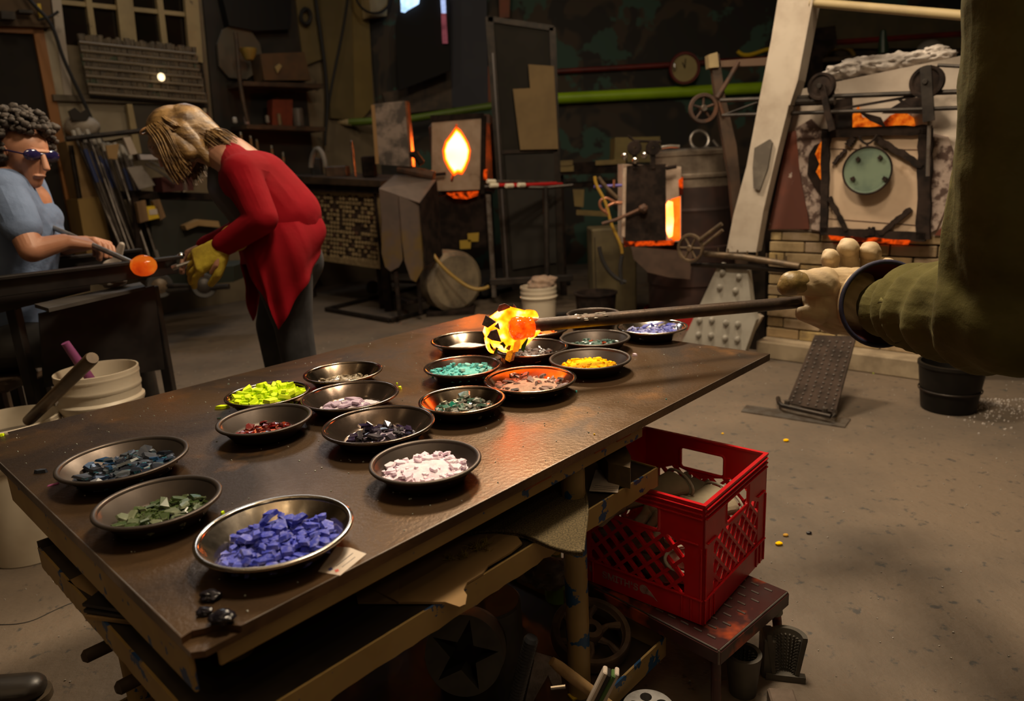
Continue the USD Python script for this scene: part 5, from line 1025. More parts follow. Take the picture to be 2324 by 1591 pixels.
# ------------------------------------------------------------------ the furnace, right
FP = Plane((1.54, 4.14, 0), UL); FA = FP.shift(.16)
M_furn = mat('furnace_white', (.50, .43, .36), (.40, .33, .27), scale=2.6, rough=.75, bump=.002, bscale=20, c3=(.10, .065, .045), scale3=5, lo3=.60, hi3=.70)
M_scale = mat('flaking_scale', (.46, .36, .31), (.10, .06, .048), scale=16, rough=.85, bump=.004, bscale=36, lo=.46, hi=.56)
M_rustred = mat('rust_red_plate', (.19, .052, .028), (.12, .04, .026), scale=4, rough=.75, bump=.001, c3=(.42, .34, .3), scale3=24, lo3=.7, hi3=.74)
M_burnt = mat('burnt_iron', (.012, .009, .008), (.030, .020, .016), scale=12, rough=.85, bump=.002, spec=.12)
M_doorc = mat('door_cream', (.50, .37, .26), (.43, .31, .215), scale=3, rough=.8, bump=.001, c3=(.28, .18, .10), scale3=4, lo3=.62, hi3=.74)
M_brick = mat('buff_brick', (.40, .29, .13), (.24, .17, .085), scale=11, rough=.85, bump=.003, bscale=40, island=[(.44, .32, .13), (.36, .24, .10), (.40, .30, .20), (.30, .22, .14), (.46, .34, .16)], lo=.46, hi=.66)
G_fire = glow('fire_orange', [(.10, .008, .001), (.55, .07, .004), (.9, .20, .012), (.42, .05, .003)], .85, 11, 3, .36, .62)
G_ember = glow('ember_orange', [(.05, .006, .002), (.9, .075, .004), (.06, .008, .002)], .9, 12, 2, .38, .62)
fz = FP.pt(1738, 524)[2]
furnace = Thing('glass_furnace', 'large white and rust-red glass furnace with a square cream door on a buff brick base', 'furnace', (2.0, 4.2, 0))
furnace.add('front_wall', slab(FP, [(1804, 205), (2194, 124), (2215, 540), (1733, 522)], .08), M_furn, smooth=False)
furnace.add('shell', bar(FP.pt(1985, 400) + UL * .1, FP.pt(1985, 400) + UL * 1.25, 1.02, .88, .06), M_furn)
furnace.add('rust_plate', slab(FP, [(1788, 300), (1808, 296), (1816, 400), (1832, 470), (1836, 520), (1738, 520), (1752, 420)], .02, .012), M_rustred, smooth=False)
furnace.add('rust_plate', slab(FP, [(2205, 360), (2200, 430), (2150, 500), (2120, 534), (2214, 538)], .02, .012), M_rustred, smooth=False)
furnace.add('scale_crust', grain(slab(FP, [(1806, 290), (1840, 270), (1868, 300), (1866, 525), (1842, 520), (1828, 460), (1814, 380)], .03, .02), .004, 30), M_scale, smooth=False)
furnace.add('scale_crust', grain(slab(FP, [(2108, 300), (2150, 310), (2176, 380), (2160, 440), (2126, 520), (2100, 535)], .03, .02), .004, 30), M_scale, smooth=False)
furnace.add('soot_patch', slab(FP, [(1848, 330), (1836, 350), (1832, 395), (1852, 430), (1868, 450), (1868, 320)], .012, .03), M_burnt, smooth=False)
furnace.add('edge_tube', rod(FP, [(1800, 225), (1775, 330), (1755, 430), (1736, 522)], .017, 10, .02), M_burnt)
# glow at the joints of the door
furnace.add('glowing_gap', slab(FP, [(1932, 232), (2052, 224), (2080, 296), (1926, 296)], .03, .004), M_furn, smooth=False)
furnace.add('glowing_gap', slab(FP, [(1934, 262), (1948, 240), (1956, 266), (1985, 270), (2000, 282), (2020, 262), (2050, 252), (2072, 268), (2078, 296), (1930, 296)], .03, .014), G_fire, smooth=False)
furnace.add('glowing_gap', slab(FP, [(1866, 318), (1858, 330), (1850, 350), (1860, 372), (1852, 390), (1864, 410), (1868, 380)], .02, .034), G_fire, smooth=False)
furnace.add('glowing_gap', slab(FP, [(1880, 534), (2064, 544), (2060, 556), (1884, 544)], .02, .014), G_ember, smooth=False)
# door with its burnt frame and braces
DP = .085
def ragged(pl, q0, q1, w, th, off, seed, amp=.25, nn=14):
    r = np.random.default_rng(seed); a, b = pl.pt(*q0, off), pl.pt(*q1, off); d = (b - a) / np.linalg.norm(b - a); s = np.cross(pl.n, d); t = np.linspace(0, 1, nn)
    up = [(x * np.linalg.norm(b - a), w / 2 * (1 + r.uniform(-amp, amp))) for x in t]; dn = [(x * np.linalg.norm(b - a), -w / 2 * (1 + r.uniform(-amp, amp))) for x in t[::-1]]
    return poly_ex(sg.Polygon(up + dn).buffer(0), th, (a - pl.n * th, d, s, pl.n))
FD = furnace.add('door_panel', slab(FP, [(1872, 300), (2100, 294), (2096, 538), (1868, 526)], .05, DP - .02), M_doorc, smooth=False)
for k, (q0, q1, w) in enumerate((((1864, 303), (2112, 294), .045), ((1874, 300), (1868, 528), .040), ((2100, 292), (2094, 544), .060), ((1862, 524), (2100, 538), .042))):
    furnace.add('door_frame', ragged(FP, q0, q1, w, .03, DP, k, .18), M_burnt, smooth=False, under=FD)
for k, (q0, q1, w) in enumerate((((1985, 312), (2092, 378), .030), ((1936, 312), (1922, 330), .03), ((1890, 372), (1918, 340), .018), ((1880, 448), (1920, 524), .022), ((2066, 474), (1994, 532), .026), ((1960, 528), (1984, 526), .04))):
    furnace.add('door_brace', ragged(FP, q0, q1, w, .02, DP + .004, 20 + k, .35), M_burnt, smooth=False, under=FD)
furnace.add('door_joint', strip(FP, [(1882, 338), (2090, 340)], .004, .003, DP - .018), M_rust, smooth=False, under=FD); furnace.add('door_joint', strip(FP, [(1876, 496), (2084, 512)], .004, .003, DP - .018), M_rust, smooth=False, under=FD)
dc = FP.pt(1970, 387, DP + .02)
furnace.add('door_disc', lathe([(.001, .0), (.115, 0), (.118, .006), (.118, .014), (.112, .018), (.10, .013), (.001, .013)], 40, dc, FP.n), mat('green_glass_disc', (.16, .215, .155), (.11, .155, .12), scale=7, rough=.3), smooth=40, label='round pale green disc hung on the door', under=FD)
furnace.add('disc_rim', lathe([(.112, .012), (.119, .012), (.121, .018), (.117, .022), (.111, .018)], 40, dc, FP.n, closed=True), M_burnt, under=FD)
for q in ((1944, 358), (2000, 354), (2012, 408), (1930, 408)): furnace.add('disc_clip', strip(FP, [q, (q[0] + (1970 - q[0]) * .22, q[1] + (387 - q[1]) * .22)], .018, .008, DP + .045), M_burnt, smooth=False, under=FD)
furnace.add('door_hook', rod(FP, [(1950, 308), (1958, 322), (1968, 326), (1982, 318), (1990, 306)], .006, 8, DP + .03, 14), M_burnt, under=FD); furnace.add('door_hook', rod(FP, [(1968, 326), (1969, 338)], .006, 8, DP + .03), M_burnt, under=FD)
# door gear: wheels, hangers and rails
for (x, y, r, nm) in ((1865, 196, .066, 0), (2104, 186, .072, 1)):
    c = FA.pt(x, y, .02); furnace.add('pulley_wheel', lathe([(.012, -.015), (.05 * r / .07, -.012), (.058 * r / .07, -.018), (r, -.018), (r, -.012), (r * .9, -.004), (r * .9, .004), (r, .012), (r, .018), (.058 * r / .07, .018), (.05 * r / .07, .012), (.012, .015)], 32, c, FP.n, closed=True), M_burnt)
    furnace.add('wheel_axle', cyl(c - FP.n * .1, c + FP.n * .04, .012, 12, .002), M_darkmetal)
furnace.add('door_hanger', strip(FA, [(1866, 196), (1876, 250), (1888, 296)], .03, .012, .05), M_burnt, smooth=False)
furnace.add('door_hanger', strip(FA, [(1884, 205), (1886, 292)], .035, .012, -.02), M_burnt, smooth=False)
furnace.add('door_hanger', strip(FA, [(2100, 150), (2107, 275)], .046, .02, .05), M_darkmetal, smooth=False)
furnace.add('door_hanger', strip(FA, [(2108, 275), (2104, 400)], .012, .02, .03), M_steel, smooth=False)
for q, r in (([(1636, 228), (2240, 206)], .012), ([(1790, 232), (1895, 228)], .022), ([(1640, 262), (2240, 243)], .010), ([(2128, 148), (2240, 154)], .008), ([(1720, 232), (1640, 262)], .006)):
    furnace.add('slide_rail', rod(FA, q, r, 10), M_darkmetal)
furnace.add('slide_rail', strip(FA, [(1890, 250), (2090, 215)], .012, .012), M_burnt, smooth=False); furnace.add('slide_rail', strip(FA, [(2040, 225), (2070, 250)], .012, .012), M_burnt, smooth=False)
furnace.add('dark_plate', slab(FP, [(1888, 226), (1932, 222), (1932, 296), (1888, 296)], .02, .05), M_burnt, smooth=False); furnace.add('dark_plate', slab(FP, [(2000, 258), (2060, 222), (2100, 220), (2118, 240), (2112, 258)], .01, .05), M_burnt, smooth=False)
furnace.add('dark_plate', slab(FP, [(1946, 252), (1998, 266), (2010, 290), (1974, 274)], .01, .055), M_burnt, smooth=False)
# leaning frame
furnace.add('frame_post', slab(FA, [(1768, -20), (1848, -20), (1810, 180), (1792, 232), (1760, 360), (1732, 480), (1716, 572), (1648, 572), (1664, 490), (1694, 378), (1722, 232), (1750, 90)], .07, .06), M_white, smooth=False)
furnace.add('post_flange', strip(FA, [(1846, -20), (1808, 182), (1790, 238)], .012, .10, .075), M_white, smooth=False)
furnace.add('post_patch', slab(FA, [(1712, 336), (1746, 316), (1752, 324), (1742, 382), (1724, 432), (1710, 428), (1708, 380)], .02, .075), mat('grey_patch', (.14, .12, .095), (.09, .075, .06), scale=9, rough=.8), smooth=False)
furnace.add('post_foot', slab(FA, [(1632, 598), (1696, 614), (1706, 700), (1716, 726), (1690, 800), (1540, 792), (1562, 748)], .05, .10), mat('grey_riveted_plate', (.40, .38, .33), (.31, .29, .25), scale=5, rough=.6), smooth=False, label='grey riveted foot of the leaning post')
for (x, y) in ((1641, 618), (1678, 628), (1634, 652), (1670, 660), (1588, 727), (1616, 727), (1648, 733), (1675, 736), (1586, 760), (1614, 762), (1646, 768), (1674, 771)):
    furnace.add('rivet', blob(FA.pt(x, y, .104), (.020, .014, .020), .02, 1, 1, 2), mat('rivet_metal', (.30, .28, .24), (.2, .18, .15), scale=30, rough=.5) if not USED.get('rv') else LK + 'rivet_metal', smooth=True); USED['rv'] = 1
furnace.add('foot_brace', strip(FA, [(1682, 790), (1724, 716)], .03, .03, .06), M_white, smooth=False)
furnace.add('dark_column', slab(FP, [(1698, 560), (1736, 522), (1736, 800), (1694, 796)], .15, -.02), M_blackmetal, smooth=False)
furnace.add('top_bar', rod(FA, [(1840, 6), (2196, 36)], .021, 14, .05), M_cream); furnace.add('frame_post', slab(FA, [(2190, 28), (2232, 20), (2232, 560), (2204, 560)], .05, .05), M_white, smooth=False)
ins = []
for i, (x, y, s) in enumerate(((1890, 160, .07), (1925, 150, .09), (1970, 144, .09), (2020, 140, .09), (2070, 132, .08), (2120, 122, .06), (2108, 112, .05))):
    c = FP.pt(x, y) + UL * .12; ins.append(blob(c, (s * 1.2, s, s * .55), .4, 3, 30 + i))
furnace.add('insulation_blanket', cat(ins), M_ash, smooth=True)
# brick base, each brick laid by itself
xa = FP.pt(1740, 700); base0 = np.array([xa[0], xa[1], 0]); HX = -VL; wlen = (FP.pt(2216, 700) - xa) @ HX
rb_ = np.random.default_rng(33); z = .10; rowi = 0
brick0 = np.array([.225, .11, .058])
while z < fz - .02:
    x = -.02 - (.115 if rowi % 2 else 0); hh = min(.064, fz - z)
    while x < wlen:
        ln = .225 + rb_.uniform(-.03, .02); a = max(x, 0); b = min(x + ln, wlen)
        if b - a > .03:
            c = base0 + HX * (a + b) / 2 + np.array([0, 0, z + hh / 2 - .003]) + FP.n * (rb_.uniform(-.006, .008) - .05)
            m = box((0, 0, 0), (b - a - .008, .10, hh - .008), .004); m.apply_transform(trimesh.transformations.rotation_matrix(math.atan2(HX[1], HX[0]) + rb_.normal(0, .012), [0, 0, 1])); m.apply_translation(c)
            furnace.add('brick', m, M_brick, smooth=False)
        x += ln
    z += hh; rowi += 1
furnace.add('mortar_core', bar(base0 + UL * .08 + (0, 0, fz / 2) + HX * .01, base0 + UL * .08 + (0, 0, fz / 2) + HX * wlen, .06, fz - .01, .002), mat('mortar', (.2, .16, .11), (.12, .095, .07), scale=20, rough=.9), smooth=False)
furnace.add('base_ledge', grain(bar(base0 - UL * .02 + (0, 0, .05), base0 - UL * .02 + HX * wlen + (0, 0, .05), .22, .10, .006), .002, 20), mat('ledge_stone', (.34, .27, .18), (.22, .17, .11), scale=7, rough=.85), smooth=False)
# sliding pipe with its hand wheel in front of the post
vp = FA.shift(.16); c = vp.pt(1567, 563)
wheel = Thing('valve_wheel', 'small spoked valve wheel on a horizontal pipe in front of the furnace', 'valve', c - (0, 0, .08))
M_dullbr = mat('dull_brass', (.16, .11, .065), (.09, .065, .042), scale=20, rough=.5, metal=.4)
wheel.add('wheel_rim', lathe([(.070, -.010), (.082, -.010), (.086, 0), (.082, .010), (.070, .010), (.066, 0)], 32, c, vp.n, closed=True), M_dullbr)
x_, y_, _ = frame_of(vp.n)
for k in range(6): a = k * math.pi / 3; wheel.add('wheel_spoke', cyl(c, c + (x_ * math.cos(a) + y_ * math.sin(a)) * .07, .007, 8), M_dullbr)
wheel.add('wheel_hub', cyl(c - vp.n * .02, c + vp.n * .02, .018, 14, .003), M_dullbr)
wheel.add('lever', rod(vp, [(1588, 545), (1638, 508)], .012, 10, .01), M_dullbr); wheel.add('lever', rod(vp, [(1598, 556), (1640, 522)], .009, 10, .03), M_dullbr)
wheel.add('pipe', rod(vp, [(1600, 576), (1690, 584), (1815, 604)], .018, 12, -.03), M_dullbr); wheel.add('pipe', rod(vp, [(1570, 600), (1700, 606), (1830, 618)], .016, 12, -.05), M_blackmetal)
for x in range(1630, 1800, 22): wheel.add('pipe_stud', rod(vp, [(x, 578 + (x - 1630) * .12), (x, 562 + (x - 1630) * .12)], .005, 6, -.03), M_dullbr)
# foot pedal in front of the furnace
pb = ZP(.006)
pedal = Thing('foot_pedal', 'hinged dark steel foot pedal with raised studs on the floor in front of the furnace', 'pedal', pb.pt(1805, 940) - (0, 0, .006))
pedal.add('base_plate', slab(pb, [(1682, 933), (1694, 919), (1931, 950), (1917, 969)], .006), M_steel, smooth=False)
zb = ZP(.035); b0, b1 = zb.pt(1786, 914), zb.pt(1896, 937); t0 = at(1849, 760, b0[1] + .22); nrm = np.cross(b1 - b0, t0 - b0); PP = Plane(b0, nrm)
pedal.add('tread_plate', slab(PP, [(1786, 914), (1896, 937), (1943, 763), (1849, 760)], .010), mat('pedal_steel', (.055, .038, .03), (.03, .022, .018), scale=14, rough=.85, bump=.0006, spec=.1), smooth=False)
st_ = []
for i in range(6):
    for j in range(15):
        u_, v_ = (i + .5) / 6, (j + .6) / 16; x = (1786 + 110 * u_) * (1 - v_) + (1849 + 94 * u_) * v_; y = (914 + 23 * u_) * (1 - v_) + (760 + 3 * u_) * v_
        st_.append(blob(PP.pt(x, y, .001), (.006, .005, .006), 0, 1, 0, 1))
pedal.add('studs', cat(st_), mat('stud_steel', (.10, .085, .075), rough=.4, metal=.3), smooth=True, kind='stuff')
pedal.add('hinge_bar', rod(zb, [(1766, 904), (1768, 914), (1776, 921), (1885, 945), (1893, 943), (1895, 932)], .011, 12, .0), M_blackmetal)
for q in ((1786, 918), (1872, 936)): pedal.add('bolt', cyl(zb.pt(*q), zb.pt(*q) + (0, 0, .02), .012, 6), M_steel, smooth=False)
p = ZP(0).pt(2172, 944); black_ = (p[0] + .02, p[1] + .10, 0)
t = Thing('black_bucket', 'black bucket on the floor under the outstretched sleeve', 'bucket', black_)
t.add('bucket_body', lathe([(.001, 0), (.105, 0), (.11, .006), (.132, .20), (.137, .205), (.137, .22), (.125, .22), (.12, .2), (.10, .008), (.001, .008)], 36), mat('black_plastic', (.007, .006, .005), (.012, .010, .008), scale=9, rough=.5, spec=.2), local=True); t.add('raised_band', lathe([(.124, .09), (.127, .092), (.1275, .097), (.1255, .1)], 36), M_blackmetal, local=True)
white_d = ZP(.001); r_ = np.random.default_rng(55); wd = []
for i in range(260):
    p = white_d.pt(2240 + r_.normal(20, 50), 905 + abs(r_.normal(0, 26))); s = r_.uniform(.002, .006); m = shard(r_, s * 2, s * 1.5, s, 4); m.apply_translation((p[0], p[1], s * .45)); wd.append(m)
single('pale_grit', cat(wd), M_ash, 'patch of pale grit on the floor right of the black bucket', 'grit', kind='stuff', smooth=False)

# ------------------------------------------------------------------ drum furnace, centre right
DY = 5.15; dcx = at(1568, 500, DY)[0]; D0 = np.array([dcx, DY, 0])
M_drum = mat('sooty_drum', (.20, .16, .12), (.10, .075, .055), scale=5, rough=.5, metal=.35, rough2=.65)
M_drumdark = mat('burnt_drum', (.055, .026, .020), (.03, .018, .016), scale=4, rough=.6, metal=.2)
zt = at(1600, 338, DY - .28)[2]; zs = lambda y: at(1600, y, DY - .28)[2]
drum = Thing('drum_furnace', 'sooty steel drum furnace with a dark hanging door and a white-hot slit', 'furnace', D0)
drum.add('upper_drum', lathe([(.001, zt), (.27, zt), (.292, zt - .01), (.292, zs(350)), (.286, zs(352)), (.286, zs(392)), (.296, zs(396)), (.296, zs(402)), (.286, zs(406)), (.286, zs(424))], 40), M_drum, local=True)
drum.add('lower_drum', lathe([(.286, zs(424)), (.286, zs(470)), (.295, zs(475)), (.295, zs(480)), (.286, zs(485)), (.286, zs(560)), (.31, zs(562)), (.31, .30), (.30, .29), (.30, .05), (.33, .045), (.33, 0)], 40), M_drumdark, local=True)
drum.add('red_band', lathe([(.332, .0), (.336, .01), (.336, .09), (.332, .10)], 40), M_red, local=True)
drum.add('lid', lathe([(.001, zt + .012), (.24, zt + .012), (.262, zt + .006), (.262, zt)], 36), M_steel, local=True)
cl_ = at(1588, 318, DY - .1); drum.add('lifting_ring', tube([cl_ + np.array([math.cos(a) * .062, .02 * math.sin(a), math.sin(a) * .062]) for a in np.linspace(0, 6.283, 22, endpoint=False)], .012, 8, closed=True), M_steel)
drum.add('lid_bolt', cyl(at(1618, 318, DY - .1), at(1630, 332, DY - .1), .010, 8), M_steel)
YF = YP(4.80); YF2 = YP(4.72)
M_ceram = mat('pale_ceramic', (.55, .42, .33), (.42, .30, .22), scale=7, rough=.85, bump=.003)
drum.add('fire_brick_front', slab(YF, [(1414, 372), (1546, 378), (1546, 548), (1414, 552)], .22, 0, holes=[[(1512, 470), (1522, 452), (1532, 470), (1532, 520), (1522, 540), (1512, 530)]]), M_ceram, smooth=False)
G_slit = glow('white_hot', [(6, 1.2, .10), (8, 1.7, .4), (9, 2.2, .8)], 1., 8, 2)
G_flame = glow('orange_flame', [(1.6, .12, .004), (2.2, .28, .012), (1.2, .08, .003)], 1., 8, 3)
drum.add('hot_slit', slab(YF, [(1510, 466), (1517, 456), (1527, 458), (1529, 500), (1526, 536), (1518, 540), (1512, 520)], .02, .004), G_slit, smooth=False)
drum.add('flame_edge', slab(YF, [(1524, 452), (1544, 446), (1544, 545), (1530, 546), (1522, 540), (1528, 510)], .02, .002), G_flame, smooth=False)
drum.add('flame_edge', slab(YF, [(1540, 408), (1550, 402), (1550, 440), (1541, 446)], .02, .002), G_ember, smooth=False)
DD = drum.add('door_plate', slab(YF2, [(1424, 376), (1511, 372), (1512, 546), (1420, 548)], .03), M_burnt, smooth=False)
drum.add('scale_edge', grain(slab(YF, [(1414, 384), (1426, 380), (1422, 540), (1412, 536)], .03, .04), .006, 40), M_ceram, smooth=False)
drum.add('glowing_sill', slab(YF, [(1416, 549), (1532, 546), (1528, 556), (1418, 560)], .03, .03), G_ember, smooth=False)
for x in (1440, 1482):
    c = YF2.pt(x, 336); drum.add('door_roller', lathe([(.008, -.014), (.043, -.014), (.046, -.01), (.040, 0), (.046, .01), (.043, .014), (.008, .014)], 24, c, (0, -1, 0), closed=True), M_burnt, under=DD); drum.add('door_strap', bar(c, c - (0, 0, .13), .03, .012, .002, up=(0, 1, 0)), M_burnt, under=DD)
for q in ((1418, 354), (1442, 364), (1463, 352)): drum.add('bright_bolt', blob(YF2.pt(*q, .02), (.020, .016, .024), .1, 2, 4), M_chrome, smooth=True)
drum.add('bright_bracket', rod(YF2, [(1500, 334), (1520, 331), (1542, 332)], .013, 10), M_chrome)
drum.add('door_track', rod(YF2, [(1425, 308), (1440, 320), (1500, 322)], .008, 8), M_burnt); drum.add('door_bar', rod(YF2, [(1512, 382), (1535, 378)], .012, 8), M_burnt)
drum.add('skirt_plate', slab(YF2, [(1432, 560), (1572, 572), (1566, 634), (1520, 630), (1470, 618), (1438, 588)], .012), mat('brown_sheet', (.11, .07, .052), (.07, .046, .036), scale=6, rough=.5, metal=.2), smooth=False)
drum.add('pull_rod', rod(YF2, [(1366, 508), (1400, 498), (1455, 474)], .011, 8, .02), M_rust); drum.add('pull_rod', blob(YF2.pt(1460, 474, .03), (.03, .03, .03), .3, 2, 6), M_rust)
M_copper = mat('hot_copper', (.40, .17, .09), (.28, .11, .055), scale=9, rough=.4, metal=.5)
for q, r, m in (([(1418, 452), (1388, 455), (1370, 450), (1362, 458), (1366, 475), (1380, 482)], .010, M_copper), ([(1418, 466), (1390, 462), (1376, 474), (1384, 490)], .010, M_copper), ([(1350, 400), (1356, 425), (1372, 455), (1380, 480), (1390, 515), (1404, 545), (1412, 575)], .011, mat('ochre_hose', (.36, .22, .03), rough=.5)), ([(1358, 402), (1376, 425), (1402, 450)], .013, M_dullbr), ([(1360, 560), (1372, 600), (1400, 632), (1420, 640)], .014, M_rubber), ([(1412, 580), (1408, 620), (1412, 645)], .014, M_rubber), ([(1394, 408), (1393, 425)], .008, M_copper)):
    drum.add('gas_hose', rod(YF, q, r, 8, .02, 22), m)
drum.add('violet_pipe', rod(YF, [(1348, 424), (1420, 420)], .010, 8), mat('violet_pipe', (.10, .07, .36), rough=.4), label='violet-blue pipe')
t = Thing('burner_cabinet', 'dull olive metal cabinet on the floor left of the drum furnace', 'cabinet', at(1390, 600, 5.5) * (1, 1, 0)); cp = at(1392, 560, 5.5)
t.add('cabinet_body', box((cp[0], 5.62, .34), (.34, .34, .68), .01), mat('olive_metal', (.14, .11, .05), (.09, .07, .035), scale=5, rough=.6)); t.add('door_line', bar((cp[0] - .15, 5.447, .05), (cp[0] - .15, 5.447, .62), .01, .004, .001), M_darkmetal)
M_lathe = mat('olive_board', (.24, .17, .055), (.17, .12, .04), scale=5, rough=.6)
t = Thing('back_bench', 'dark bench with pale edge strips behind the drum furnace', 'bench', at(1340, 600, 6.4) * (1, 1, 0)); BB = YP(6.4)
t.add('bench_top', slab(BB, [(1262, 372), (1424, 362), (1424, 392), (1262, 398)], .5), M_burnt, smooth=False); t.add('edge_strip', strip(BB, [(1266, 372), (1300, 370)], .05, .02, .02), M_lathe, smooth=False); t.add('edge_strip', strip(BB, [(1352, 370), (1420, 366)], .04, .02, .02), M_lathe, smooth=False); t.add('edge_strip', strip(BB, [(1262, 384), (1302, 382)], .05, .02, .02), M_lathe, smooth=False)
t.add('lower_shelf', slab(BB, [(1292, 416), (1424, 410), (1424, 424), (1292, 426)], .4), M_burnt, smooth=False); t.add('pale_panel', slab(BB, [(1300, 430), (1326, 430), (1324, 470), (1304, 468)], .02), M_lathe, smooth=False); t.add('edge_strip', strip(BB, [(1308, 482), (1380, 486)], .045, .02), M_lathe, smooth=False)
for x in (1270, 1420): a = BB.pt(x, 390, -.1); t.add('leg', bar((a[0], a[1], 0), a, .06, .06, .004), M_burnt)
single('storage_box', slab(YP(6.6), [(1396, 312), (1498, 310), (1500, 368), (1394, 368)], .3), mat('olive_box', (.18, .14, .04), (.13, .1, .03), scale=4, rough=.6), 'olive box on the bench behind the drum furnace door', 'box', smooth=False)
# leaning strut and pulley left of the furnace post
SP_ = YP(4.6)
t = Thing('door_counterweight', 'brown steel strut with a pulley wheel left of the white post', 'pulley', SP_.pt(1690, 900) * (1, 1, 0))
t.add('strut', slab(SP_, [(1612, 122), (1632, 122), (1646, 220), (1672, 330), (1700, 620), (1676, 620), (1656, 400), (1626, 230)], .05), mat('brown_steel', (.085, .05, .030), (.05, .032, .022), scale=7, rough=.6), smooth=False)
t.add('end_block', slab(SP_, [(1608, 124), (1628, 118), (1632, 152), (1610, 154)], .08, .02), M_cream, smooth=False)
t.add('cross_bar', slab(SP_, [(1632, 138), (1745, 130), (1742, 148), (1632, 152)], .04), mat('brown_bar', (.14, .085, .055), rough=.6), smooth=False)
t.add('stay', rod(SP_, [(1676, 140), (1656, 176), (1628, 222)], .014, 8, .02), M_rust); t.add('stay', rod(SP_, [(1632, 228), (1642, 262)], .011, 8, .02), M_rust)
c = SP_.pt(1596, 246); t.add('pulley_wheel', lathe([(.070, -.016), (.086, -.016), (.090, -.01), (.082, 0), (.090, .01), (.086, .016), (.070, .016), (.066, 0)], 32, c, (0, -1, 0), closed=True), M_rust)
for k in range(5): a = k * 2 * math.pi / 5 + .3; t.add('spoke', cyl(c, c + np.array([math.cos(a), 0, math.sin(a)]) * .072, .008, 8), M_rust)
t.add('pulley_hub', cyl(c - (0, .03, 0), c + (0, .03, 0), .02, 12, .003), M_steel)
# ------------------------------------------------------------------ glory hole, centre
GY = YP(6.25); M_facing = mat('glory_facing', (.46, .34, .25), (.36, .25, .17), scale=5, rough=.85, bump=.003, c3=(.15, .09, .055), scale3=5, lo3=.6, hi3=.72)
hole = [(1035, 290), (1024, 306), (1012, 322), (1006, 341), (1009, 362), (1018, 380), (1030, 396), (1038, 391), (1048, 393), (1056, 380), (1063, 362), (1066, 341), (1061, 325), (1054, 312), (1045, 298)]
glory = Thing('glory_hole', 'cream-fronted glory hole furnace with a blinding pear-shaped opening', 'furnace', GY.pt(1035, 640) * (1, 1, 0))
glory.add('front_plate', slab(GY, [(980, 276), (1092, 266), (1089, 430), (980, 434)], .10, 0, holes=[hole]), M_facing, smooth=False)
gcn = np.array([1035.5, 343.]); inner = [tuple(gcn + (np.array(h) - gcn) * .86) for h in hole]; outer = [tuple(gcn + (np.array(h) - gcn) * 1.03) for h in hole]
glory.add('fire_chamber', slab(GY, outer, .01, -.07), glow('chamber_white', [(52., 9., .8), (60., 12., 1.3)], 1., 4, 1), smooth=False)
G_rim = glow('chamber_rim', [(6., .7, .010), (7., 1.0, .04)], 1., 9, 1); G_rim2 = glow('chamber_edge', [(2., .16, .004), (2.6, .26, .008)], 1., 9, 1)
glory.add('hot_lining', slab(GY, outer, .05, -.02, holes=[inner]), G_rim, smooth=False)
glory.add('hot_lip', slab(GY, [tuple(gcn + (np.array(h) - gcn) * 1.06) for h in hole], .02, .004, holes=[[tuple(gcn + (np.array(h) - gcn) * .965) for h in hole]][0:1]), G_rim2, smooth=False)
glory.add('door_seam', strip(GY, [(1036, 282), (1036, 292)], .016, .01, .004), G_ember, smooth=False); glory.add('door_seam', strip(GY, [(1028, 396), (1025, 412)], .02, .01, .004), G_ember, smooth=False)
glory.add('furnace_body', box((GY.pt(1040, 350)[0] + .05, 6.95, GY.pt(1040, 350)[2]), (.62, 1.0, .66), .08), M_rust)
glory.add('frame_edge', slab(GY, [(1092, 262), (1104, 262), (1100, 440), (1090, 440)], .12, .01), M_burnt, smooth=False); glory.add('frame_edge', slab(GY, [(976, 262), (1098, 256), (1098, 268), (978, 278)], .12, .005), M_burnt, smooth=False)
glory.add('ember_tray', slab(GY, [(1012, 438), (1086, 434), (1084, 444), (1060, 452), (1030, 450)], .04, .01), G_ember, smooth=False); glory.add('ember_slit', slab(GY, [(1098, 385), (1106, 384), (1104, 408), (1097, 408)], .03, .02), G_ember, smooth=False)
glory.add('lower_case', slab(GY, [(985, 446), (1110, 440), (1116, 560), (984, 566)], .6, -.06), M_burnt, smooth=False)
for q in ((984, 446), (1108, 442)):
    a = GY.pt(*q); glory.add('leg', bar((a[0], a[1], .06), a, .045, .045, .004), M_steel); a2 = a + (0, .7, 0); glory.add('leg', bar((a2[0], a2[1], .06), a2, .045, .045, .004), M_darkmetal)
glory.add('prod_bar', rod(GY, [(968, 398), (1012, 394)], .014, 8, .06), M_burnt)
DP2 = Plane(GY.pt(890, 300) + (0, -.35, 0), (-.25, -1, 0))
M_doorold = mat('scorched_door', (.30, .235, .20), (.085, .07, .062), scale=6, rough=.7, bump=.002, lo=.44, hi=.58, c3=(.42, .24, .12), scale3=4, lo3=.62, hi3=.7)
glory.add('swung_door', slab(DP2, [(846, 236), (918, 229), (930, 378), (854, 373)], .07), M_doorold, smooth=False, label='scorched square door swung open to the left')
glory.add('door_edge', strip(DP2, [(919, 230), (926, 300), (932, 378)], .03, .06, -.01), M_copper, smooth=False); glory.add('door_edge', strip(DP2, [(846, 238), (856, 372)], .03, .06, .004), mat('tan_edge', (.34, .2, .085), rough=.7), smooth=False)  # right edge: orange firelight put into the strip colour
glory.add('hinge_arm', rod(DP2, [(905, 382), (950, 392), (985, 400)], .04, 10, -.05), M_rust); glory.add('hinge_arm', rod(DP2, [(930, 352), (942, 350), (958, 372)], .03, 10, -.03), M_burnt)
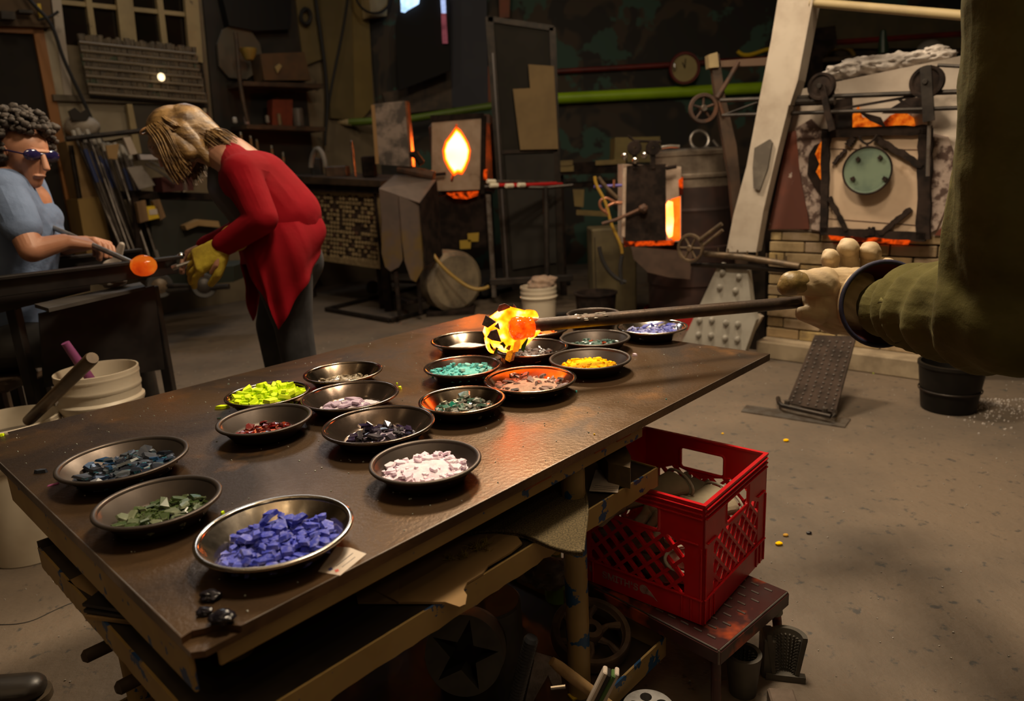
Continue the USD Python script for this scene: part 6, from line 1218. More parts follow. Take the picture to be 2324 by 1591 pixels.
# sheet steel shield in front of it
HP_ = YP(5.55); M_sheet = mat('tinted_sheet', (.17, .125, .105), (.11, .085, .075), scale=4, rough=.36, metal=.5, rough2=.5, c3=(.20, .125, .02), scale3=1.6, lo3=.46, hi3=.60)
shield = Thing('heat_shield', 'folded sheet steel heat shield with flared feet before the glory hole', 'shield', HP_.pt(915, 640) * (1, 1, 0))
fl, fr, bl, br = HP_.pt(860, 428), HP_.pt(952, 460), at(896, 396, 5.95), at(990, 408, 5.85)
def plate(P, th):
    P = np.array(P); n_ = np.cross(P[1] - P[0], P[2] - P[0]); n_ /= np.linalg.norm(n_); k = len(P); V = np.vstack([P, P - n_ * th]); F = []
    for i in range(1, k - 1): F += [(0, i, i + 1), (k, k + i + 1, k + i)]
    for i in range(k): j = (i + 1) % k; F += [(i, k + i, k + j), (i, k + j, j)]
    return tm(V, F)
shield.add('top_sheet', plate([fl, fr, br, bl], .006), mat('grey_sheet', (.26, .20, .17), (.19, .15, .13), scale=4, rough=.4, metal=.4), smooth=False)
shield.add('front_sheet', slab(HP_, [(860, 428), (905, 444), (912, 540), (914, 590), (905, 606), (886, 616), (874, 606), (866, 575), (866, 500)], .006), M_sheet, smooth=False)
shield.add('front_sheet', slab(Plane(HP_.pt(930, 520), (.35, -1, 0)), [(905, 444), (952, 460), (962, 540), (960, 610), (944, 640), (932, 634), (918, 592), (912, 540)], .006), M_sheet, smooth=False)
shield.add('side_sheet', plate([fr, br, np.array([br[0], br[1], .5]), np.array([fr[0], fr[1], .45])], .006), M_burnt, smooth=False)
for (x, y, Y) in ((900, 640, 5.6), (950, 650, 5.7)): a = at(x, y, Y); shield.add('leg', bar((a[0], a[1], .05), (a[0], a[1], .9), .03, .03, .003), M_burnt)
zr = ZP(.02)
t = Thing('floor_track', 'square black steel track lying on the floor before the glory hole', 'track', zr.pt(900, 690) * (1, 1, 0))
for q0, q1 in (((740, 702), (886, 728)), ((886, 728), (1160, 655)), ((740, 702), (960, 648)), ((960, 648), (1130, 668))): t.add('track_bar', bar(zr.pt(*q0), zr.pt(*q1), .035, .035, .004), M_blackmetal)
dolly = Thing('wheeled_dolly', 'low wheeled steel dolly on the floor track below the heat shield', 'dolly', zr.pt(960, 672) * (1, 1, 0))
for (x, y, r) in ((848, 658, .066), (990, 684, .074), (1102, 664, .066)):
    a = ZP(0).pt(x, y + 17); dolly.add('caster', lathe([(.012, -.022), (r - .01, -.022), (r, -.014), (r, .014), (r - .01, .022), (.012, .022)], 24, (a[0], a[1], r + .035), (.7, -.7, 0), closed=True), M_rubber)
    dolly.add('caster_bar', bar((a[0], a[1], r + .035), (shield.loc[0], shield.loc[1] + .2, .14), .03, .03, .003), M_burnt)
dolly.add('track_stay', bar(zr.pt(860, 650) + (0, 0, .06), zr.pt(1130, 662) + (0, 0, .06), .03, .03, .003), M_rust)
bl_ = at(1018, 600, 6.0)
t = Thing('blower', 'pale round blower housing with yellow stickers under the glory hole', 'blower', (bl_[0], 5.95, 0))
t.add('housing', lathe([(.001, -.12), (.22, -.12), (.26, -.09), (.26, .09), (.22, .12), (.001, .12)], 32, (bl_[0], 5.98, .27), (.55, -.83, 0)), mat('dusty_cream', (.24, .19, .12), (.12, .095, .065), scale=5, rough=.7))
for (x, y, w) in ((1056, 556, .10), (1074, 540, .11)): t.add('sticker', slab(GY, [(x - 13, y - 10), (x + 13, y - 12), (x + 12, y + 8), (x - 12, y + 9)], .006, -.05), mat('dull_yellow', (.42, .28, .03), rough=.6) if x == 1056 else LK + 'dull_yellow', smooth=False)
t.add('base_plate', box((bl_[0], 5.95, .02), (.4, .3, .04), .004), M_burnt); t.add('hose', tube(spline([at(975, 560, 5.75), at(1000, 600, 5.7), at(1040, 636, 5.7), at(1075, 655, 5.7), at(1110, 650, 5.7)], 24), .014, 8), mat('ochre_hose2', (.3, .19, .03), rough=.5))
# ------------------------------------------------------------------ tall dark screen with cardboard on it
CPp = YP(6.0); M_screen = mat('dark_screen', (.022, .019, .014), (.015, .013, .010), scale=3, rough=.6, spec=.15)
scr = Thing('steel_screen', 'tall dark steel screen on casters between the glory hole and the drum furnace', 'screen', CPp.pt(1200, 650) * (1, 1, 0))
scr.add('panel', slab(CPp, [(1112, 42), (1252, 66), (1270, 632), (1152, 646)], .04), M_screen, smooth=False)
scr.add('lower_panel', slab(CPp, [(1146, 352), (1258, 348), (1262, 596), (1164, 612)], .02, .02), mat('screen_grey', (.034, .031, .026), (.024, .022, .019), scale=3, rough=.55, spec=.2), smooth=False)
for q0, q1, w in (((1110, 38), (1152, 648), .06), ((1254, 62), (1274, 636), .05), ((1108, 42), (1256, 64), .04), ((1140, 345), (1264, 340), .03)): scr.add('frame_bar', strip(CPp, [q0, q1], w, .05, .015), M_blackmetal, smooth=False)
scr.add('bright_edge', strip(CPp, [(1118, 120), (1152, 640)], .014, .02, .03), mat('edge_steel', (.12, .11, .11), rough=.4, metal=.5), smooth=False)
scr.add('foot', bar(CPp.pt(1112, 640, .25), CPp.pt(1300, 630, .25), .06, .05, .004), M_darkmetal)
a = CPp.pt(1140, 646); 
for q in ((1118, 650), (1290, 640)): c = ZP(0).pt(q[0], q[1] + 8); scr.add('caster', lathe([(.01, -.02), (.05, -.02), (.055, 0), (.05, .02), (.01, .02)], 20, (c[0], c[1], .056), (1, 0, 0), closed=True), M_rubber)
single('cardboard_piece', slab(CPp, [(1164, 202), (1203, 200), (1199, 146), (1257, 150), (1267, 338), (1181, 340)], .012, .045), mat('tan_card', (.24, .165, .075), (.19, .13, .06), scale=3, rough=.85), 'L-shaped tan cardboard pinned on the dark steel screen', 'cardboard', smooth=False)
ST = YP(5.5)
t = Thing('pipe_yoke', 'slim steel stand holding blowpipes before the dark screen', 'stand', ST.pt(1238, 650) * (1, 1, 0)); a = ST.pt(1240, 640)
t.add('post', cyl((a[0], a[1], 0), ST.pt(1238, 424), .022, 12), M_darkmetal); t.add('yoke', rod(ST, [(1100, 424), (1238, 426), (1300, 420)], .014, 8), M_blackmetal); t.add('foot', bar((a[0] - .25, a[1], .02), (a[0] + .25, a[1], .02), .04, .04, .004), M_darkmetal); t.add('foot', bar((a[0], a[1] - .2, .02), (a[0], a[1] + .2, .02), .04, .04, .004), M_darkmetal)
for i, (x0, y0, x1, y1, red) in enumerate(((1106, 412, 1252, 414, 0), (1112, 421, 1250, 417, 1), (1148, 422, 1262, 416, 1), (1176, 420, 1275, 418, 1))):
    t = Thing('blowpipe', ('white-tipped blowpipe farthest left on the yoke', 'red blowpipe second from the left on the yoke', 'red blowpipe third from the left on the yoke', 'red blowpipe farthest right on the yoke')[i], 'blowpipe', ST.pt(x0, y0, .05)); p0, p1 = ST.pt(x0, y0, .10), ST.pt(x1, y1, -.3); d = (p1 - p0) / np.linalg.norm(p1 - p0)
    t.add('tip', cyl(p0, p0 + d * .075, .017, 10, .004), mat('pale_tip', (.72, .66, .52), rough=.5) if i == 0 else LK + 'pale_tip'); t.add('shaft', cyl(p0 + d * .075, p1, .013, 10), M_red if red else M_steel)

# ------------------------------------------------------------------ back wall: pipes, clock, planks, windows
BW = YP(BACKY - .05)
def wallbit(name, m, mt, label, catg, smooth=False, group=None): single(name, m, mt, label, catg, group, smooth=smooth)
wallbit('green_pipe', rod(BW, [(1262, 224), (1730, 199)], .062, 16, .012), M_green, 'bright green pipe running along the back wall to the right of the screen', 'pipe', 35)
wallbit('green_pipe', cat(rod(BW, [(792, 278), (930, 270), (1118, 240)], .040, 14, .30)), mat('olive_green_pipe', (.12, .20, .015), (.09, .14, .012), scale=3, rough=.5), 'duller green pipe rising behind the glory hole', 'pipe', 35)
wallbit('cream_pipe', rod(BW, [(742, 272), (798, 279)], .038, 14, .30), M_cream, 'cream pipe end left of the duller green pipe', 'pipe', 35)
wallbit('red_pipe', rod(BW, [(1258, 163), (1480, 150), (1760, 132)], .030, 12, -.02), M_darkred, 'dark red pipe above the green pipe', 'pipe', 35)
wallbit('red_pipe', rod(BW, [(1850, 100), (2200, 76)], .034, 12, -.016), M_darkred, 'dark red pipe behind the top of the furnace frame', 'pipe', 35)
ck_ = BW.pt(1554, 155, .12); t = Thing('clock', 'round red-rimmed clock with a cream face on the back wall', 'clock', ck_ - (0, 0, .17))
t.add('clock_face', lathe([(.001, 0), (.145, 0), (.145, -.03), (.001, -.03)], 36, ck_, (0, -1, 0)), mat('clock_cream', (.40, .32, .13), (.34, .27, .11), scale=4, rough=.5)); t.add('clock_rim', lathe([(.140, -.03), (.172, -.03), (.176, .0), (.168, .02), (.148, .02), (.140, .004)], 36, ck_, (0, -1, 0), closed=True), M_darkred)
for a, l_ in ((1.5, .10), (2.0, .07)): t.add('clock_hand', bar(ck_ + (0, -.006, 0), ck_ + (math.cos(a) * l_, -.006, math.sin(a) * l_), .010, .004, .001, up=(0, 1, 0)), M_burnt)
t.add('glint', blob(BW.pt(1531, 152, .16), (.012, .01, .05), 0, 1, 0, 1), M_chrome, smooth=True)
wallbit('yellow_hose', rod(BW, [(1674, 116), (1690, 125), (1712, 122), (1746, 112)], .022, 8, -.026, 16), M_yellow, 'short yellow hose on the back wall left of the white post', 'hose', 35)
wallbit('yellow_hose', rod(BW, [(1870, 150), (1878, 122), (1905, 108), (1932, 116), (1938, 140), (1920, 160)], .024, 8, -.026, 26), mat('ochre_hose3', (.22, .13, .015), rough=.6), 'coiled ochre hose behind the furnace', 'hose', 35)
wallbit('dark_hopper', slab(YP(8.2), [(1832, 66), (1896, 58), (1900, 100), (1868, 130), (1868, 190), (1842, 190)], .4), M_burnt, 'black hopper behind the furnace frame', 'hopper')
wallbit('glass_jar', blob(YP(8.42).pt(2110, 112), (.13, .12, .10), .06, 2, 9), mat('cloudy_glass', (.25, .23, .2), rough=.3), 'cloudy glass jar behind the insulation on the furnace', 'jar', True)
wallbit('green_bottle', cyl(YP(8.42).pt(2005, 122), YP(8.42).pt(2004, 68), .06, 14, .01, r1=.03), mat('dark_green_bottle', (.03, .06, .035), rough=.3), 'dark green bottle on the ledge behind the furnace', 'bottle', 35)
wallbit('drab_board', slab(BW, [(1850, 20), (2190, 40), (2190, 110), (1850, 110)], .04), mat('drab_panel', (.09, .07, .035), (.06, .05, .028), scale=3, rough=.8), 'drab wall panel behind the furnace frame', 'panel')
wallbit('orange_post', slab(BW, [(1132, -20), (1158, -20), (1156, 40), (1134, 40)], .08, .1), mat('orange_paint', (.22, .05, .012), (.15, .04, .012), scale=5, rough=.6), 'orange post above the dark screen', 'post')
wallbit('orange_post', slab(BW, [(1092, 150), (1120, 150), (1122, 236), (1096, 236)], .08, .02), LK + 'orange_paint', 'orange post glimpsed left of the dark screen', 'post')
struct('door_1', slab(BW, [(1018, -30), (1104, -30), (1108, 244), (1026, 244)], .06, .03), mat('dark_blue_door', (.012, .014, .030), (.018, .02, .038), scale=2, rough=.6))
wallbit('black_curtain', slab(BW, [(896, 60), (905, 20), (1020, -30), (1022, 160), (905, 206)], .03, .3), mat('black_curtain', (.006, .005, .004), rough=.9), 'flat black sheet for the dark curtain above the glory hole', 'void')  # black sheet painted in place of a dark opening
wallbit('brown_plank', slab(BW, [(868, 210), (904, 204), (1024, 150), (1026, 246), (880, 262)], .05, .02), M_darkwood, 'dark brown board beneath the black curtain', 'board')
for i, (pix, col, lb, dv) in enumerate((([(908, -30), (956, -30), (950, 8), (926, 22), (918, 28), (910, 26)], (.45, .68, 1.0), 'broken-edged bluish window pane above the glory hole', 2.4), ([(998, -30), (1010, -30), (1012, 30), (1002, 30)], (.5, .62, 1.0), 'narrow bluish window slit left of the blue door', 1.3), ([(1001, 30), (1012, 30), (1016, 98), (1004, 98)], (.42, .10, .12), 'narrow pinkish lower part of the window slit', .55))):
    N = LK + f'sky_pane_{"abc"[i]}'; usdkit.material(stage, N, {'tc': ('texture_coordinate', {}), 'n': ('noise_texture', {'scale': 9., 'detail': 3.}), 'r': ('rgb_ramp', {'ramp': [(.3, tuple(.35 * c for c in col)), (.65, col)]}), 'e': ('emission', {'strength': dv})}, [('tc.object', 'n.vector'), ('n.fac', 'r.fac'), ('r.color', 'e.color')], surface='e.emission')
    single('window_pane', slab(BW, pix, .02, .34), N, lb, 'window', smooth=False)

wallbit('back_ledge', slab(BW, [(1840, 132), (2200, 112), (2200, 120), (1840, 142)], .34, .30), M_darkwood, 'dark ledge on the back wall behind the furnace top', 'ledge')
# ------------------------------------------------------------------ left wall
def lw(name, pix, th, mt, label, catg, off=.02, smooth=False): return single(name, slab(LW, pix, th, off), mt, label, catg, smooth=smooth)
lw('painted_board', [(722, -30), (800, -30), (812, 272), (752, 268)], .05, mat('olive_board_paint', (.155, .115, .045), (.12, .09, .036), scale=2, rough=.7), 'olive-cream wall board left of the curtain', 'board', .06)
lw('painted_board', [(800, -30), (834, -30), (848, 240), (820, 272), (806, 272)], .05, mat('cream_board_paint', (.24, .17, .055), (.19, .135, .045), scale=2, rough=.7), 'yellower cream wall board beside the curtain', 'board', .07)
lw('painted_board', [(668, -30), (722, -30), (740, 130), (690, 150)], .05, LK + 'olive_board_paint', 'dull cream board right of the dark shelf bay', 'board', .05)
single('cable', rod(LW, [(792, -30), (770, 110), (752, 200), (744, 250), (738, 330)], .014, 8, .12, 24), M_rubber, 'black cable hanging down the cream wall board', 'cable')
single('cable', rod(LW, [(714, -30), (728, 80), (742, 200), (738, 300)], .018, 8, .12, 24), M_rubber, 'thick black conduit beside the shelf bay', 'cable')
single('cable_loop', rod(LW, [(806, -30), (826, 22), (852, 30), (880, 14), (892, -20)], .012, 8, .3, 24), M_rubber, 'loop of black cable at the top of the cream wall', 'cable')
lw('junction_box', [(836, -20), (880, -20), (878, 36), (842, 38)], .15, M_cream, 'cream junction box at the top of the wall', 'box', .25)
struct('trim_1', slab(LW, [(855, 40), (905, 34), (912, 262), (866, 262)], .08, .05), mat('dark_recess', (.02, .014, .009), rough=.8))  # dark slab paints the darkness of the opening here
single('wire_coil', tube([LW.pt(694 + 11 * math.cos(a), 37 + 17 * math.sin(a), .1) for a in np.linspace(0, 6.28, 20, endpoint=False)], .020, 6, closed=True), M_rubber, 'small coil of black wire hung high on the wall', 'coil')
# dark shelf bay
lw('shelf_bay', [(458, -30), (668, -30), (716, 400), (500, 420)], .04, M_blackwall, 'black back board of the cluttered shelf bay', 'board', .03)
lw('hanging_board', [(500, -30), (662, -30), (660, 66), (580, 70), (520, 58)], .1, mat('black_gloss', (.004, .004, .004), rough=.5), 'black hanging panel at the top of the shelf bay', 'panel', .14)
single('grey_shield', slab(LW, [(494, 100), (506, 66), (535, 54), (566, 64), (590, 100), (600, 150), (560, 180), (520, 176), (498, 150)], .03, .1), mat('grey_board', (.105, .085, .06), (.085, .07, .05), scale=2, rough=.7), 'rounded grey board in the shelf bay', 'board', smooth=False)
for i, (y0, y1, xx) in enumerate(((184, 192, (552, 735)), (282, 290, (560, 738)))):
    lw('board_shelf', [(xx[0], y0), (xx[1], y0 + 6), (xx[1], y1 + 8), (xx[0], y1 + 2)], .35, M_darkwood, ('upper dark wooden shelf in the bay', 'lower dark wooden shelf in the bay')[i], 'shelf', .36)
single('yellow_bowl', lathe([(.001, 0), (.04, 0), (.075, .07), (.08, .10), (.073, .10), (.035, .012), (.001, .012)], 28, LW.pt(566, 136, .3)), mat('ochre_bowl', (.30, .22, .045), (.24, .17, .04), scale=4, rough=.5), 'ochre bowl on the upper shelf', 'bowl')
lw('wooden_box', [(590, 122), (690, 118), (706, 182), (600, 182)], .2, mat('box_wood', (.10, .055, .022), (.07, .04, .018), scale=5, rough=.7), 'brown wooden box on the upper shelf', 'box', .3)
lw('paper_tag', [(624, 152), (634, 144), (640, 150), (630, 166)], .01, mat('tag_cream', (.3, .24, .1), rough=.7), 'cream tag stuck in the wooden box', 'tag', .33)
single('long_tongs', rod(LW, [(534, 74), (538, 110), (544, 180), (556, 250), (562, 276)], .020, 8, .42, 20), M_darkwood, 'long wooden-handled tongs hanging in front of the shelf bay', 'tongs')
for i, (x0, y0, x1, y1, cc, lb) in enumerate(((462, 246, 468, 258, (.6, .52, .38), 'cream tip of the red stick behind the woman'), (531, 266, 537, 280, (.55, .52, .5), 'small silvery tin on the lower shelf'), (556, 264, 566, 284, (.4, .3, .28), 'pinkish tin on the lower shelf'), (604, 262, 612, 280, (.22, .2, .18), 'grey tin right of the pinkish tin'), (632, 258, 640, 286, (.16, .12, .06), 'brown jar on the lower shelf'), (668, 246, 690, 288, (.10, .09, .08), 'grey jar at the right of the lower shelf'), (618, 226, 664, 286, (.14, .028, .012), 'dull red box on the lower shelf'))):
    wdt = (LW.pt(x1, y1, .3) - LW.pt(x0, y1, .3)) @ UL
    if i in (0, 6): lw('tin', [(x0, y0), (x1, y0), (x1, y1), (x0, y1)], .1, mat(f'tin_{"abcdefg"[i]}', cc, tuple(.7 * c for c in cc), scale=9, rough=.5), lb, 'tin' if i < 6 else 'box', .3)
    else: a, b = LW.pt((x0 + x1) / 2, y1, .3), LW.pt((x0 + x1) / 2, y0, .3); single('tin', cyl(a, (a[0], a[1], b[2]), max(wdt / 2, .02), 16, .008), mat(f'tin_{"abcdefg"[i]}', cc, tuple(.7 * c for c in cc), scale=9, rough=.4), lb, 'tin')
single('red_stick', rod(LW, [(466, 258), (478, 276), (492, 296)], .020, 8, .32), M_darkred, 'dark red stick behind the woman', 'stick')
for i, (x, y, l_) in enumerate(((526, 305, 22), (546, 300, 26), (568, 308, 24), (582, 316, 22), (616, 330, 34), (642, 345, 46))):
    a, b = LW.pt(x + 6, y + l_ * 2, .5), LW.pt(x, y, .5); t = Thing('hand_tool', ('tool handle just above the red shoulder, leftmost of the row', 'second tool handle from the left above the red shoulder', 'third tool handle from the left above the red shoulder', 'fourth tool handle from the left above the red shoulder', 'pale tool handle above the middle of the red back', 'pale tool handle farthest right above the red back')[i], 'tool', a)
    t.add('handle', cyl(b, a, .012, 8, .003), M_wood); t.add('ferrule', cyl(b, b + (a - b) * .12, .014, 8), M_chrome)
# bench under the shelves, crate of blocks
GP = Plane(at(795, 520, 6.5), UL)
bb = Thing('side_workbench', 'dark cluttered workbench along the wall behind the woman', 'bench', GP.pt(780, 620) * (1, 1, 0))
bb.add('bench_top', slab(GP, [(640, 398), (864, 410), (864, 424), (640, 414)], .7, .10), M_darkwood, smooth=False); bb.add('bench_front', slab(GP, [(640, 414), (864, 424), (862, 440), (640, 430)], .05, .06), M_burnt, smooth=False)
for x in (650, 856): a = GP.pt(x, 420); bb.add('leg', bar((a[0], a[1], 0), a, .07, .07, .004), M_burnt)
M_bead = mat('pale_block', (.34, .25, .13), (.24, .17, .085), scale=20, rough=.8); M_beadd = mat('dark_block_face', (.06, .038, .028), rough=.8)
rk = Thing('brick_stack', 'rack of small pale blocks under the workbench left of the heat shield', 'rack', GP.pt(790, 600) * (1, 1, 0))
rk.add('rack_back', slab(GP, [(690, 430), (862, 440), (862, 602), (690, 578)], .3), M_beadd, smooth=False)
r_ = np.random.default_rng(66); nub, dk = [], []
for i in range(24):
    for j in range(16):
        u_, v_ = (i + .5) / 24, (j + .5) / 16; x = 692 + 170 * u_; y = (432 + 9 * u_) * (1 - v_) + (576 + 24 * u_) * v_
        if r_.uniform() < (.10 if not (3 < j < 9 and i % 5 in (1, 2)) else .55): continue
        c = GP.pt(x, y, .012); m = box((0, 0, 0), (.026, .024, .030), .004); m.apply_transform(trimesh.transformations.rotation_matrix(math.atan2(VL[1], VL[0]), [0, 0, 1])); m.apply_translation(c)
        if len(nub) < 0: pass
        (nub if r_.uniform() > .12 else dk).append(m)
for m in nub[:280]: rk.add('block', m, M_bead, smooth=False)
rk.add('small_blocks', cat(nub[280:] + dk), M_rust, smooth=False, kind='stuff')
for q0, q1 in (((690, 430), (862, 440)), ((690, 580), (862, 604)), ((860, 440), (862, 602))): rk.add('rack_frame', strip(GP, [q0, q1], .05, .06, .03), M_bead, smooth=False)
a = GP.pt(860, 606); b = GP.pt(690, 580); 
for p in (a, b): rk.add('rack_foot', box((p[0], p[1] + .1, p[2] / 2), (.08, .08, p[2]), .004), M_burnt)
for i, (x, y, sx, sz, mt, lb) in enumerate(((722, 372, .05, .09, M_rubber, 'black looped cable heap on the workbench'), (806, 380, .012, .16, M_steel, 'steel rod leaning on the workbench'), (768, 390, .10, .05, M_darkwood, 'dark wooden block on the workbench'), (840, 376, .06, .09, M_burnt, 'black can at the right of the workbench'))):
    c = GP.pt(x, 402, -.15); single('bench_clutter', grain(box((c[0], c[1], c[2] + sz), (sx * 2, sx * 1.6, sz * 2), .01), .004, 20), mt, lb, 'clutter', smooth=False)
single('wire_hook', tube(spline([GP.pt(706, 380, .05), GP.pt(712, 348, .05), GP.pt(722, 338, .05), GP.pt(732, 350, .05), GP.pt(738, 378, .05)], 20), .022, 8), mat('grey_wire', (.22, .2, .18), rough=.4), 'grey bent hose on the workbench behind the woman', 'hose')

# ------------------------------------------------------------------ left wall: window, doorway, glass rack
struct('window_1', slab(LW, [(120, -40), (444, -40), (452, 120), (146, 100)], .03, .01), mat('dark_pane', (.010, .008, .006), (.02, .012, .008), scale=2, rough=.12))
wf_ = Thing('window_frame', 'cream wooden window frame with thin bars high on the left wall', 'window frame', LW.pt(290, 110))
for q0, q1, w, o in (((279, -40), (294, 98), .13, .08), ((432, -40), (446, 140), .12, .08), ((196, -40), (216, 100), .045, .06), ((358, -40), (376, 108), .05, .06)): wf_.add('window_bar', strip(LW, [q0, q1], w, .05, o), M_cream, smooth=False)
wf_.add('window_bar', strip(LW, [(128, 3), (426, 33)], .035, .04, .05), M_cream, smooth=False)
for x, y, w in ((446, 140, .10), (458, 200, .06)): wf_.add('lower_post', strip(LW, [(x - 6, y - 60), (x + 12, y + 80)], w, .05, .05), M_darkwood, smooth=False)
rack = Thing('glass_rack', 'wire rack of small dusty glasses hung below the window', 'rack', LW.pt(320, 225, .2))
r_ = np.random.default_rng(41); gl2 = []
rack.add('rack_back', slab(LW, [(176, 84), (440, 112), (474, 244), (204, 222)], .02, .10), mat('rack_wire', (.05, .04, .028), (.03, .024, .018), scale=12, rough=.7), smooth=False)
for j in range(7):
    v_ = (j + .4) / 7; q0 = (178 + 26 * v_, 88 + 134 * v_); q1 = (442 + 30 * v_, 116 + 126 * v_)
    rack.add('rack_wire', rod(LW, [q0, q1], .012, 6, .19), mat('dull_wire', (.20, .155, .10), rough=.6) if j == 0 else LK + 'dull_wire')
    for i in range(40):
        u_ = (i + .5 + r_.uniform(-.25, .25)) / 40; c = LW.pt(q0[0] + (q1[0] - q0[0]) * u_, q0[1] + (q1[1] - q0[1]) * u_ - 3, .16)
        gl2.append(cyl(c, c + (0, 0, r_.uniform(.03, .06)), .018, 6, r1=.024))
rack.add('small_glasses', cat(gl2), mat('dusty_glasses', (.15, .115, .075), (.08, .065, .05), scale=14, rough=.35, c3=(.06, .08, .05), scale3=6, lo3=.6, hi3=.64), smooth=False, kind='stuff')
bead = blob(LW.pt(366, 175, .26), (.030, .030, .034), 0, 1, 0, 2)  # glowing bead added to imitate a glint on the rack
single('light_bulb', bead, glow('glint_glow', [(1, .72, .36), (1, .8, .5)], 2.2), 'added glowing glint bulb in front of the glass rack', 'bead', smooth=True)
lw('white_board', [(122, 218), (292, 228), (308, 305), (254, 318), (150, 330)], .04, mat('grubby_white', (.34, .285, .20), (.27, .22, .15), scale=3, rough=.7, c3=(.07, .05, .03), scale3=5, lo3=.66, hi3=.7), 'grubby white board beneath the glass rack', 'board', .05)
lw('wooden_rail', [(120, 214), (470, 226), (474, 240), (122, 228)], .08, mat('drab_rail', (.13, .10, .065), (.09, .07, .045), scale=4, rough=.7), 'drab wooden rail under the glass rack', 'rail', .10)
lw('dark_cabinet', [(296, 238), (402, 240), (420, 350), (316, 348)], .1, mat('drab_cabinet', (.055, .045, .032), (.04, .033, .024), scale=3, rough=.7), 'drab dark cabinet front behind the woman’s head', 'cabinet', .12)
lw('cabinet_edge', [(288, 236), (300, 236), (322, 348), (306, 350)], .05, M_cream, 'cream edge strip left of the dark cabinet', 'trim', .15)
sk = LW.pt(182, 272, .12); t = Thing('white_bracket', 'white sink-like wall bracket with a black broken opening beneath the rack', 'fixture', sk)  # sink-like fixture with a broken black hole
t.add('bowl', blob(LW.pt(186, 288, .16), (.14, .10, .10), .1, 2, 3), M_white, smooth=True); t.add('black_opening', grain(slab(LW, [(156, 252), (170, 244), (184, 256), (198, 246), (204, 262), (196, 276), (164, 272)], .03, .27), .004, 20), M_blackwall, smooth=False)
struct('door_2', slab(LW, [(-60, 60), (86, 70), (176, 560), (190, 640), (-60, 660)], .05, .02), mat('dark_doorway', (.008, .006, .005), (.016, .012, .009), scale=3, rough=.9))  # black slab painted for the dark inside the open doorway
struct('trim_2', strip(LW, [(86, 62), (120, 240), (166, 480), (186, 590)], .075, .07, .06), M_orangewood); struct('trim_3', strip(LW, [(-60, 60), (95, 68)], .06, .07, .06), M_orangewood)
struct('trim_4', slab(LW, [(98, 72), (128, 70), (160, 216), (130, 226), (196, 560), (186, 562), (120, 226)], .06, .05), mat('pale_jamb', (.40, .34, .24), (.33, .28, .2), scale=3, rough=.7)); struct('trim_5', slab(LW, [(112, -40), (134, -40), (164, 216), (146, 218)], .05, .06), M_white)
lw('wooden_beam', [(-60, -40), (112, -40), (118, 62), (-60, 56)], .2, mat('brown_beam', (.10, .055, .018), (.07, .04, .015), scale=3, rough=.7), 'brown wooden beam over the doorway', 'beam', .12)
lw('yellow_strip', [(84, 8), (92, 8), (98, 42), (90, 42)], .02, M_yellow, 'short yellow strip on the beam', 'strip', .16)
for i, (x, y, h_, lb) in enumerate(((20, 44, 40, 'dark books row end on the beam over the doorway'), (60, 30, 18, 'small box on the beam over the doorway'))): lw('shelf_box', [(x - 18, y - h_ * .5), (x + 14, y - h_ * .5 + 2), (x + 16, y), (x - 16, y - 2)], .1, M_darkmetal, lb, 'box', .25)
single('cable', rod(LW, [(52, -30), (82, 16), (112, 50), (136, 110), (156, 160), (178, 206), (204, 262), (232, 326)], .015, 8, .22, 40), M_rubber, 'black cable sweeping down past the window to the pipe rack', 'cable')
single('cable', rod(LW, [(86, 44), (108, 40), (132, 26)], .010, 8, .22, 12), M_rubber, 'short cross cable near the top left corner', 'cable')
# leaning pipes, cardboard, bench things
LP = LW.shift(.45); M_tape = mat('blue_tape', (.02, .035, .12), rough=.5)
r_ = np.random.default_rng(19)
for i in range(22):
    u_ = i / 21; x0, y0 = 166 + 128 * u_ + r_.uniform(-5, 5), 286 + 60 * u_ + r_.uniform(-8, 12); x1, y1 = 296 + 76 * u_ + r_.uniform(-6, 6), 612 + r_.uniform(-6, 6)
    a, b = LP.pt(x0, y0, r_.uniform(-.15, .12)), LP.pt(x1, y1, r_.uniform(.1, .4)); d = (b - a) / np.linalg.norm(b - a)
    t = Thing('steel_pipe', ('steel pipe leaning on the wall behind the bench, one of a close row', 'steel pipe with blue tape leaning in the row behind the bench')[i % 3 == 1], 'pipe', b, group=('plain pipes in the leaning row', 'taped pipes in the leaning row')[i % 3 == 1])
    t.add('shaft', cyl(a, b, .012, 8), mat('dull_pipe', (.13, .11, .095), (.08, .065, .055), scale=9, rough=.42, metal=.6) if i == 0 else LK + 'dull_pipe'); t.add('end_cap', cyl(a, a + d * .07, .018, 8, .004), mat('end_cap', (.42, .38, .32), rough=.4) if i == 0 else LK + 'end_cap')
    if i % 3 == 1: t.add('tape', cyl(a + d * .16, a + d * .42, .016, 8), M_tape)
single('pipe_rack_rail', cat(rod(LP, [(150, 316), (330, 296)], .02, 8, .16), rod(LP, [(160, 330), (200, 560)], .02, 8, -.1)), M_blackmetal, 'black rail that the leaning pipes rest against', 'rail')
lw('cardboard_box', [(150, 320), (190, 316), (226, 460), (186, 470)], .25, M_card, 'upright cardboard box left of the leaning pipes', 'cardboard box', .35)
lw('cardboard_box', [(176, 452), (226, 446), (262, 590), (200, 590)], .3, mat('cardboard_tan', (.30, .19, .06), (.24, .15, .05), scale=3, rough=.85), 'tall cardboard box behind the seated man’s hands', 'cardboard box', .42)
HC = LW.shift(.75)
tb = Thing('tool_bench', 'dark bench heaped with tools beyond the leaning pipes', 'bench', HC.pt(400, 600) * (1, 1, 0))
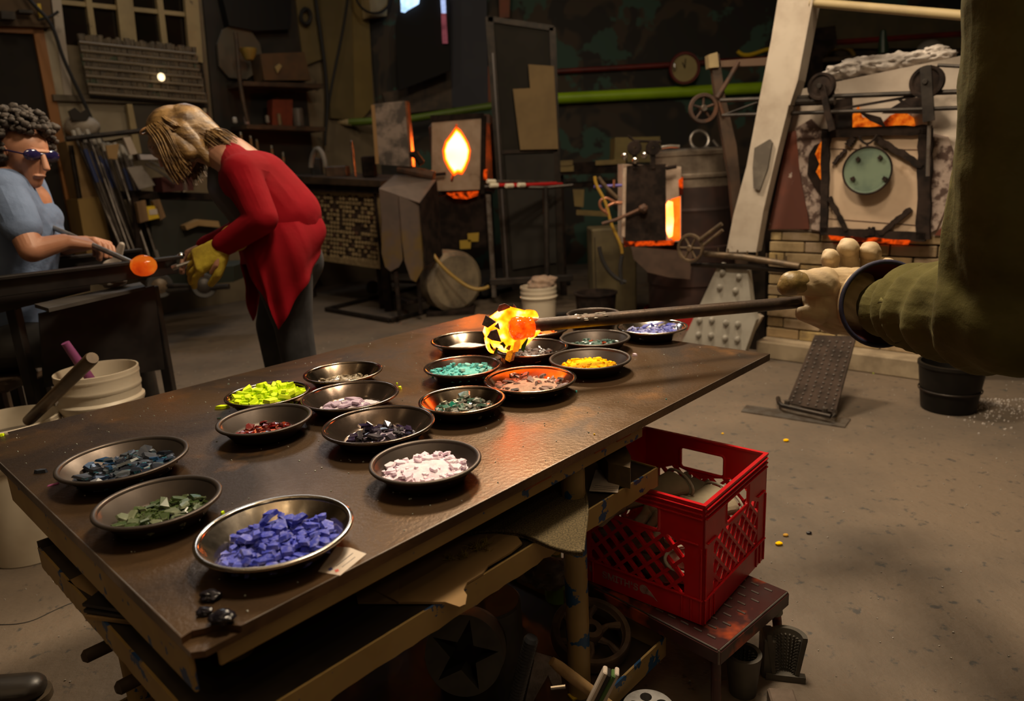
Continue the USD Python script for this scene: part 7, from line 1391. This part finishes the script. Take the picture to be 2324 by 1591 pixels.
tb.add('bench_top', slab(HC, [(300, 432), (520, 440), (522, 456), (300, 450)], .5), M_burnt, smooth=False); tb.add('bench_side', slab(HC, [(340, 452), (520, 458), (520, 640), (350, 640)], .4), mat('dark_green_metal', (.016, .018, .012), (.024, .022, .015), scale=4, rough=.6), smooth=False); tb.add('leg', rod(HC, [(306, 450), (318, 600)], .03, 8), M_burnt)
for name, pix, th, mt, lb, cg in (('red_toolbox', [(366, 402), (436, 396), (440, 432), (370, 436)], .2, mat('dull_red', (.09, .018, .014), (.06, .014, .012), scale=6, rough=.5), 'dull red toolbox on the tool bench', 'toolbox'), ('yellow_tin', [(332, 470), (358, 466), (364, 494), (338, 500)], .1, M_yellow, 'yellow tin with a pale label beside the leaning pipes', 'tin'), ('tin_label', [(338, 476), (356, 474), (358, 486), (340, 488)], .01, M_paper, 'pale label on the yellow tin', 'label'), ('wood_offcut', [(310, 460), (330, 454), (338, 500), (318, 506)], .05, M_wood, 'wooden board left of the yellow tin', 'board'), ('wood_offcut', [(346, 456), (362, 452), (376, 492), (364, 500)], .05, M_wood, 'wooden board behind the yellow tin', 'board'), ('white_bottle', [(414, 408), (422, 406), (426, 432), (416, 436)], .05, M_paper, 'small white bottle on the red toolbox', 'bottle'), ('steel_guard', [(316, 350), (372, 352), (404, 384), (400, 394), (384, 372), (366, 362), (320, 362)], .05, mat('pale_steel', (.50, .46, .48), (.36, .33, .34), scale=6, rough=.35), 'pale curved steel guard under the woman’s face', 'guard'), ('paper_pad', [(288, 380), (322, 376), (352, 420), (316, 430)], .03, mat('grey_pad', (.26, .23, .2), (.2, .17, .15), scale=5, rough=.7), 'grey papers behind the leaning pipes', 'papers'), ('paper_pad', [(280, 312), (296, 310), (312, 348), (296, 352)], .03, M_paper, 'pale sheet pinned above the grey papers', 'papers'), ('tan_cloth', [(420, 512), (452, 498), (496, 502), (500, 516), (450, 512), (424, 522)], .1, M_card, 'tan cloth draped on the crate behind the yellow glove', 'cloth'), ('pink_card', [(240, 330), (270, 326), (266, 362), (246, 360)], .02, M_card, 'small tan card above the leaning pipes', 'card')):
    single(name, slab(HC, pix, th, .12 if name != 'tin_label' else .125), mt, lb, cg, smooth=False)
for i, (q0, q1) in enumerate((((330, 372), (400, 412)), ((340, 366), (414, 404)), ((350, 380), (396, 416)))): single('steel_rod', rod(HC, [q0, q1], .010, 6, .2), M_steel, ('lowest steel rod slanting under the pale guard', 'uppermost steel rod slanting under the pale guard', 'middle steel rod slanting under the pale guard')[i], 'rod')
TW = YP(5.2); tr = Thing('hand_truck', 'dark wheeled gas cart behind the bench', 'cart', ZP(0).pt(410, 672))
for x in (362, 462):
    c = TW.pt(x, 648); r_c = 28 / FPX * 5.3
    tr.add('tyre', lathe([(r_c * .62, -.035), (r_c * .9, -.04), (r_c, -.02), (r_c, .02), (r_c * .9, .04), (r_c * .62, .035)], 32, c, (.5, -.86, 0), closed=True), mat('tyre_grey', (.04, .036, .033), rough=.7) if x == 362 else LK + 'tyre_grey'); tr.add('wheel_hub', lathe([(.001, -.03), (r_c * .62, -.03), (r_c * .62, .03), (r_c * .3, .045), (.001, .045)], 24, c, (.5, -.86, 0)), M_dullbr if x == 362 else M_darkmetal)
tr.add('axle', cyl(TW.pt(362, 648), TW.pt(462, 648), .015, 10), M_darkmetal); tr.add('frame', rod(TW, [(380, 660), (520, 650)], .02, 8), M_darkmetal); tr.add('frame', rod(TW, [(430, 580), (434, 660)], .02, 8), M_darkmetal); tr.add('deck', slab(TW, [(372, 612), (530, 604), (530, 640), (372, 652)], .4, -.06), mat('green_black', (.014, .018, .012), rough=.6), smooth=False)
# ------------------------------------------------------------------ pails behind the far end of the table
p = ZP(.28).pt(1222, 658); bk = bucket((p[0], p[1], 0), .135, .31, 'pale plastic bucket of rags behind the far end of the table', None, False)
c = np.array([p[0], p[1], .30]); single('rag', cat(blob(c + (.03, 0, .02), (.10, .08, .07), .35, 2.4, 5), blob(c + (.09, .0, .05), (.05, .05, .03), .35, 2.4, 6)), mat('pinkish_rag', (.34, .235, .165), (.22, .16, .12), scale=6, rough=.9, bump=.003), 'pinkish rag stuffed into the bucket behind the table', 'rag', smooth=True)
p = ZP(.22).pt(1352, 672); t = Thing('steel_pot', 'wide dark steel pot with pale powder behind the far end of the table', 'pot', (p[0], p[1], 0))
t.add('pot_body', lathe([(.001, 0), (.12, 0), (.135, .02), (.15, .235), (.16, .24), (.16, .25), (.142, .25), (.12, .02), (.001, .02)], 40), M_burnt, local=True); t.add('pale_powder', lathe([(.001, .215), (.08, .21), (.145, .195)], 32), mat('snowy_powder', (.55, .53, .5), (.4, .38, .35), scale=20, rough=.9), local=True)
